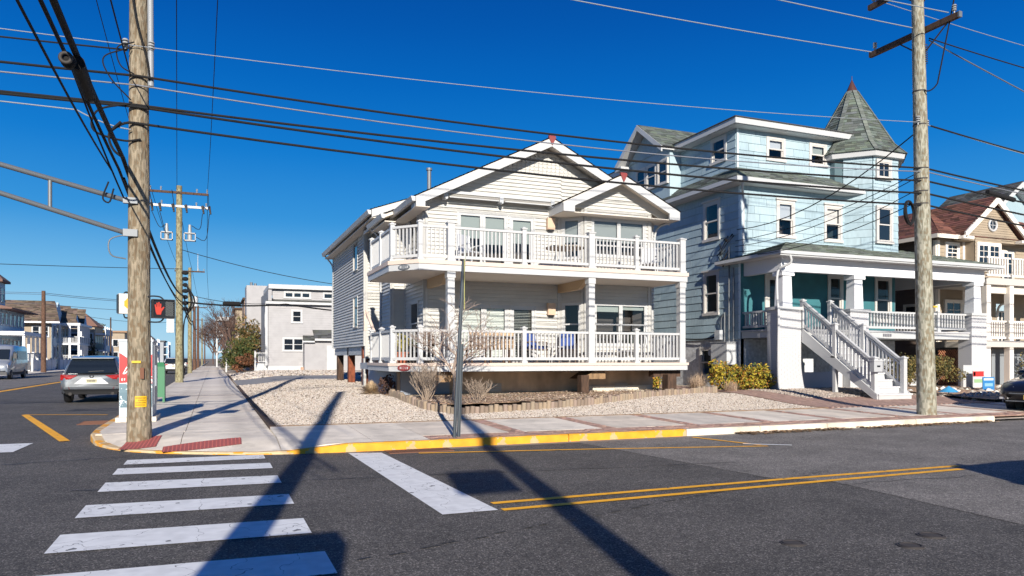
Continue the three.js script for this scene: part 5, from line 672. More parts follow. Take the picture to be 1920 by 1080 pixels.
// ---------------------------------------------------------------- grey house beyond the side lot, and what stands further down that side
{
  const G = thing('grey_house', 'pale grey two storey house with clerestory windows behind the side lot', 'house', [9, .5, 68]);
  const F = front(66), L = leftSide(4.35), sid = new MB(), w = new MB(), hf = [hole(6.35, 7.05, 4.65, 5.6), hole(5.62, 6.35, 2.2, 3.2), hole(6.5, 7.2, 2.2, 3.2)];
  lapRows(sid, F, [[4.35, .8], [14, .8], [14, 6.3], [4.35, 6.3]], hf, .2, .025); lapRows(sid, L, [[66, .8], [76, .8], [76, 7.5], [69, 7.3], [66, 6.3]], [], .2, .025); lapRows(sid, front(69), [[4.9, 6.4], [14, 6.4], [14, 7.75], [4.9, 7.75]], [hole(5.97, 8.15, 7.0, 7.45), hole(9.4, 10.5, 7.0, 7.45)], .2, .02); sid.build('siding', M.greySiding, G, 'stuff');
  backing(w, F, [[4.35, .4], [14, .4], [14, 6.3], [4.35, 6.3]], hf, .2); w.fbox(L, 66.2, 76, .4, 7.4, -.3, -.01); backing(w, front(69), [[4.9, 6.0], [14, 6.0], [14, 7.75], [4.9, 7.75]], [], .2); w.build('wall', M.greySiding, G);
  { const m = new MB(); m.box(4.3, 14, .4, .82, 65.9, 65.99); m.build('foundation', M.whitePaint, G); const r = new MB(); r.box(4.55, 14.2, 7.72, 8.1, 68.5, 76); r.box(4.1, 14.1, 6.15, 6.36, 65.55, 65.75); r.box(4.1, 4.3, .9, 6.2, 65.9, 66.05); r.build('fascia', M.whitePaint, G); slope(G, P(4.15, 6.38, 65.6), P(14.2, 6.38, 65.6), P(4.9, 6.78, 69), P(14.2, 6.78, 69), greyC, 71, .22, .45); }
  win(G, F, 6.35, 7.05, 4.65, 5.6, { hung: 1, opaque: 1, trim: .12 }); win(G, F, 5.62, 7.2, 2.2, 3.2, { n: 2, hung: 1, opaque: 1, trim: .12 }); win(G, front(69), 5.97, 8.15, 7.0, 7.45, { n: 3, opaque: 1, trim: .1, sash: .06 }); win(G, front(69), 9.4, 10.5, 7.0, 7.45, { opaque: 1, trim: .1 }); win(G, L, 67, 67.8, 4.3, 5.6, { hung: 1, opaque: 1 }); win(G, L, 68.6, 69.4, 4.3, 5.6, { hung: 1, opaque: 1 });
  { const m = new MB(); m.box(7.2, 14, .45, 3.0, 64.6, 65.98); m.build('entry_wall', M.greySiding, G); slope(G, P(7.0, 3.0, 64.3), P(8.3, 3.0, 64.3), P(7.2, 3.5, 66), P(8.3, 3.5, 66), greyC, 72, .2, .4); slope(G, P(8.0, 3.2, 64.2), P(14.2, 3.2, 64.2), P(8.0, 4.0, 66), P(14.2, 4.0, 66), greyC, 73, .2, .4); const f = new MB(); f.box(7.0, 8.0, 2.86, 2.99, 64.25, 64.35); f.box(8.0, 14.2, 3.0, 3.19, 64.15, 64.25); f.box(9.05, 10.35, .45, 2.6, 64.53, 64.59); f.build('entry_trim', M.whitePaint, G); const d = new MB(); d.box(9.15, 9.68, .48, 2.5, 64.49, 64.52); d.box(9.71, 10.25, .48, 2.5, 64.49, 64.52); d.build('double_door', M.whitePaint, G); const s = new MB(); for (let i = 0; i < 4; i++) s.box(3.3, 4.3, .42, .6 + i * .17, 66.2 + i * .28, 67.4); s.build('steps', M.whitePaint, G); railing(G, [3.35, 1.1, 67.4], [4.3, 1.1, 67.4], .9, { gap: .14, bw: .05 }); newel(G, 3.3, .42, 2.1, 66.3, .12); const b = new MB(); b.box(7.0, 7.7, .5, .75, 65.4, 65.8); b.build('step_block', std(.45, .28, .2, .9), G); }
  const K = thing('chimney_house', 'tall plain pale grey block with a flue behind the grey house', 'house', [4.2, .4, 84]);
  { const m = new MB(); m.box(3.15, 5.4, .4, 9.0, 80, 84); m.build('wall', M.greySiding, K); const c = new MB(); c.cyl(P(3.7, 9.0, 82), P(3.7, 9.5, 82), .14, .14, 8); c.cyl(P(4.1, 9.0, 82), P(4.1, 9.4, 82), .14, .14, 8); c.build('flue_pipe', M.galv, K); }
  const blk = (name, label, x0, x1, z0, z1, h, mat, extra) => { const t = thing(name, label, 'building', [(x0 + x1) / 2, .2, z0]); const m = new MB(); m.box(x0, x1, .1, h, z0, z1); m.build('wall', mat, t); const f = front(z0), n = Math.max(1, Math.round((x1 - x0) / 2.4)); for (let s = 0; s < Math.round(h / 3); s++) for (let i = 0; i < n; i++) { const u = lerp(x0, x1, (i + .25) / n), v = 1.2 + s * 2.9; if (v + 1.4 < h) win(t, f, u, u + 1.0, v, v + 1.35, { opaque: 1, trim: .12 }); } const r = new MB(); r.box(x0 - .2, x1 + .2, h, h + .25, z0 - .25, z1); r.build('roof', extra || M.darkWood, t); return t; };
  blk('brown_building', 'brown clad building edge beyond the tall grey block', 3.4, 7, 92, 100, 8.4, std(.40, .28, .2, .8)); blk('tan_building', 'pale tan building beyond the brown clad one on the right of the side street', 2.7, 6.5, 103, 112, 7.9, M.tanWall);
  { const t = blk('porch_building', 'dark roofed white porch building far down the right of the side street', 1.7, 6, 124, 132, 7.6, std(.30, .28, .26, .8)); const m = new MB(); m.box(.4, 1.7, 4.9, 5.1, 122, 126); m.box(.4, 1.7, 2.4, 2.6, 122, 126); m.box(.4, .6, .1, 7.4, 122, 122.2); m.box(.3, 2.2, 7.3, 7.9, 121.5, 127); m.build('porch', M.whitePaint, t); railing(t, [.5, 5.1, 122.1], [3, 5.1, 122.1], 1, { gap: .4, bw: .08 }); }
}
// ---------------------------------------------------------------- houses on the far side of the side street
{
  const shade = std(.44, .56, .64, .75), pale = std(.72, .73, .74, .6);
  const A = thing('shingled_house', 'blue-grey shingled house with porches cut off by the left edge of the picture', 'house', [-24, .2, 88]);
  { const w = new MB(); w.box(-30, -20.9, .1, 7.4, 84, 95); w.box(-30, -20.93, 7.4, 10.4, 84, 86.6); w.build('wall', shade, A); const sid = new MB(); lapRows(sid, { o: [-20.88, 0], u: [0, 1], n: [1, 0] }, [[84, .2], [95, .2], [95, 7.4], [84, 7.4]], [], .22, .03); lapRows(sid, front(83.98), [[-30, .2], [-20.95, .2], [-20.95, 10.2], [-30, 10.2]], [], .22, .03); sid.build('siding', shade, A, 'stuff');
    const E = { o: [-20.86, 0], u: [0, 1], n: [1, 0] }; for (const z of [84.6, 86.2, 88, 89.8, 91.6, 93.2]) { win(A, E, z, z + 1.0, 5.6, 6.9, { hung: 1, opaque: 1, trim: .12 }); win(A, E, z, z + 1.0, 2.2, 3.8, { hung: 1, opaque: 1, trim: .12 }); } win(A, { o: [-20.9, 0], u: [0, 1], n: [1, 0] }, 84.6, 85.8, 8.2, 9.8, { hung: 1, opaque: 1 });
    const p = new MB(); p.box(-20.9, -18.6, 4.3, 4.75, 84, 95.3); p.box(-20.9, -18.6, 1.2, 1.4, 84, 95.3); for (let z = 84.2; z < 95.4; z += 2.2) p.box(-18.85, -18.62, .1, 4.3, z, z + .22); p.build('porch', pale, A); const r = new MB(); r.hexa([P(-21.5, 7.3, 83.4), P(-19.6, 7.3, 83.4), P(-19.6, 7.3, 95.8), P(-21.5, 7.3, 95.8), P(-21.5, 7.9, 83.4), P(-19.6, 7.45, 83.4), P(-19.6, 7.45, 95.8), P(-21.5, 7.9, 95.8)]); r.box(-30, -20.5, 10.4, 10.65, 83.6, 87); r.hexa([P(-30, 10.65, 83.6), P(-20.5, 10.65, 83.6), P(-20.5, 10.65, 87), P(-30, 10.65, 87), P(-30, 12, 85.3), P(-21.5, 11.7, 85.3), P(-21.5, 11.7, 85.4), P(-30, 12, 85.4)]); r.build('roof', std(.17, .10, .08, .9), A); railing(A, [-18.7, 1.4, 84.2], [-18.7, 1.4, 95.2], .9, { gap: .3, bw: .06 }); A.scale.y = .92; A.position.z -= 8; }
  const Bq = thing('gabled_house', 'pale blue house with brown gabled roofs and stacked white porches across the side street', 'house', [-23, .2, 105]);
  { const w = new MB(); w.box(-32, -21.2, .1, 6.7, 97, 112); w.build('wall', shade, Bq); const wf = new MB(); wf.box(-32, -21.25, .1, 6.7, 96.9, 96.99); wf.build('front_wall', M.tanWall, Bq);
    const s2 = new MB(); lapRows(s2, { o: [-21.18, 0], u: [0, 1], n: [1, 0] }, [[97, .2], [112, .2], [112, 6.7], [97, 6.7]], [], .25, .03); s2.build('siding', shade, Bq, 'stuff');
    slope(Bq, P(-31, 6.7, 95.6), P(-20, 6.7, 95.6), P(-31, 9.9, 101), P(-21.5, 9.9, 101), brownC, 81, .3, .6); slope(Bq, P(-31, 6.7, 101.5), P(-18.6, 6.7, 101.5), P(-31, 9.6, 107), P(-20.5, 9.6, 107), brownC, 82, .3, .6);
    const g = new MB(); for (const [z0, z1, zm, h, x] of [[96.2, 105.5, 101, 9.8, -21.0], [102, 107, 104.5, 9.0, -19.3], [107, 112, 109.5, 9.2, -18.9]]) { g.hexa([P(x - 8, 6.7, z0), P(x, 6.7, z0), P(x, 6.7, z1), P(x - 8, 6.7, z1), P(x - 8, h - .1, zm - .05), P(x, h - .1, zm - .05), P(x, h - .1, zm + .05), P(x - 8, h - .1, zm + .05)]); } g.build('gable_end', shade, Bq);
    slope(Bq, P(-27, 6.6, 101.6), P(-19, 6.6, 101.6), P(-27, 9.1, 104.5), P(-19.1, 9.1, 104.5), brownC, 83, .3, .6); slope(Bq, P(-27, 6.6, 106.8), P(-18.6, 6.6, 106.8), P(-27, 9.3, 109.5), P(-18.7, 9.3, 109.5), brownC, 84, .3, .6);
    const E = { o: [-21.16, 0], u: [0, 1], n: [1, 0] }; for (const z of [98, 100, 103, 105, 107.5, 109.5]) for (const v of [1.6, 4.6]) win(Bq, E, z, z + 1.0, v, v + 1.6, { hung: 1, opaque: 1, trim: .12 }); for (const u of [-23.5, -22.4]) win(Bq, front(96.88), u, u + .8, 4.6, 6.0, { hung: 1, opaque: 1, trim: .12 });
    const p = new MB(); for (const y of [1.0, 3.75]) p.box(-21.2, -18.3, y - .25, y, 100.5, 112); for (let z = 100.6; z < 112; z += 1.9) p.box(-18.55, -18.3, .1, 6.6, z, z + .25); for (const x of [-20.9, -19.7]) p.box(x, x + .25, .1, 6.6, 100.55, 100.8); p.box(-21.3, -18.2, 6.35, 6.7, 100.4, 112); p.box(-31, -20, 6.45, 6.68, 95.55, 95.7); p.build('porch', pale, Bq); for (const y of [1.0, 3.75]) { railing(Bq, [-18.4, y, 100.7], [-18.4, y, 111.8], 1, { gap: .25, bw: .07 }); railing(Bq, [-21, y, 100.6], [-18.5, y, 100.6], 1, { gap: .18, bw: .07 }); } Bq.position.z -= 24; Bq.scale.y = 1.0; }
  { const t = thing('white_fence', 'low white panel fence in front of the porch house across the side street', 'fence', [-17.5, .1, 100]); for (let i = 0; i < 10; i++) { const z = 90 + i * 2.4; if (i === 5) continue; const m = new MB(); m.box(-17.55, -17.45, .15, 1.35, z, z + 2.1); for (let k = 0; k < 9; k++) m.box(-17.44, -17.42, .2, 1.3, z + .08 + k * .23, z + .22 + k * .23); m.build('panel', pale, t); newel(t, -17.5, .1, 1.5, z - .15, .2); } const f = new MB(); f.box(-20, -17.5, .15, 1.4, 101.9, 102); f.build('panel', pale, t); }
  const blk = (name, label, x0, x1, z0, z1, h, mat, roofC2, flat) => { const t = thing(name, label, 'house', [(x0 + x1) / 2, .2, z0]); const m = new MB(); m.box(x0, x1, .1, h, z0, z1); m.build('wall', mat, t); for (let v = 1.4; v + 1.6 < h; v += 2.8) { for (let u = x0 + .8; u + 1.1 < x1; u += 2.2) win(t, front(z0), u, u + 1.0, v, v + 1.5, { opaque: 1, trim: .12 }); for (let z = z0 + .8; z + 1 < z1; z += 2.4) win(t, { o: [x1, 0], u: [0, 1], n: [1, 0] }, z, z + 1.1, v, v + 1.5, { opaque: 1, trim: .12 }); } const r = new MB(), e = .5; if (flat) r.box(x0 - e, x1 + e, h, h + .4, z0 - e, z1 + e); else r.hexa([P(x0 - e, h, z0 - e), P(x1 + e, h, z0 - e), P(x1 + e, h, z1 + e), P(x0 - e, h, z1 + e), P(x0 + 2, h + 2.4, (z0 + z1) / 2 - .1), P(x1 - 2, h + 2.4, (z0 + z1) / 2 - .1), P(x1 - 2, h + 2.4, (z0 + z1) / 2 + .1), P(x0 + 2, h + 2.4, (z0 + z1) / 2 + .1)]); r.build('roof', roofC2, t); const p = new MB(); for (let y = 2.7; y < h; y += 2.8) { p.box(x1, x1 + 1.6, y, y + .25, z0 + .5, z1 - .5); p.box(x1 + 1.5, x1 + 1.6, y + .25, y + 1.0, z0 + .5, z1 - .5); } for (let z = z0 + .6; z < z1; z += 2.6) p.box(x1 + 1.4, x1 + 1.6, .1, h, z, z + .2); p.build('porch', pale, t); };
  const rt = std(.24, .13, .09, .95);
  blk('hip_roof_house', 'house with a red-brown hip roof and white dormer behind the gabled porch house', -25, -18.5, 141, 151, 6.9, M.tanWall, rt); blk('dark_porch_house', 'dark house with long porches beyond the pine tree', -27, -21, 165, 175, 5.4, std(.16, .19, .22, .8), std(.3, .2, .14, .9)); blk('flat_roof_house', 'tan flat roofed house beyond the dark porch house', -26, -18.5, 186, 198, 7.3, M.tanWall, std(.30, .19, .12, .9), 1); blk('dark_roof_house', 'last dark roofed house seen left of the near utility pole', -25, -17.2, 212, 224, 7.2, std(.35, .36, .4, .8), std(.1, .1, .11, .9), 1); blk('distant_house', 'small pale house far down the side street between the poles', -24, -17.5, 250, 262, 7.5, M.whitePaint, std(.2, .17, .15, .9)); blk('distant_house', 'grey house at the far end of the side street on the left', -22, -16.5, 290, 305, 7.5, std(.3, .32, .34, .8), std(.12, .12, .12, .9), 1);
  { const f = new MB(); f.box(-19, -15.3, -.05, .13, 12, 330); f.build('sidewalk', M.concreteC, scene, 'structure').userData.kind = 'structure'; }
}
// ---------------------------------------------------------------- plants
function branchy(name, label, cat, at0, o) {
  const t = thing(name, label, cat, at0), r = rng(o.seed), wood = new MB(), twig = new MB();
  const grow = (p, d, len, rad, depth) => {
    const q = p.clone().addScaledVector(d, len * .5).add(new THREE.Vector3((r() - .5) * len * .1, 0, (r() - .5) * len * .1)), e = p.clone().addScaledVector(d, len);
    (depth >= (o.woodDepth ?? 2) ? twig : wood).cyl(p, q, rad, rad * .85, depth < 2 ? 7 : 4, true).cyl(q, e, rad * .85, rad * .68, depth < 2 ? 7 : 4, true);
    if (depth >= o.depth) return;
    const n = depth === 0 && o.first ? o.first : 2 + (r() < .55 ? 1 : 0);
    for (let i = 0; i < n; i++) { const a = r() * 6.283, s = (o.spread ?? .55) * (.6 + .8 * r()), ax = new THREE.Vector3(Math.cos(a), 0, Math.sin(a)), nd = d.clone().addScaledVector(ax, s).add(new THREE.Vector3(0, o.lift ?? .12, 0)).normalize(); grow(i === 0 ? e : p.clone().lerp(e, .55 + .45 * r()), nd, len * (.62 + .25 * r()), rad * .66, depth + 1); }
  };
  const p0 = P(...at0);
  if (o.stems) for (let i = 0; i < o.stems; i++) { const a = r() * 6.283, s = r() * (o.fan ?? .6); grow(p0.clone().add(new THREE.Vector3(Math.cos(a) * .1 * r(), 0, Math.sin(a) * .1 * r())), new THREE.Vector3(Math.cos(a) * s, 1, Math.sin(a) * s).normalize(), o.len * (.6 + .6 * r()), o.rad, o.startDepth ?? 1); }
  else grow(p0, new THREE.Vector3(o.leanX || 0, 1, 0).normalize(), o.len, o.rad, 0);
  const wm = o.mat || std(.24, .19, .15, .9); if (wood.g.length) wood.build('trunk', wm, t); if (twig.g.length) twig.build(o.stems ? 'stems' : 'branches', o.twigMat || wm, t);
  return t;
}
function leafy(t, name, c, rx, ry, rz, n, size, pal, seed, o = {}) {
  const r = rng(seed), m = new MB(), K = o.clumps || 14, cl = []; m.any = true;
  for (let i = 0; i < K; i++) { const a = r() * 6.283, e = Math.acos(1 - 2 * r()), d = .45 + .5 * r(); cl.push([Math.cos(a) * Math.sin(e) * d, Math.cos(e) * d, Math.sin(a) * Math.sin(e) * d, .26 + .26 * r()]); }
  for (let i = 0; i < n; i++) {
    const k = cl[Math.floor(r() * K)], a = r() * 6.283, e = Math.acos(1 - 2 * r()), d = k[3] * Math.cbrt(.25 + .75 * r());
    const x = k[0] + Math.cos(a) * Math.sin(e) * d, y = k[1] + Math.cos(e) * d, z = k[2] + Math.sin(a) * Math.sin(e) * d; if (y * ry + c[1] < (o.floor ?? -9)) continue;
    const p = P(c[0] + x * rx, c[1] + y * ry, c[2] + z * rz), s = size * (.6 + .8 * r()), u = new THREE.Vector3(r() - .5, r() - .5, r() - .5).normalize(), v = new THREE.Vector3(r() - .5, r() - .5, r() - .5).cross(u).normalize();
    m.color(vary(r, pal[Math.floor(r() * pal.length)], .6)); const A = p.clone().addScaledVector(u, s), B = p.clone().addScaledVector(v, s * .45), C = p.clone().addScaledVector(u, -s), D = p.clone().addScaledVector(v, -s * .45); m.quad(A, B, C, D);
  }
  return m.build(name, o.mat || M.leaf, t);
}
M.leaf = std(1, 1, 1, .75, { vertexColors: true });
branchy('bare_tree', 'small leafless young tree in the mulch bed before the left deck post', 'tree', [5.5, .46, 17.4], { seed: 4, len: .78, rad: .036, depth: 6, first: 6, spread: .8, lift: .05, mat: std(.36, .29, .23, .9), twigMat: std(.30, .23, .19, .9), woodDepth: 1 });
const dry = std(.33, .26, .20, .9);
branchy('bare_shrub', 'bare grey-brown shrub left of the young tree in the mulch bed', 'shrub', [4.95, .45, 17.9], { seed: 21, stems: 30, fan: .75, len: .34, rad: .011, depth: 4, startDepth: 1, spread: .35, lift: .2, mat: dry });
branchy('bare_shrub', 'bare spreading shrub right of the young tree beside the sign pole', 'shrub', [6.0, .45, 17.0], { seed: 22, stems: 20, fan: 1.1, len: .23, rad: .009, depth: 4, startDepth: 1, spread: .5, lift: .12, mat: dry });
{ const g = thing('ornamental_grass', 'round tan clump of dry grass beside the left end of the lower deck', 'grass clump', [4.3, .4, 21.6]); const r = rng(6), m = new MB(); m.any = true; for (let i = 0; i < 2600; i++) { const a = r() * 6.283, e = r() * 1.5, l = .42 * (.6 + .5 * r()), c = P(4.3, .42, 21.6), d = new THREE.Vector3(Math.cos(a) * Math.sin(e), Math.cos(e) * 1.05, Math.sin(a) * Math.sin(e)).multiplyScalar(l), s = new THREE.Vector3(-Math.sin(a), 0, Math.cos(a)).multiplyScalar(.008), q = c.clone().addScaledVector(d, .45 + .3 * r()), p = c.clone().add(d).add(new THREE.Vector3(0, -.1 * r(), 0)); m.color(vary(r, [.50, .37, .23], .7)); m.tri(q.clone().add(s), q.clone().sub(s), p); } m.build('blades', M.leaf, g); }
{ const t = thing('dark_shrub', 'small dark leafed shrub between the tan grass clump and the lower deck', 'shrub', [4.75, .4, 21.4]); leafy(t, 'foliage', [4.75, .65, 21.4], .28, .34, .28, 900, .04, [[.05, .03, .025], [.10, .05, .035]], 15); }
for (const [label, x, z, rx, ry, seed] of [['yellow-green leafy bush under the meter cabinet', 16.05, 20.3, .62, .62, 31], ['larger yellow-green leafy bush in front of the meter cabinet next to the white pier', 16.75, 19.75, .72, .56, 32], ['yellow-green bush seen under the right end of the deck behind its pile', 14.4, 22.5, .5, .5, 33]]) { const t = thing('yellow_bush', label, 'bush', [x, .4, z]); leafy(t, 'foliage', [x, .4 + ry * .85, z], rx, ry, rx * .85, 2600, .048, [[.34, .27, .02], [.22, .20, .02], [.42, .30, .03], [.08, .11, .015], [.35, .15, .02]], seed, { floor: .42, clumps: 26 }); branchyInto(t, [x, .35, z], seed); }
function branchyInto(t, p, seed) { const r = rng(seed), m = new MB(); for (let i = 0; i < 14; i++) { const a = r() * 6.3, s = .3 * r(); m.cyl(P(...p), P(p[0] + Math.cos(a) * s, p[1] + .4, p[2] + Math.sin(a) * s), .012, .006, 4, true); } m.build('stems', std(.2, .15, .11, .9), t); }
for (const [label, x, z, s, seed] of [['dry tan grass tuft right of the last deck pile', 14.6, 19.9, .55, 41], ['smaller dry tan tuft at the edge of the brick path', 15.35, 19.2, .38, 42], ['tall dry grass against the blue house basement wall', 15.6, 21.2, .6, 43]]) { const t = thing('dry_grass', label, 'grass clump', [x, .4, z]); const r = rng(seed), m = new MB(); m.any = true; for (let i = 0; i < 500; i++) { const a = r() * 6.283, e = .1 + r() * .8, l = s * (.5 + .7 * r()), c = P(x + (r() - .5) * .3, .4, z + (r() - .5) * .3), d = new THREE.Vector3(Math.cos(a) * Math.sin(e), Math.cos(e), Math.sin(a) * Math.sin(e)).multiplyScalar(l), w = new THREE.Vector3(-Math.sin(a), 0, Math.cos(a)).multiplyScalar(.008); m.color(vary(r, [.40, .29, .20], .7)); m.tri(c.clone().add(w), c.clone().sub(w), c.clone().add(d)); } m.build('blades', M.leaf, t); }
{ const pal = [[.10, .085, .02], [.06, .065, .018], [.16, .11, .03], [.20, .15, .04]];
  for (const [label, x, y, z, rx, ry, rz, n, seed] of [['rounded clipped boxwood left of the right utility pole', 22.3, 1.05, 18.6, .8, .55, .8, 2600, 51], ['rounded clipped boxwood right of the right utility pole before the far porch', 23.9, 1.1, 18.9, 1.15, .5, .9, 3600, 52], ['large yellow-green shrub at the right edge before the tan house', 31.0, 1.2, 19.0, 1.1, 1.1, 1, 3600, 53]]) { const t = thing('boxwood', label, 'bush', [x, .3, z]); leafy(t, 'foliage', [x, y, z], rx, ry, rz, n, .045, pal, seed, { floor: .6, clumps: 30 }); const r = rng(seed), m = new MB(); for (let i = 0; i < 16; i++) { const a = r() * 6.3, s = rx * .7 * r(); m.cyl(P(x, .3, z), P(x + Math.cos(a) * s, y, z + Math.sin(a) * s), .02, .012, 5, true); } m.build('stems', std(.17, .13, .1, .9), t); } }
// down the side street: shrubs, bare trees, pine
{ const e = thing('evergreen_shrub', 'dark green shrub with russet lower growth beside the grey house steps', 'bush', [2.3, .2, 72]); leafy(e, 'foliage', [2.2, 1.9, 72], 1.5, 1.6, 1.4, 3000, .13, [[.03, .055, .012], [.06, .08, .02], [.10, .085, .02]], 61, { floor: .4, clumps: 24 }); leafy(e, 'lower_growth', [2.5, .9, 70.4], 1.1, .9, .6, 900, .12, [[.18, .07, .03], [.10, .05, .025]], 62, { floor: .3 });
  const y = thing('bushy_shrub', 'tall olive and orange shrub behind the dark green shrub', 'bush', [3.0, .2, 77]); leafy(y, 'foliage', [3.0, 3.2, 77], 1.5, 2.4, 1.3, 3200, .14, [[.12, .10, .025], [.22, .12, .04], [.07, .07, .02]], 63, { floor: .4, clumps: 24 });
  const s = thing('low_shrub', 'low round olive shrub at the pavement edge far down the side street', 'bush', [1.6, .2, 84]); leafy(s, 'foliage', [1.6, 1.1, 84], .9, 1, .9, 1200, .13, [[.07, .075, .02], [.13, .11, .03]], 64, { floor: .3 });
  const tw = std(.12, .075, .06, .95);
  for (const [label, x, z, len, seed] of [['tall bare tree nearest beyond the shrubs on the right of the side street', 2.4, 105, 2.6, 71], ['broad reddish bare tree behind the nearest bare tree', 1.6, 122, 2.4, 72], ['far bare tree overhanging the side street pavement', .6, 150, 2.7, 73], ['bare tree at the far end of the side street row', 0, 185, 3.0, 74]]) branchy('bare_tree', label, 'tree', [x, .1, z], { seed, len, rad: .16, depth: 7, first: 6, spread: .6, lift: .1, mat: tw });
  for (const [label, x, z, len, seed] of [['leafless street shrub before the tan flat roofed house', -17, 172, 1.6, 75], ['second leafless shrub on the far pavement left of the near pole', -16.6, 180, 1.5, 76], ['leafless tree far off on the left pavement', -16.5, 205, 2.2, 77]]) branchy('bare_tree', label, 'tree', [x, .1, z], { seed, len, rad: .09, depth: 6, first: 5, spread: .65, lift: .1, mat: std(.26, .2, .15, .95) });
  const p = thing('pine_tree', 'dark pine crown rising behind the porch houses on the left', 'tree', [-22, .1, 160]); { const m = new MB(); m.cyl(P(-22, 0, 160), P(-22.2, 8, 160), .22, .1, 8); m.build('trunk', M.darkWood, p); for (const [k, c] of [[0, [-23.0, 8.4, 160, 1.9, .8]], [1, [-21.6, 7.5, 160, 2.0, .7]], [2, [-20.4, 6.5, 159, 1.9, .6]], [3, [-23.2, 6.7, 161, 2.2, .7]]]) leafy(p, 'foliage', [c[0], c[1], c[2]], c[3], c[4], c[3], 1100, .16, [[.09, .085, .02], [.05, .055, .015], [.14, .11, .03]], 80 + k, { clumps: 12 }); }
  const cy = thing('conical_evergreen', 'dark conical evergreen beside the white porch steps across the side street', 'tree', [-18, .1, 134]); leafy(cy, 'foliage', [-18.0, 1.9, 134], .9, 2.0, .9, 1400, .14, [[.015, .025, .012], [.03, .035, .015]], 85, { floor: .2 }); const tm = new MB(); tm.cyl(P(-18.0, 0, 134), P(-18.0, 3, 134), .1, .04, 6); tm.build('trunk', M.darkWood, cy);
  const wp = thing('white_post', 'white wooden post at the pavement edge by the far shrubs', 'post', [1.15, .1, 76]); const m = new MB(); m.box(1.08, 1.22, .1, 1.75, 75.93, 76.07); m.box(1.06, 1.24, 1.75, 1.8, 75.91, 76.09); m.build('post_shaft', M.whitePaint, wp);
}
// ---------------------------------------------------------------- poles, wires, signals
const insul = (t, p, up = 1) => { const m = new MB(); m.cyl(p, p.clone().add(new THREE.Vector3(0, .08 * up, 0)), .02, .02, 6); for (let i = 0; i < 3; i++) m.cyl(p.clone().add(new THREE.Vector3(0, (.08 + i * .05) * up, 0)), p.clone().add(new THREE.Vector3(0, (.11 + i * .05) * up, 0)), .055, .04, 10); m.build('insulator', M.porcelain, t); };
function poleMesh(t, b, top, r0, r1, mat, seed) { const m = new MB(), n = 14, r = rng(seed); let prev = null; for (let i = 0; i <= n; i++) { const k = i / n, c = b.clone().lerp(top, k), rad = lerp(r0, r1, k) * (1 + (i === 0 ? .03 : 0)) * (1 + (r() - .5) * .03), ring = []; for (let a = 0; a < 20; a++) ring.push(c.clone().add(new THREE.Vector3(Math.cos(a / 20 * 6.2832) * rad, 0, Math.sin(a / 20 * 6.2832) * rad))); if (prev) for (let a = 0; a < 20; a++) m.quad(prev[(a + 1) % 20], prev[a], ring[a], ring[(a + 1) % 20]); prev = ring; } for (let a = 1; a < 19; a++) m.tri(prev[0], prev[a], prev[a + 1]);
  const o = m.build('pole_shaft', mat, t), p = o.geometry.attributes.position, uv = o.geometry.attributes.uv, nn = o.geometry.attributes.normal, w = worldOf(o);
  for (let i = 0; i < p.count; i += 3) { let a = [0, 1, 2].map(k => Math.atan2(p.getZ(i + k) + w.z - lerp(b.z, top.z, (p.getY(i + k) + w.y) / top.y), p.getX(i + k) + w.x - lerp(b.x, top.x, (p.getY(i + k) + w.y) / top.y))); for (let k = 1; k < 3; k++) { while (a[k] - a[0] > 3) a[k] -= 6.2832; while (a[k] - a[0] < -3) a[k] += 6.2832; } for (let k = 0; k < 3; k++) { uv.setXY(i + k, a[k] / 6.2832, p.getY(i + k)); } }
  // smooth round shading
  for (let i = 0; i < p.count; i++) { const k = (p.getY(i) + w.y) / top.y, x = p.getX(i) + w.x - lerp(b.x, top.x, k), z = p.getZ(i) + w.z - lerp(b.z, top.z, k), l = Math.hypot(x, z) || 1; if (Math.abs(nn.getY(i)) < .7) nn.setXYZ(i, x / l, 0, z / l); }
  return o; }
const NEAR = thing('utility_pole', 'thick weathered brown utility pole on the street corner in front of the drinks cabinet', 'utility pole', [-1.19, .1, 14.24]);
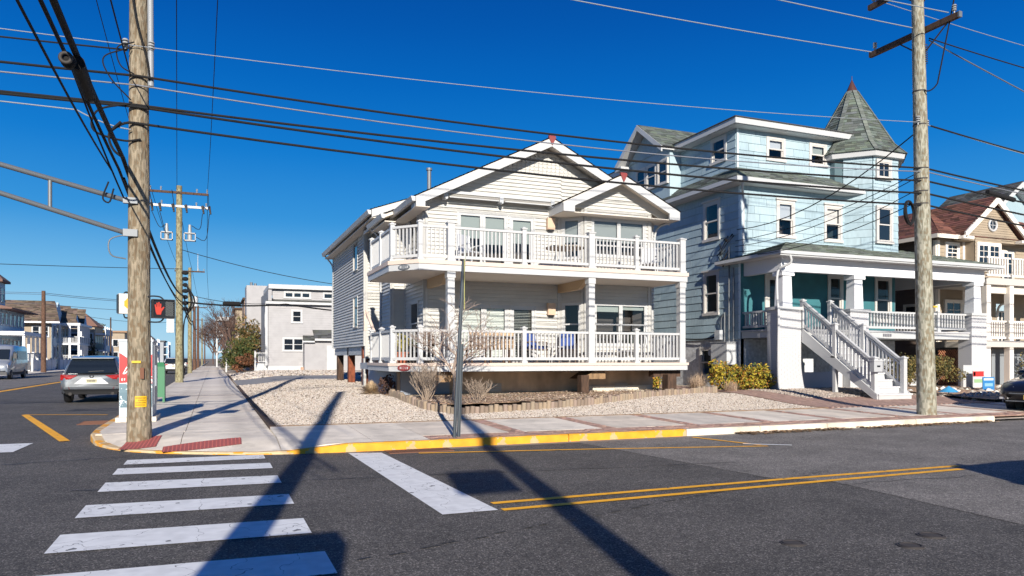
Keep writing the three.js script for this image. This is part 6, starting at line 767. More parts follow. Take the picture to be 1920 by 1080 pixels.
{
  const b = P(-1.19, .05, 14.24), top = P(-1.2, 11.5, 14.24); poleMesh(NEAR, b, top, .195, .125, M.poleTan, 3);
  const m = new MB(); m.cyl(P(-1.0, 6.2, 14.12), P(-1.02, 10.5, 14.12), .05, .05, 10); m.build('conduit', std(.26, .28, .30, .5), NEAR);
  const ca = new MB(); ca.box(-2.7, .3, 10.55, 10.68, 14.02, 14.12); ca.build('crossarm', M.darkWood, NEAR); for (const x of [-2.6, -.6, .2]) insul(NEAR, P(x, 10.68, 14.07));
  const bands = new MB(); for (const y of [3.65, 3.9, 4.16, 5.5, 5.85, 6.35, 6.9, 7.1]) bands.cyl(P(-1.19, y, 14.24), P(-1.19, y + .025, 14.24), .188 - y * .0058, .188 - y * .0058, 20, true); bands.build('steel_band', M.iron, NEAR);
  { const k = new MB(); k.tube([P(-1.45, 5.5, 14.0), P(-1.62, 5.25, 13.95), P(-1.55, 5.0, 13.95), P(-1.42, 4.9, 14.0)], .022, 6, 24); k.tube([P(-1.3, 6.8, 14.05), P(-1.7, 6.5, 13.9), P(-1.6, 6.2, 13.9), P(-1.3, 5.9, 14.05)], .012, 5, 24); k.tube([P(-1.25, 6.9, 14.05), P(-1.5, 6.75, 14.0), P(-1.45, 6.45, 14.0), P(-1.25, 6.35, 14.05)], .012, 5, 20); k.tube([P(-1.3, 10.4, 14.05), P(-1.32, 8.3, 14.03), P(-1.22, 7.3, 14.03), P(-1.05, 6.6, 14.05), P(-1.0, 6.2, 14.1)], .02, 6, 40); k.tube([P(-1.62, 4.45, 13.9), P(-1.7, 4.15, 13.9), P(-1.62, 4.1, 13.9), P(-1.55, 4.35, 13.95)], .014, 5, 20); k.tube([P(-1.28, 5.85, 14.05), P(-1.8, 5.6, 13.9), P(-1.85, 5.3, 13.9), P(-1.4, 5.2, 14.05), P(-1.15, 5.25, 14.05)], .018, 5, 30); k.build('cable_loops', M.cable, NEAR); }
  for (const [y, a] of [[6.84, -.2], [6.86, .2]]) insul(NEAR, P(-1.19 + a, y - .1, 14.1));
  const br = new MB(); br.box(-1.16, -1.10, 1.15, 1.34, 14.03, 14.06); br.build('nail_cluster', M.rust, NEAR);
  const tg = new MB(); tg.box(-1.29, -1.15, 1.42, 1.46, 14.035, 14.05); const w0 = tg.build('yellow_tag', std(.62, .40, .02, .6), NEAR);
  const c = document.createElement('canvas'); c.width = 256; c.height = 200; const g = c.getContext('2d'); g.fillStyle = '#d8a912'; g.fillRect(0, 0, 256, 200); g.fillStyle = '#2e2609'; for (let j = 0; j < 4; j++) for (let i = 0; i < 9; i++) if (!((j === 1 && i < 2) || (j === 3 && i > 7))) { g.fillRect(18 + i * 25, 22 + j * 42, 14, 26); g.fillStyle = '#d8a912'; g.fillRect(22 + i * 25, 28 + j * 42, 6, 5 + (i * 7 + j * 3) % 9); g.fillStyle = '#2e2609'; }
  const t = new THREE.CanvasTexture(c); t.colorSpace = THREE.SRGBColorSpace;
  const pg = new THREE.CylinderGeometry(.199, .199, .19, 10, 1, true, Math.PI * .05 - .42, .95), pm = new THREE.Mesh(pg, new THREE.MeshStandardMaterial({ map: t, roughness: .55, side: THREE.DoubleSide })); pm.name = 'yellow_notice'; pm.position.copy(P(-1.19, .76, 14.24)).sub(worldOf(NEAR)); NEAR.add(pm);
}
{ // signal mast arm: two tubes and a strut
  const t = thing('signal_mast_arm', 'galvanized double tube signal mast arm reaching left from the corner pole', 'signal arm', [-1.4, 3.9, 14.1]);
  const e = [-6.5, 0, 11.6], tu = (y0, y1) => { const m = new MB(); m.cyl(P(-1.36, y0, 14.16), P(e[0], y1, e[2]), .042, .036, 12); m.build('arm_tube', M.galv, t); }; tu(4.2, 5.02); tu(3.64, 4.84);
  const s = new MB(), f = .205; s.cyl(P(lerp(-1.36, e[0], f), lerp(3.64, 4.77, f), lerp(14.16, e[2], f)), P(lerp(-1.36, e[0], f), lerp(4.2, 4.93, f), lerp(14.16, e[2], f)), .03, .03, 10); s.build('strut', M.galv, t); const b = new MB(); b.box(-1.42, -1.2, 4.14, 4.24, 14.02, 14.1); b.box(-1.42, -1.2, 3.58, 3.7, 14.02, 14.1); b.tube([P(-1.36, 3.62, 14.1), P(-1.62, 3.5, 14.05), P(-1.6, 3.25, 14.05), P(-1.38, 3.2, 14.1)], .012, 5, 16); b.build('bracket', M.galv, t);
}
const pedHead = (name, label, x, y, z, turn, lit) => {
  const t = thing(name, label, 'pedestrian signal'); const B = (n, mat, f) => { const m = new MB(); f(m); return m.build(n, mat, t); };
  B('housing', M.black, m => { m.box(-.21, .21, -.19, .19, .02, .16); m.box(-.23, .23, .19, .21, -.04, .17); m.box(-.23, .23, -.21, -.19, -.04, .17); m.box(-.23, -.21, -.19, .19, -.04, .17); m.box(.21, .23, -.19, .19, -.04, .17); });
  const face = B('signal_face', std(.01, .01, .012, .3), m => m.box(-.205, .205, -.185, .185, .005, .02));
  B('visor_grille', std(.09, .10, .10, .6), m => { for (let i = -7; i < 8; i++) { const x0 = clamp(.11 + i * .028 - .09, .04, .2), x1 = clamp(.11 + i * .028 + .09, .04, .2); if (x1 - x0 > .01) { const y0 = (x0 - .11 - i * .028) * 1.8, y1 = (x1 - .11 - i * .028) * 1.8; m.bar(P(x0, y0, -.0), P(x1, y1, -.0), .008, .008); m.bar(P(x0, -y0, -.01), P(x1, -y1, -.01), .008, .008); } } });
  if (lit) { const red = new THREE.MeshStandardMaterial({ color: 0x330500, emissive: new THREE.Color().setRGB(1, .06, .025), emissiveIntensity: .6, roughness: .6 }); const s = new THREE.Shape(), pts = [[-.045, -.13], [.04, -.13], [.055, -.06], [.09, -.005], [.112, .035], [.094, .048], [.05, .005], [.046, .02], [.048, .11], [.024, .114], [.018, .04], [.012, .04], [.012, .145], [-.012, .145], [-.014, .04], [-.02, .04], [-.028, .132], [-.05, .128], [-.044, .03], [-.05, .03], [-.068, .095], [-.088, .088], [-.072, -.02], [-.066, -.07]]; pts.forEach((p, i) => i ? s.lineTo(p[0] - .095, p[1]) : s.moveTo(p[0] - .095, p[1])); const gm = new THREE.ExtrudeGeometry(s, { depth: .006, bevelEnabled: false }), m = new MB(); m.geom(gm, new THREE.Matrix4().makeTranslation(0, 0, .001)); m.build('lit_hand_lamp', red, t); }
  B('bracket', M.black, m => { m.tube([P(-.42, .2, .14), P(-.3, .27, .12), P(-.05, .27, .12), P(.02, .21, .12)], .018, 6, 16); m.tube([P(-.42, -.2, .14), P(-.3, -.28, .12), P(-.05, -.28, .12), P(.02, -.21, .12)], .018, 6, 16); });
  t.position.copy(P(x, y, z)); t.rotation.y = turn; t.scale.setScalar(.78); return t; };
pedHead('pedestrian_signal', 'black pedestrian signal showing a lit red hand on the right of the corner pole', -.80, 2.36, 14.1, .22, true);
{ const t = thing('pedestrian_signal', 'second pedestrian signal seen side on with a yellow panel, left of the corner pole', 'pedestrian signal'); const m = new MB(); m.box(-.13, .10, -.22, .22, -.02, .2); m.build('housing', std(.55, .55, .53, .6), t); const y = new MB(); y.hexa([P(.0, -.05, -.026), P(.095, -.12, -.026), P(.095, -.12, -.021), P(0, -.05, -.021), P(.0, .05, -.026), P(.095, .13, -.026), P(.095, .13, -.021), P(0, .05, -.021)]); y.build('yellow_panel', std(.70, .36, .02, .5), t); const b = new MB(); b.box(-.16, -.13, -.2, .2, -.02, .16); b.tube([P(.0, -.22, .05), P(.03, -.3, .06), P(.16, -.3, .1)], .018, 6, 12); b.tube([P(.0, .22, .05), P(.05, .26, .06), P(.16, .24, .1)], .018, 6, 12); b.build('visor', M.black, t); t.position.copy(P(-1.42, 2.44, 14.2)); t.scale.set(.62, .78, .8); t.rotation.y = .25; }
const RIGHT = thing('utility_pole', 'pale leaning utility pole with crossarms on the brick strip before the blue house', 'utility pole', [16, .15, 12.7]);
{
  poleMesh(RIGHT, P(16, .1, 12.7), P(15.62, 12.2, 12.7), .215, .115, M.polePale, 8);
  for (const [y, x] of [[9.4, 15.73], [10.62, 15.69]]) { const m = new MB(); m.box(x + .1, x + .2, y - .06, y + .07, 11.78, 14.25); m.build('crossarm', M.darkWood, RIGHT); const b = new MB(); b.bar(P(x + .14, y - .02, 13.4), P(x + .12, y - .55, 12.75), .02, .03); b.bar(P(x + .14, y - .02, 12.0), P(x + .12, y - .55, 12.65), .02, .03); b.build('arm_brace', M.iron, RIGHT); for (const z of [11.9, 14.1]) insul(RIGHT, P(x + .15, y + .07, z)); }
  const e = new MB(); e.box(15.83, 15.93, 9.34, 9.47, 11.74, 11.78); e.build('crossarm_cap', M.galv, RIGHT);
  const b = new MB(), r = rng(14); for (let i = 0; i < 9; i++) b.cyl(P(15.8, 9.0 - i * .05, 12.7), P(15.8, 9.02 - i * .05, 12.7), .145, .145, 14, true); for (const y of [5.2, 5.5, 5.8, 6.05, 7.1, 7.9]) b.cyl(P(15.99 - y * .031, y, 12.7), P(15.99 - y * .031, y + .03, 12.7), .217 - y * .0082, .217 - y * .0082, 18, true); b.build('steel_band', M.iron, RIGHT);
  for (const [x, y, z] of [[15.6, 7.08, 12.62], [16.0, 7.05, 12.7]]) insul(RIGHT, P(x, y, z)); const tg = new MB(); tg.box(15.96, 16.1, 2.72, 2.76, 12.49, 12.505); tg.build('yellow_tag', std(.55, .36, .03, .6), RIGHT);
}
const far = (label, x, z, h, r0, mat, arms, name = 'utility_pole') => { const t = thing(name, label, 'utility pole', [x, .1, z]); poleMesh(t, P(x, .05, z), P(x, h, z), r0, r0 * .7, mat, Math.round(z)); for (const [y, w, m2] of arms) { const m = new MB(); m.box(x - w, x + w, y - .06, y + .06, z - .18, z - .08); m.build('crossarm', m2 || M.darkWood, t); for (const s of [-.95, -.6, .6, .95]) insul(t, P(x + s * w, y + .06, z - .13)); } return t; };
{ const D = far('pale utility pole with two crossarms and switches behind the green box', -1.74, 44.4, 11.0, .21, M.poleGreen, [[10.6, 1.5, M.darkWood], [9.85, 1.45, std(.55, .55, .54, .6)]]);
  const c = new MB(); for (const x of [-3.1, -2.7, -2.05, -1.4, -.55, -.2]) { c.cyl(P(x, 9.95, 44.2), P(x + .06, 9.5, 44.1), .06, .05, 8); c.cyl(P(x - .06, 9.9, 44.1), P(x + .02, 9.62, 44.05), .03, .03, 6); } c.build('fuse_cutout', M.iron, D); const f = new MB(); for (const x of [-2.35, -1.2]) { f.box(x - .3, x + .3, 7.95, 8.0, 44.0, 44.3); f.box(x - .3, x + .3, 8.35, 8.4, 44.0, 44.3); f.box(x - .3, x - .26, 7.95, 8.4, 44.0, 44.3); f.box(x + .26, x + .3, 7.95, 8.4, 44.0, 44.3); f.cyl(P(x, 8.4, 44.15), P(x, 8.85, 44.15), .1, .07, 8); f.cyl(P(x, 8.0, 44.1), P(x, 8.3, 44.1), .12, .12, 8); } f.build('switch_frame', M.porcelain, D);
  const j = new MB(); for (const [x0, y0, x1, y1] of [[-3.1, 9.5, -2.4, 8.8], [-2.7, 9.5, -2.1, 8.4], [-.55, 9.5, -1.1, 8.8], [-.2, 9.5, -.9, 8.2], [-3.2, 10.6, -3.1, 9.9], [-.25, 10.6, -.5, 9.9], [-2.1, 10.7, -2.05, 9.95]]) j.tube([P(x0, y0, 44.1), P((x0 + x1) / 2 + .1, Math.min(y0, y1) - .2, 44), P(x1, y1, 44.1)], .018, 5, 12); j.build('jumper_wire', M.cable, D); const bx = new MB(); bx.box(-2.35, -1.98, 2.9, 3.95, 43.9, 44.25); bx.build('grey_box', std(.45, .49, .5, .5), D); const k = new MB(), r = rng(5); for (let i = 0; i < 7; i++) { const y = 4.2 + i * .33; k.sphere(P(-1.42, y, 44.0), .14 + .07 * r(), .12, .12, 7, 5); } for (let i = 0; i < 4; i++) k.tube([P(-1.4, 5.6, 43.9), P(-1.2 + r() * .3, 4.6, 43.9), P(-1.45, 3.6, 43.9), P(-1.5, .4, 44.1)], .03, 5, 20); k.build('cable_splices', M.cable, D);
  const D2 = far('second pole down the right pavement with one short crossarm and whip antenna', -1.97, 72.5, 9.7, .19, M.poleGreen, [[9.35, 1.25]]); const an = new MB(); an.cyl(P(-1.3, 9.4, 72.4), P(-1.3, 11, 72.4), .035, .02, 6); an.build('antenna', M.whitePaint, D2); const tr = new MB(); tr.cyl(P(-1.5, 6.2, 72.3), P(-1.5, 7.1, 72.3), .22, .22, 12); tr.build('transformer', std(.5, .53, .55, .5), D2);
  far('brown pole third along the right pavement', -2.1, 96, 8.6, .2, M.poleBrown, []); const D4 = far('brown pole with short crossarm fourth along the right pavement', -2.1, 118, 9.3, .2, M.poleBrown, [[9.0, 1.3]]); const t4 = new MB(); t4.cyl(P(-2.5, 7.2, 95.7), P(-2.5, 8.6, 95.7), .28, .28, 12); t4.build('transformer', M.porcelain, D4); far('thin grey pole fifth along the right pavement', -2.1, 160, 9.6, .18, M.poleGreen, [[9.2, 1.1]]); far('most distant pole on the right pavement', -2.1, 210, 9.8, .18, M.poleBrown, [[9.2, 1.1]]);
  far('brown utility pole without arms on the far pavement by the white fence', -15.6, 85, 8.2, .24, M.poleBrown, []); far('thin dark pole far down the left pavement before the tan flat roofed house', -16, 140, 8.4, .15, M.darkWood, []); }
// wires
const wire = (label, pts, r, sag, mat = M.cable, grp) => { const m = new MB(); for (let i = 0; i < pts.length - 1; i++) { const a = P(...pts[i]), b = P(...pts[i + 1]), L = a.distanceTo(b), n = Math.max(6, Math.min(28, Math.round(L / 1.1))), c = []; const s = Array.isArray(sag) ? sag[i] : sag; for (let k = 0; k <= n; k++) { const t = k / n, p = a.clone().lerp(b, t); p.y -= 4 * s * t * (1 - t); c.push(p); } m.tube(c, r, 6, n); } const o = m.build('overhead_wire', mat); return tag(o, label, 'wire', grp); };
{
  const l = 14.05, rz = 12.6;
  wire('thin pale wire, topmost of those running from the corner pole to the right pole', [[-14, 6.95, l], [-1.35, 6.84, l], [15.6, 7.14, rz], [34, 6.3, rz]], .008, [.1, .16, .3], M.wireGrey);
  wire('black cable, upper heavy one above the big gable between the two poles', [[-14, 6.36, l], [-1.2, 6.33, l], [15.85, 6.06, rz], [36, 5.75, rz]], .021, [.12, .2, .3]);
  wire('grey cable just under the upper heavy cable across the big gable', [[-14, 6.2, l], [-1.2, 6.17, l], [15.85, 5.98, rz], [36, 5.6, rz]], .013, [.12, .26, .3], std(.16, .17, .2, .6));
  wire('black cable crossing the big gable peak between the two poles, third from the top', [[-14, 5.95, l], [-1.2, 5.83, l], [15.86, 5.76, rz], [36, 5.4, rz]], .022, [.1, .17, .3]);
  wire('black cable close below the third one across the white gable', [[-14, 5.9, l], [-1.2, 5.80, l], [15.86, 5.46, rz], [36, 5.0, rz]], .023, [.1, .2, .3]);
  wire('thick black cable, lowest of those crossing the white gables', [[-1.62, 5.3, 14.0], [-1.25, 5.52, l], [15.87, 5.18, rz], [36, 4.7, rz]], .022, [-.06, .2, .3]);
  wire('thin pale wire left of the corner pole below the heavy cables', [[-16, 5.85, 14.0], [-2.1, 5.62, 14.0], [-1.3, 5.4, 14.05]], .011, .05, M.wireGrey);
  wire('dark wire on the far left above the heavy cables ending at the corner pole', [[-14, 6.75, l], [-1.35, 6.75, l]], .014, .15);
  // high voltage wires to the right pole's crossarms
  wire('high pale wire ending at the near end of the lower right crossarm', [[-14, 9.7, 11.9], [15.75, 9.5, 11.95]], .012, .35, M.wireGrey); wire('high pale wire ending at the far end of the lower right crossarm', [[-14, 9.6, 14.1], [15.75, 9.42, 14.1]], .012, .35, M.wireGrey); wire('pale wire ending at the right pole beside the lower crossarm', [[-14, 10.1, 13.0], [15.6, 9.45, 12.75]], .012, .3, M.wireGrey);
  wire('faint wire in the top right corner passing the upper crossarm', [[15.8, 10.8, 14.1], [40, 10.6, 14.1]], .009, .3, M.wireGrey); wire('second faint wire in the top right corner', [[15.8, 10.8, 11.9], [40, 10.6, 11.9]], .009, .3, M.wireGrey);
  wire('dark wire running right from the lower crossarm of the right pole', [[15.95, 9.2, 12.6], [38, 9.0, 12.2]], .014, .4); wire('pale guy wire sloping right from the lower crossarm of the right pole', [[15.95, 9.15, 12.6], [38, 7.6, 16]], .016, .1, M.galv); wire('twisted dark wire leaving the right pole by the white insulators', [[16.0, 7.1, 12.6], [40, 6.7, 12.6]], .02, .5);
  wire('black jumper looping from above down to the right pole', [[15.9, 11.2, 11.6], [15.85, 8.0, 12.3], [15.72, 7.9, 12.55]], .016, [0, .08]);
  // service drops to the blue house
  wire('wavy service drop from the right pole to the blue house corner', [[15.7, 6.95, 12.75], [17.5, 6.15, 21.5]], .015, .5); for (const [y0, y1, s, k] of [[6.0, 5.75, .25, 'upper'], [5.9, 5.55, .3, 'middle'], [5.6, 5.35, .35, 'lower'], [5.3, 5.2, .3, 'lowest']]) wire(`thin ${k} service line of the bundle from the right pole to the blue house`, [[15.8, y0, 12.75], [17.5, y1, 21.6]], .011, s);
  // cables along the side street
  wire('heavy black cable bundle coming over the camera to the corner pole', [[-1.15, 4.95, -3], [-1.42, 4.9, 14.0], [-1.5, 4.95, 44.2], [-1.75, 4.9, 72.4], [-1.9, 5.0, 96]], .036, [.25, .55, .5, .4]); wire('second black cable lying left of the heavy bundle', [[-1.35, 5.0, -3], [-1.6, 5.05, 10.6], [-1.48, 4.7, 14.0], [-1.5, 4.55, 44.2], [-1.75, 4.6, 72.4]], .024, [.1, .02, .5, .4]); wire('third black cable under the heavy bundle past the corner pole', [[-1.4, 4.55, 14.0], [-1.5, 4.3, 44.2], [-1.75, 4.5, 72.4]], .02, [.4, .3]); wire('thin dark line passing over the camera to the corner pole above the heavy bundle', [[-1.0, 6.2, -3], [-1.3, 6.3, 14.0]], .011, .15); wire('thin twisted line left of the heavy bundle over the street corner', [[-1.6, 5.6, -3], [-1.75, 5.4, 11], [-1.4, 4.2, 14.1]], .014, [.1, .05]); wire('slack thin cable beside the heavy bundle', [[-1.3, 4.7, -3], [-1.55, 4.6, 13.9]], .014, .3);
  for (const [x0, x1, k] of [[-2.6, -3.15, 'left'], [-.6, -1.85, 'middle'], [.2, -.3, 'right']]) { wire(`thin power wire on the ${k} from the corner pole top to the double crossarm pole`, [[x0, 10.85, 14.07], [x1, 10.8, 44.3]], .011, .45); wire(`distant power wire on the ${k} between the far poles`, [[x1, 10.8, 44.3], [x1 * .8 - .3, 9.55, 72.3], [x1 * .8 - .3, 9.3, 118]], .014, .4); wire(`overhead power wire on the ${k} passing above the camera to the corner pole`, [[x0 * .8, 10.9, -6], [x0, 10.85, 14.07]], .01, .3); }
  wire('black cable with a splice case crossing from the far pole to the grey house', [[-1.4, 4.6, 44.2], [4, 4.72, 45.5], [9, 4.6, 50]], .045, [.15, .05]); wire('thin service line from the far pole dropping behind the cream house', [[-1.7, 7.5, 44.3], [14, 5.8, 46]], .02, .6); wire('thin line from the second far pole to the grey house roof', [[-1.9, 7.2, 72.4], [7, 6.5, 66]], .025, .5);
  for (const [y, x, k] of [[8.0, -15.6, 'upper'], [7.85, -15.6, 'second'], [6.9, -15.6, 'third']]) wire(`${k} wire strung over the far pavement on the left`, [[-60, y + .4, 85], [x, y, 85], [-3, y + .1, 95]], .022, .2, std(.05, .06, .09, .6)); wire('slack line from the left far pole sagging towards the street', [[-15.6, 6.6, 85], [-3, 5.5, 88]], .02, .6); wire('slack line from the left far pole to the shingled house', [[-15.6, 6.6, 85], [-20, 5.8, 88]], .02, .3); wire('long thin line across the whole side street at roof height', [[-30, 5.9, 34], [-1.3, 5.5, 36]], .013, .35);
  const sp = thing('splice_case', 'black splice case on the cable crossing towards the grey house', 'splice case', [.9, 4.6, 44.6]); { const m = new MB(); m.cyl(P(.6, 4.61, 44.55), P(1.35, 4.62, 44.75), .12, .12, 12); m.cyl(P(.5, 4.6, 44.52), P(.6, 4.61, 44.55), .06, .12, 12); m.cyl(P(1.35, 4.62, 44.75), P(1.45, 4.62, 44.78), .12, .06, 12); m.build('case_body', M.cable, sp); }
  const s2 = thing('splice_case', 'black splice case hanging on the heavy bundle left of the corner pole', 'splice case', [-1.35, 4.7, 9.3]); { const m = new MB(); m.cyl(P(-1.33, 4.62, 8.9), P(-1.38, 4.66, 10.1), .075, .075, 12); m.sphere(P(-1.4, 4.6, 8.85), .075, .075, .09); m.build('case_body', M.cable, s2); const g = new MB(); g.geom(new THREE.TorusGeometry(.05, .02, 8, 16), new THREE.Matrix4().makeTranslation(-1.41, 4.6, -8.75)); g.build('clamp_ring', M.iron, s2); }
  const s3 = thing('splice_case', 'long black splice case on the cable right of the right pole', 'splice case', [18.5, 5.6, 12.6]); { const m = new MB(); m.cyl(P(18.0, 5.68, 12.6), P(19.0, 5.56, 12.6), .06, .06, 10); m.build('case_body', M.cable, s3); }
  const coil = thing('cable_coil', 'coil of black cable hanging left of the right pole', 'cable coil', [15.2, 5.0, 12.6]); { const r = rng(3); for (let i = 0; i < 5; i++) { const g = new MB(); g.geom(new THREE.TorusGeometry(.27 + (r() - .5) * .05, .016, 6, 36), new THREE.Matrix4().makeRotationFromEuler(new THREE.Euler((r() - .5) * .2, .35 + (r() - .5) * .3, 0)).setPosition(P(15.25 + (r() - .5) * .05, 4.93 + (r() - .5) * .04, 12.55))); g.build('cable_turn', M.cable, coil); } }
}
// poles, sign and parked car behind the camera whose shadows lie in the picture
{
  const t = thing('utility_pole', 'utility pole across the street behind the camera', 'utility pole', [-1.33, 0, -1.2]); poleMesh(t, P(-1.33, 0, -1.2), P(-1.33, 9.9, -1.2), .19, .13, M.poleTan, 50); const bx = new MB(); bx.box(-1.2, -.55, 2.0, 2.9, -1.6, -1.1); bx.build('control_box', M.galv, t);
  const u = thing('signal_pole', 'signal pole with a sign panel behind the camera', 'signal pole', [1.05, 0, -4.2]); const m = new MB(); m.cyl(P(1.05, 0, -4.2), P(1.05, 9.3, -4.2), .17, .11, 14); m.build('pole_shaft', M.galv, u); const s = new MB(); s.box(.05, .8, 4.55, 5.15, -4.3, -4.2); s.build('sign_panel', M.galv, u); const a = new MB(); a.bar(P(1.05, 9.0, -4.2), P(.2, 9.5, -4.6), .08, .08); a.build('lamp_arm', M.galv, u);
}
// ---------------------------------------------------------------- vehicles
function wheel(t, x, y, z, r, w) { const m = new MB(); m.geom(new THREE.TorusGeometry(r * .82, r * .2, 10, 28), new THREE.Matrix4().makeRotationY(Math.PI / 2).scale(new THREE.Vector3(1, 1, w / (r * .4))).setPosition(P(x, y, z))); m.cyl(P(x - w * .4, y, z), P(x + w * .4, y, z), r * .8, r * .8, 24); const o = m.build('wheel', M.black, t), h = new MB(), s = Math.sign(x); h.cyl(P(x + s * w * .30, y, z), P(x + s * w * .44, y, z), r * .6, r * .58, 20); for (let i = 0; i < 5; i++) { const a = i * 1.2566; h.bar(P(x + s * w * .46, y, z), P(x + s * w * .46, y + Math.sin(a) * r * .6, z + Math.cos(a) * r * .6), .03, .07); } h.build('rim', M.metal, o); return o; }
function loft(m, secs) { for (let i = 0; i < secs.length - 1; i++) for (let k = 0; k < secs[i].length - 1; k++) m.quad(secs[i][k], secs[i + 1][k], secs[i + 1][k + 1], secs[i][k + 1]); for (const s of [secs[0], secs[secs.length - 1]]) for (let k = 1; k < s.length - 2; k++) m.tri(s[0], s[k], s[k + 1]); }
function smoothGeo(o, crease = .6) { const g = o.geometry, p = g.attributes.position, n = g.attributes.normal, map = new Map(); for (let i = 0; i < p.count; i++) { const k = `${p.getX(i).toFixed(3)},${p.getY(i).toFixed(3)},${p.getZ(i).toFixed(3)}`; (map.get(k) || map.set(k, []).get(k)).push(i); } const c = n.array.slice(); for (const l of map.values()) for (const i of l) { let x = 0, y = 0, z = 0; for (const j of l) { const d = c[3 * i] * c[3 * j] + c[3 * i + 1] * c[3 * j + 1] + c[3 * i + 2] * c[3 * j + 2]; if (d > crease) { x += c[3 * j]; y += c[3 * j + 1]; z += c[3 * j + 2]; } } const q = Math.hypot(x, y, z) || 1; n.setXYZ(i, x / q, y / q, z / q); } return o; }
function makeSUV(name, label, paint, group) {    // tail at z 0, nose at depth 4.7, in its own axes
  const t = thing(name, label, 'car', [0, 0, 0], group), body = new MB(), W = .93;
  const sec = (z, w, y0, y1, belt) => { const a = []; for (const s of [-1, 1]) { const L = [[w * .90, y0], [w * .98, y0 + .12], [w, lerp(y0, y1, .5)], [w * .985, y1 - .10], [w * .90, y1], [w * .5, y1 + belt], [0, y1 + belt * 1.2]]; const q = L.map(p => P(s * p[0], p[1], z)); if (s < 0) a.push(...q); else a.push(...q.reverse().slice(1)); } return a; };
  loft(body, [sec(.0, .80, .50, .98, .0), sec(.05, .88, .38, 1.0, .0), sec(.14, .915, .33, 1.04, .0), sec(.35, .93, .30, 1.06, .0), sec(.9, W, .27, 1.05, .0), sec(2.3, W, .26, 1.0, .0), sec(3.2, W, .27, .98, .02), sec(3.9, .915, .28, .92, .04), sec(4.4, .86, .30, .82, .04), sec(4.62, .76, .36, .72, .03), sec(4.7, .60, .44, .62, .0)]);
  smoothGeo(body.build('body', paint, t), .55);
  const roof = new MB(), rs = (z, wb, yb, wt, yt) => { const a = []; for (const s of [-1, 1]) { const L = [[wb, yb], [lerp(wb, wt, .55), lerp(yb, yt, .6)], [wt, yt - .07], [wt * .86, yt - .015], [wt * .45, yt + .012], [0, yt + .02]]; const q = L.map(p => P(s * p[0], p[1], z)); if (s < 0) a.push(...q); else a.push(...q.reverse().slice(1)); } return a; };
  loft(roof, [rs(.13, .86, 1.03, .72, 1.10), rs(.28, .87, 1.03, .70, 1.34), rs(.43, .87, 1.03, .68, 1.56), rs(.62, .87, 1.03, .67, 1.63), rs(1.5, .87, 1.0, .67, 1.665), rs(2.4, .87, .99, .66, 1.63), rs(2.75, .87, .98, .66, 1.55), rs(3.5, .85, .96, .70, 1.02)]); smoothGeo(roof.build('cabin', paint, t), .6);
  const G = (n, f) => { const m = new MB(); f(m); return m.build(n, M.glassDark, t); };
  G('rear_window', m => m.quad(P(-.76, 1.07, .06), P(.76, 1.07, .06), P(.62, 1.565, .34), P(-.62, 1.565, .34))); G('windscreen', m => m.quad(P(-.70, 1.06, 3.46), P(.70, 1.06, 3.46), P(.58, 1.52, 2.80), P(-.58, 1.52, 2.80)));
  for (const s of [-1, 1]) for (const [z0, z1, a, b] of [[.75, 1.55, .85, 1.55], [1.62, 2.5, 1.62, 2.45], [2.55, 3.1, 2.5, 2.62]]) G('side_window', m => m.quad(P(s * .875, 1.08, z0), P(s * .875, 1.08, z1), P(s * .715, 1.50, b), P(s * .715, 1.50, a)));
  const add = (n, mat, f, p = t) => { const m = new MB(); f(m); return m.build(n, mat, p); };
  add('spoiler', paint, m => m.hexa([P(-.60, 1.575, .24), P(.60, 1.575, .24), P(.66, 1.58, .6), P(-.66, 1.58, .6), P(-.60, 1.605, .24), P(.60, 1.605, .24), P(.64, 1.655, .6), P(-.64, 1.655, .6)]));
  add('rear_bumper', std(.03, .03, .032, .6), m => { m.hexa([P(-.74, .33, .06), P(.74, .33, .06), P(.9, .3, .5), P(-.9, .3, .5), P(-.82, .50, -.015), P(.82, .50, -.015), P(.935, .46, .5), P(-.935, .46, .5)]); });
  add('bumper_trim', M.metal, m => { m.hexa([P(-.80, .505, -.03), P(.80, .505, -.03), P(.92, .5, .3), P(-.92, .5, .3), P(-.80, .60, -.035), P(.80, .60, -.035), P(.925, .62, .3), P(-.925, .62, .3)]); }); t.children[t.children.length - 1].material = paint;
  const lamp = std(.35, .012, .012, .2);
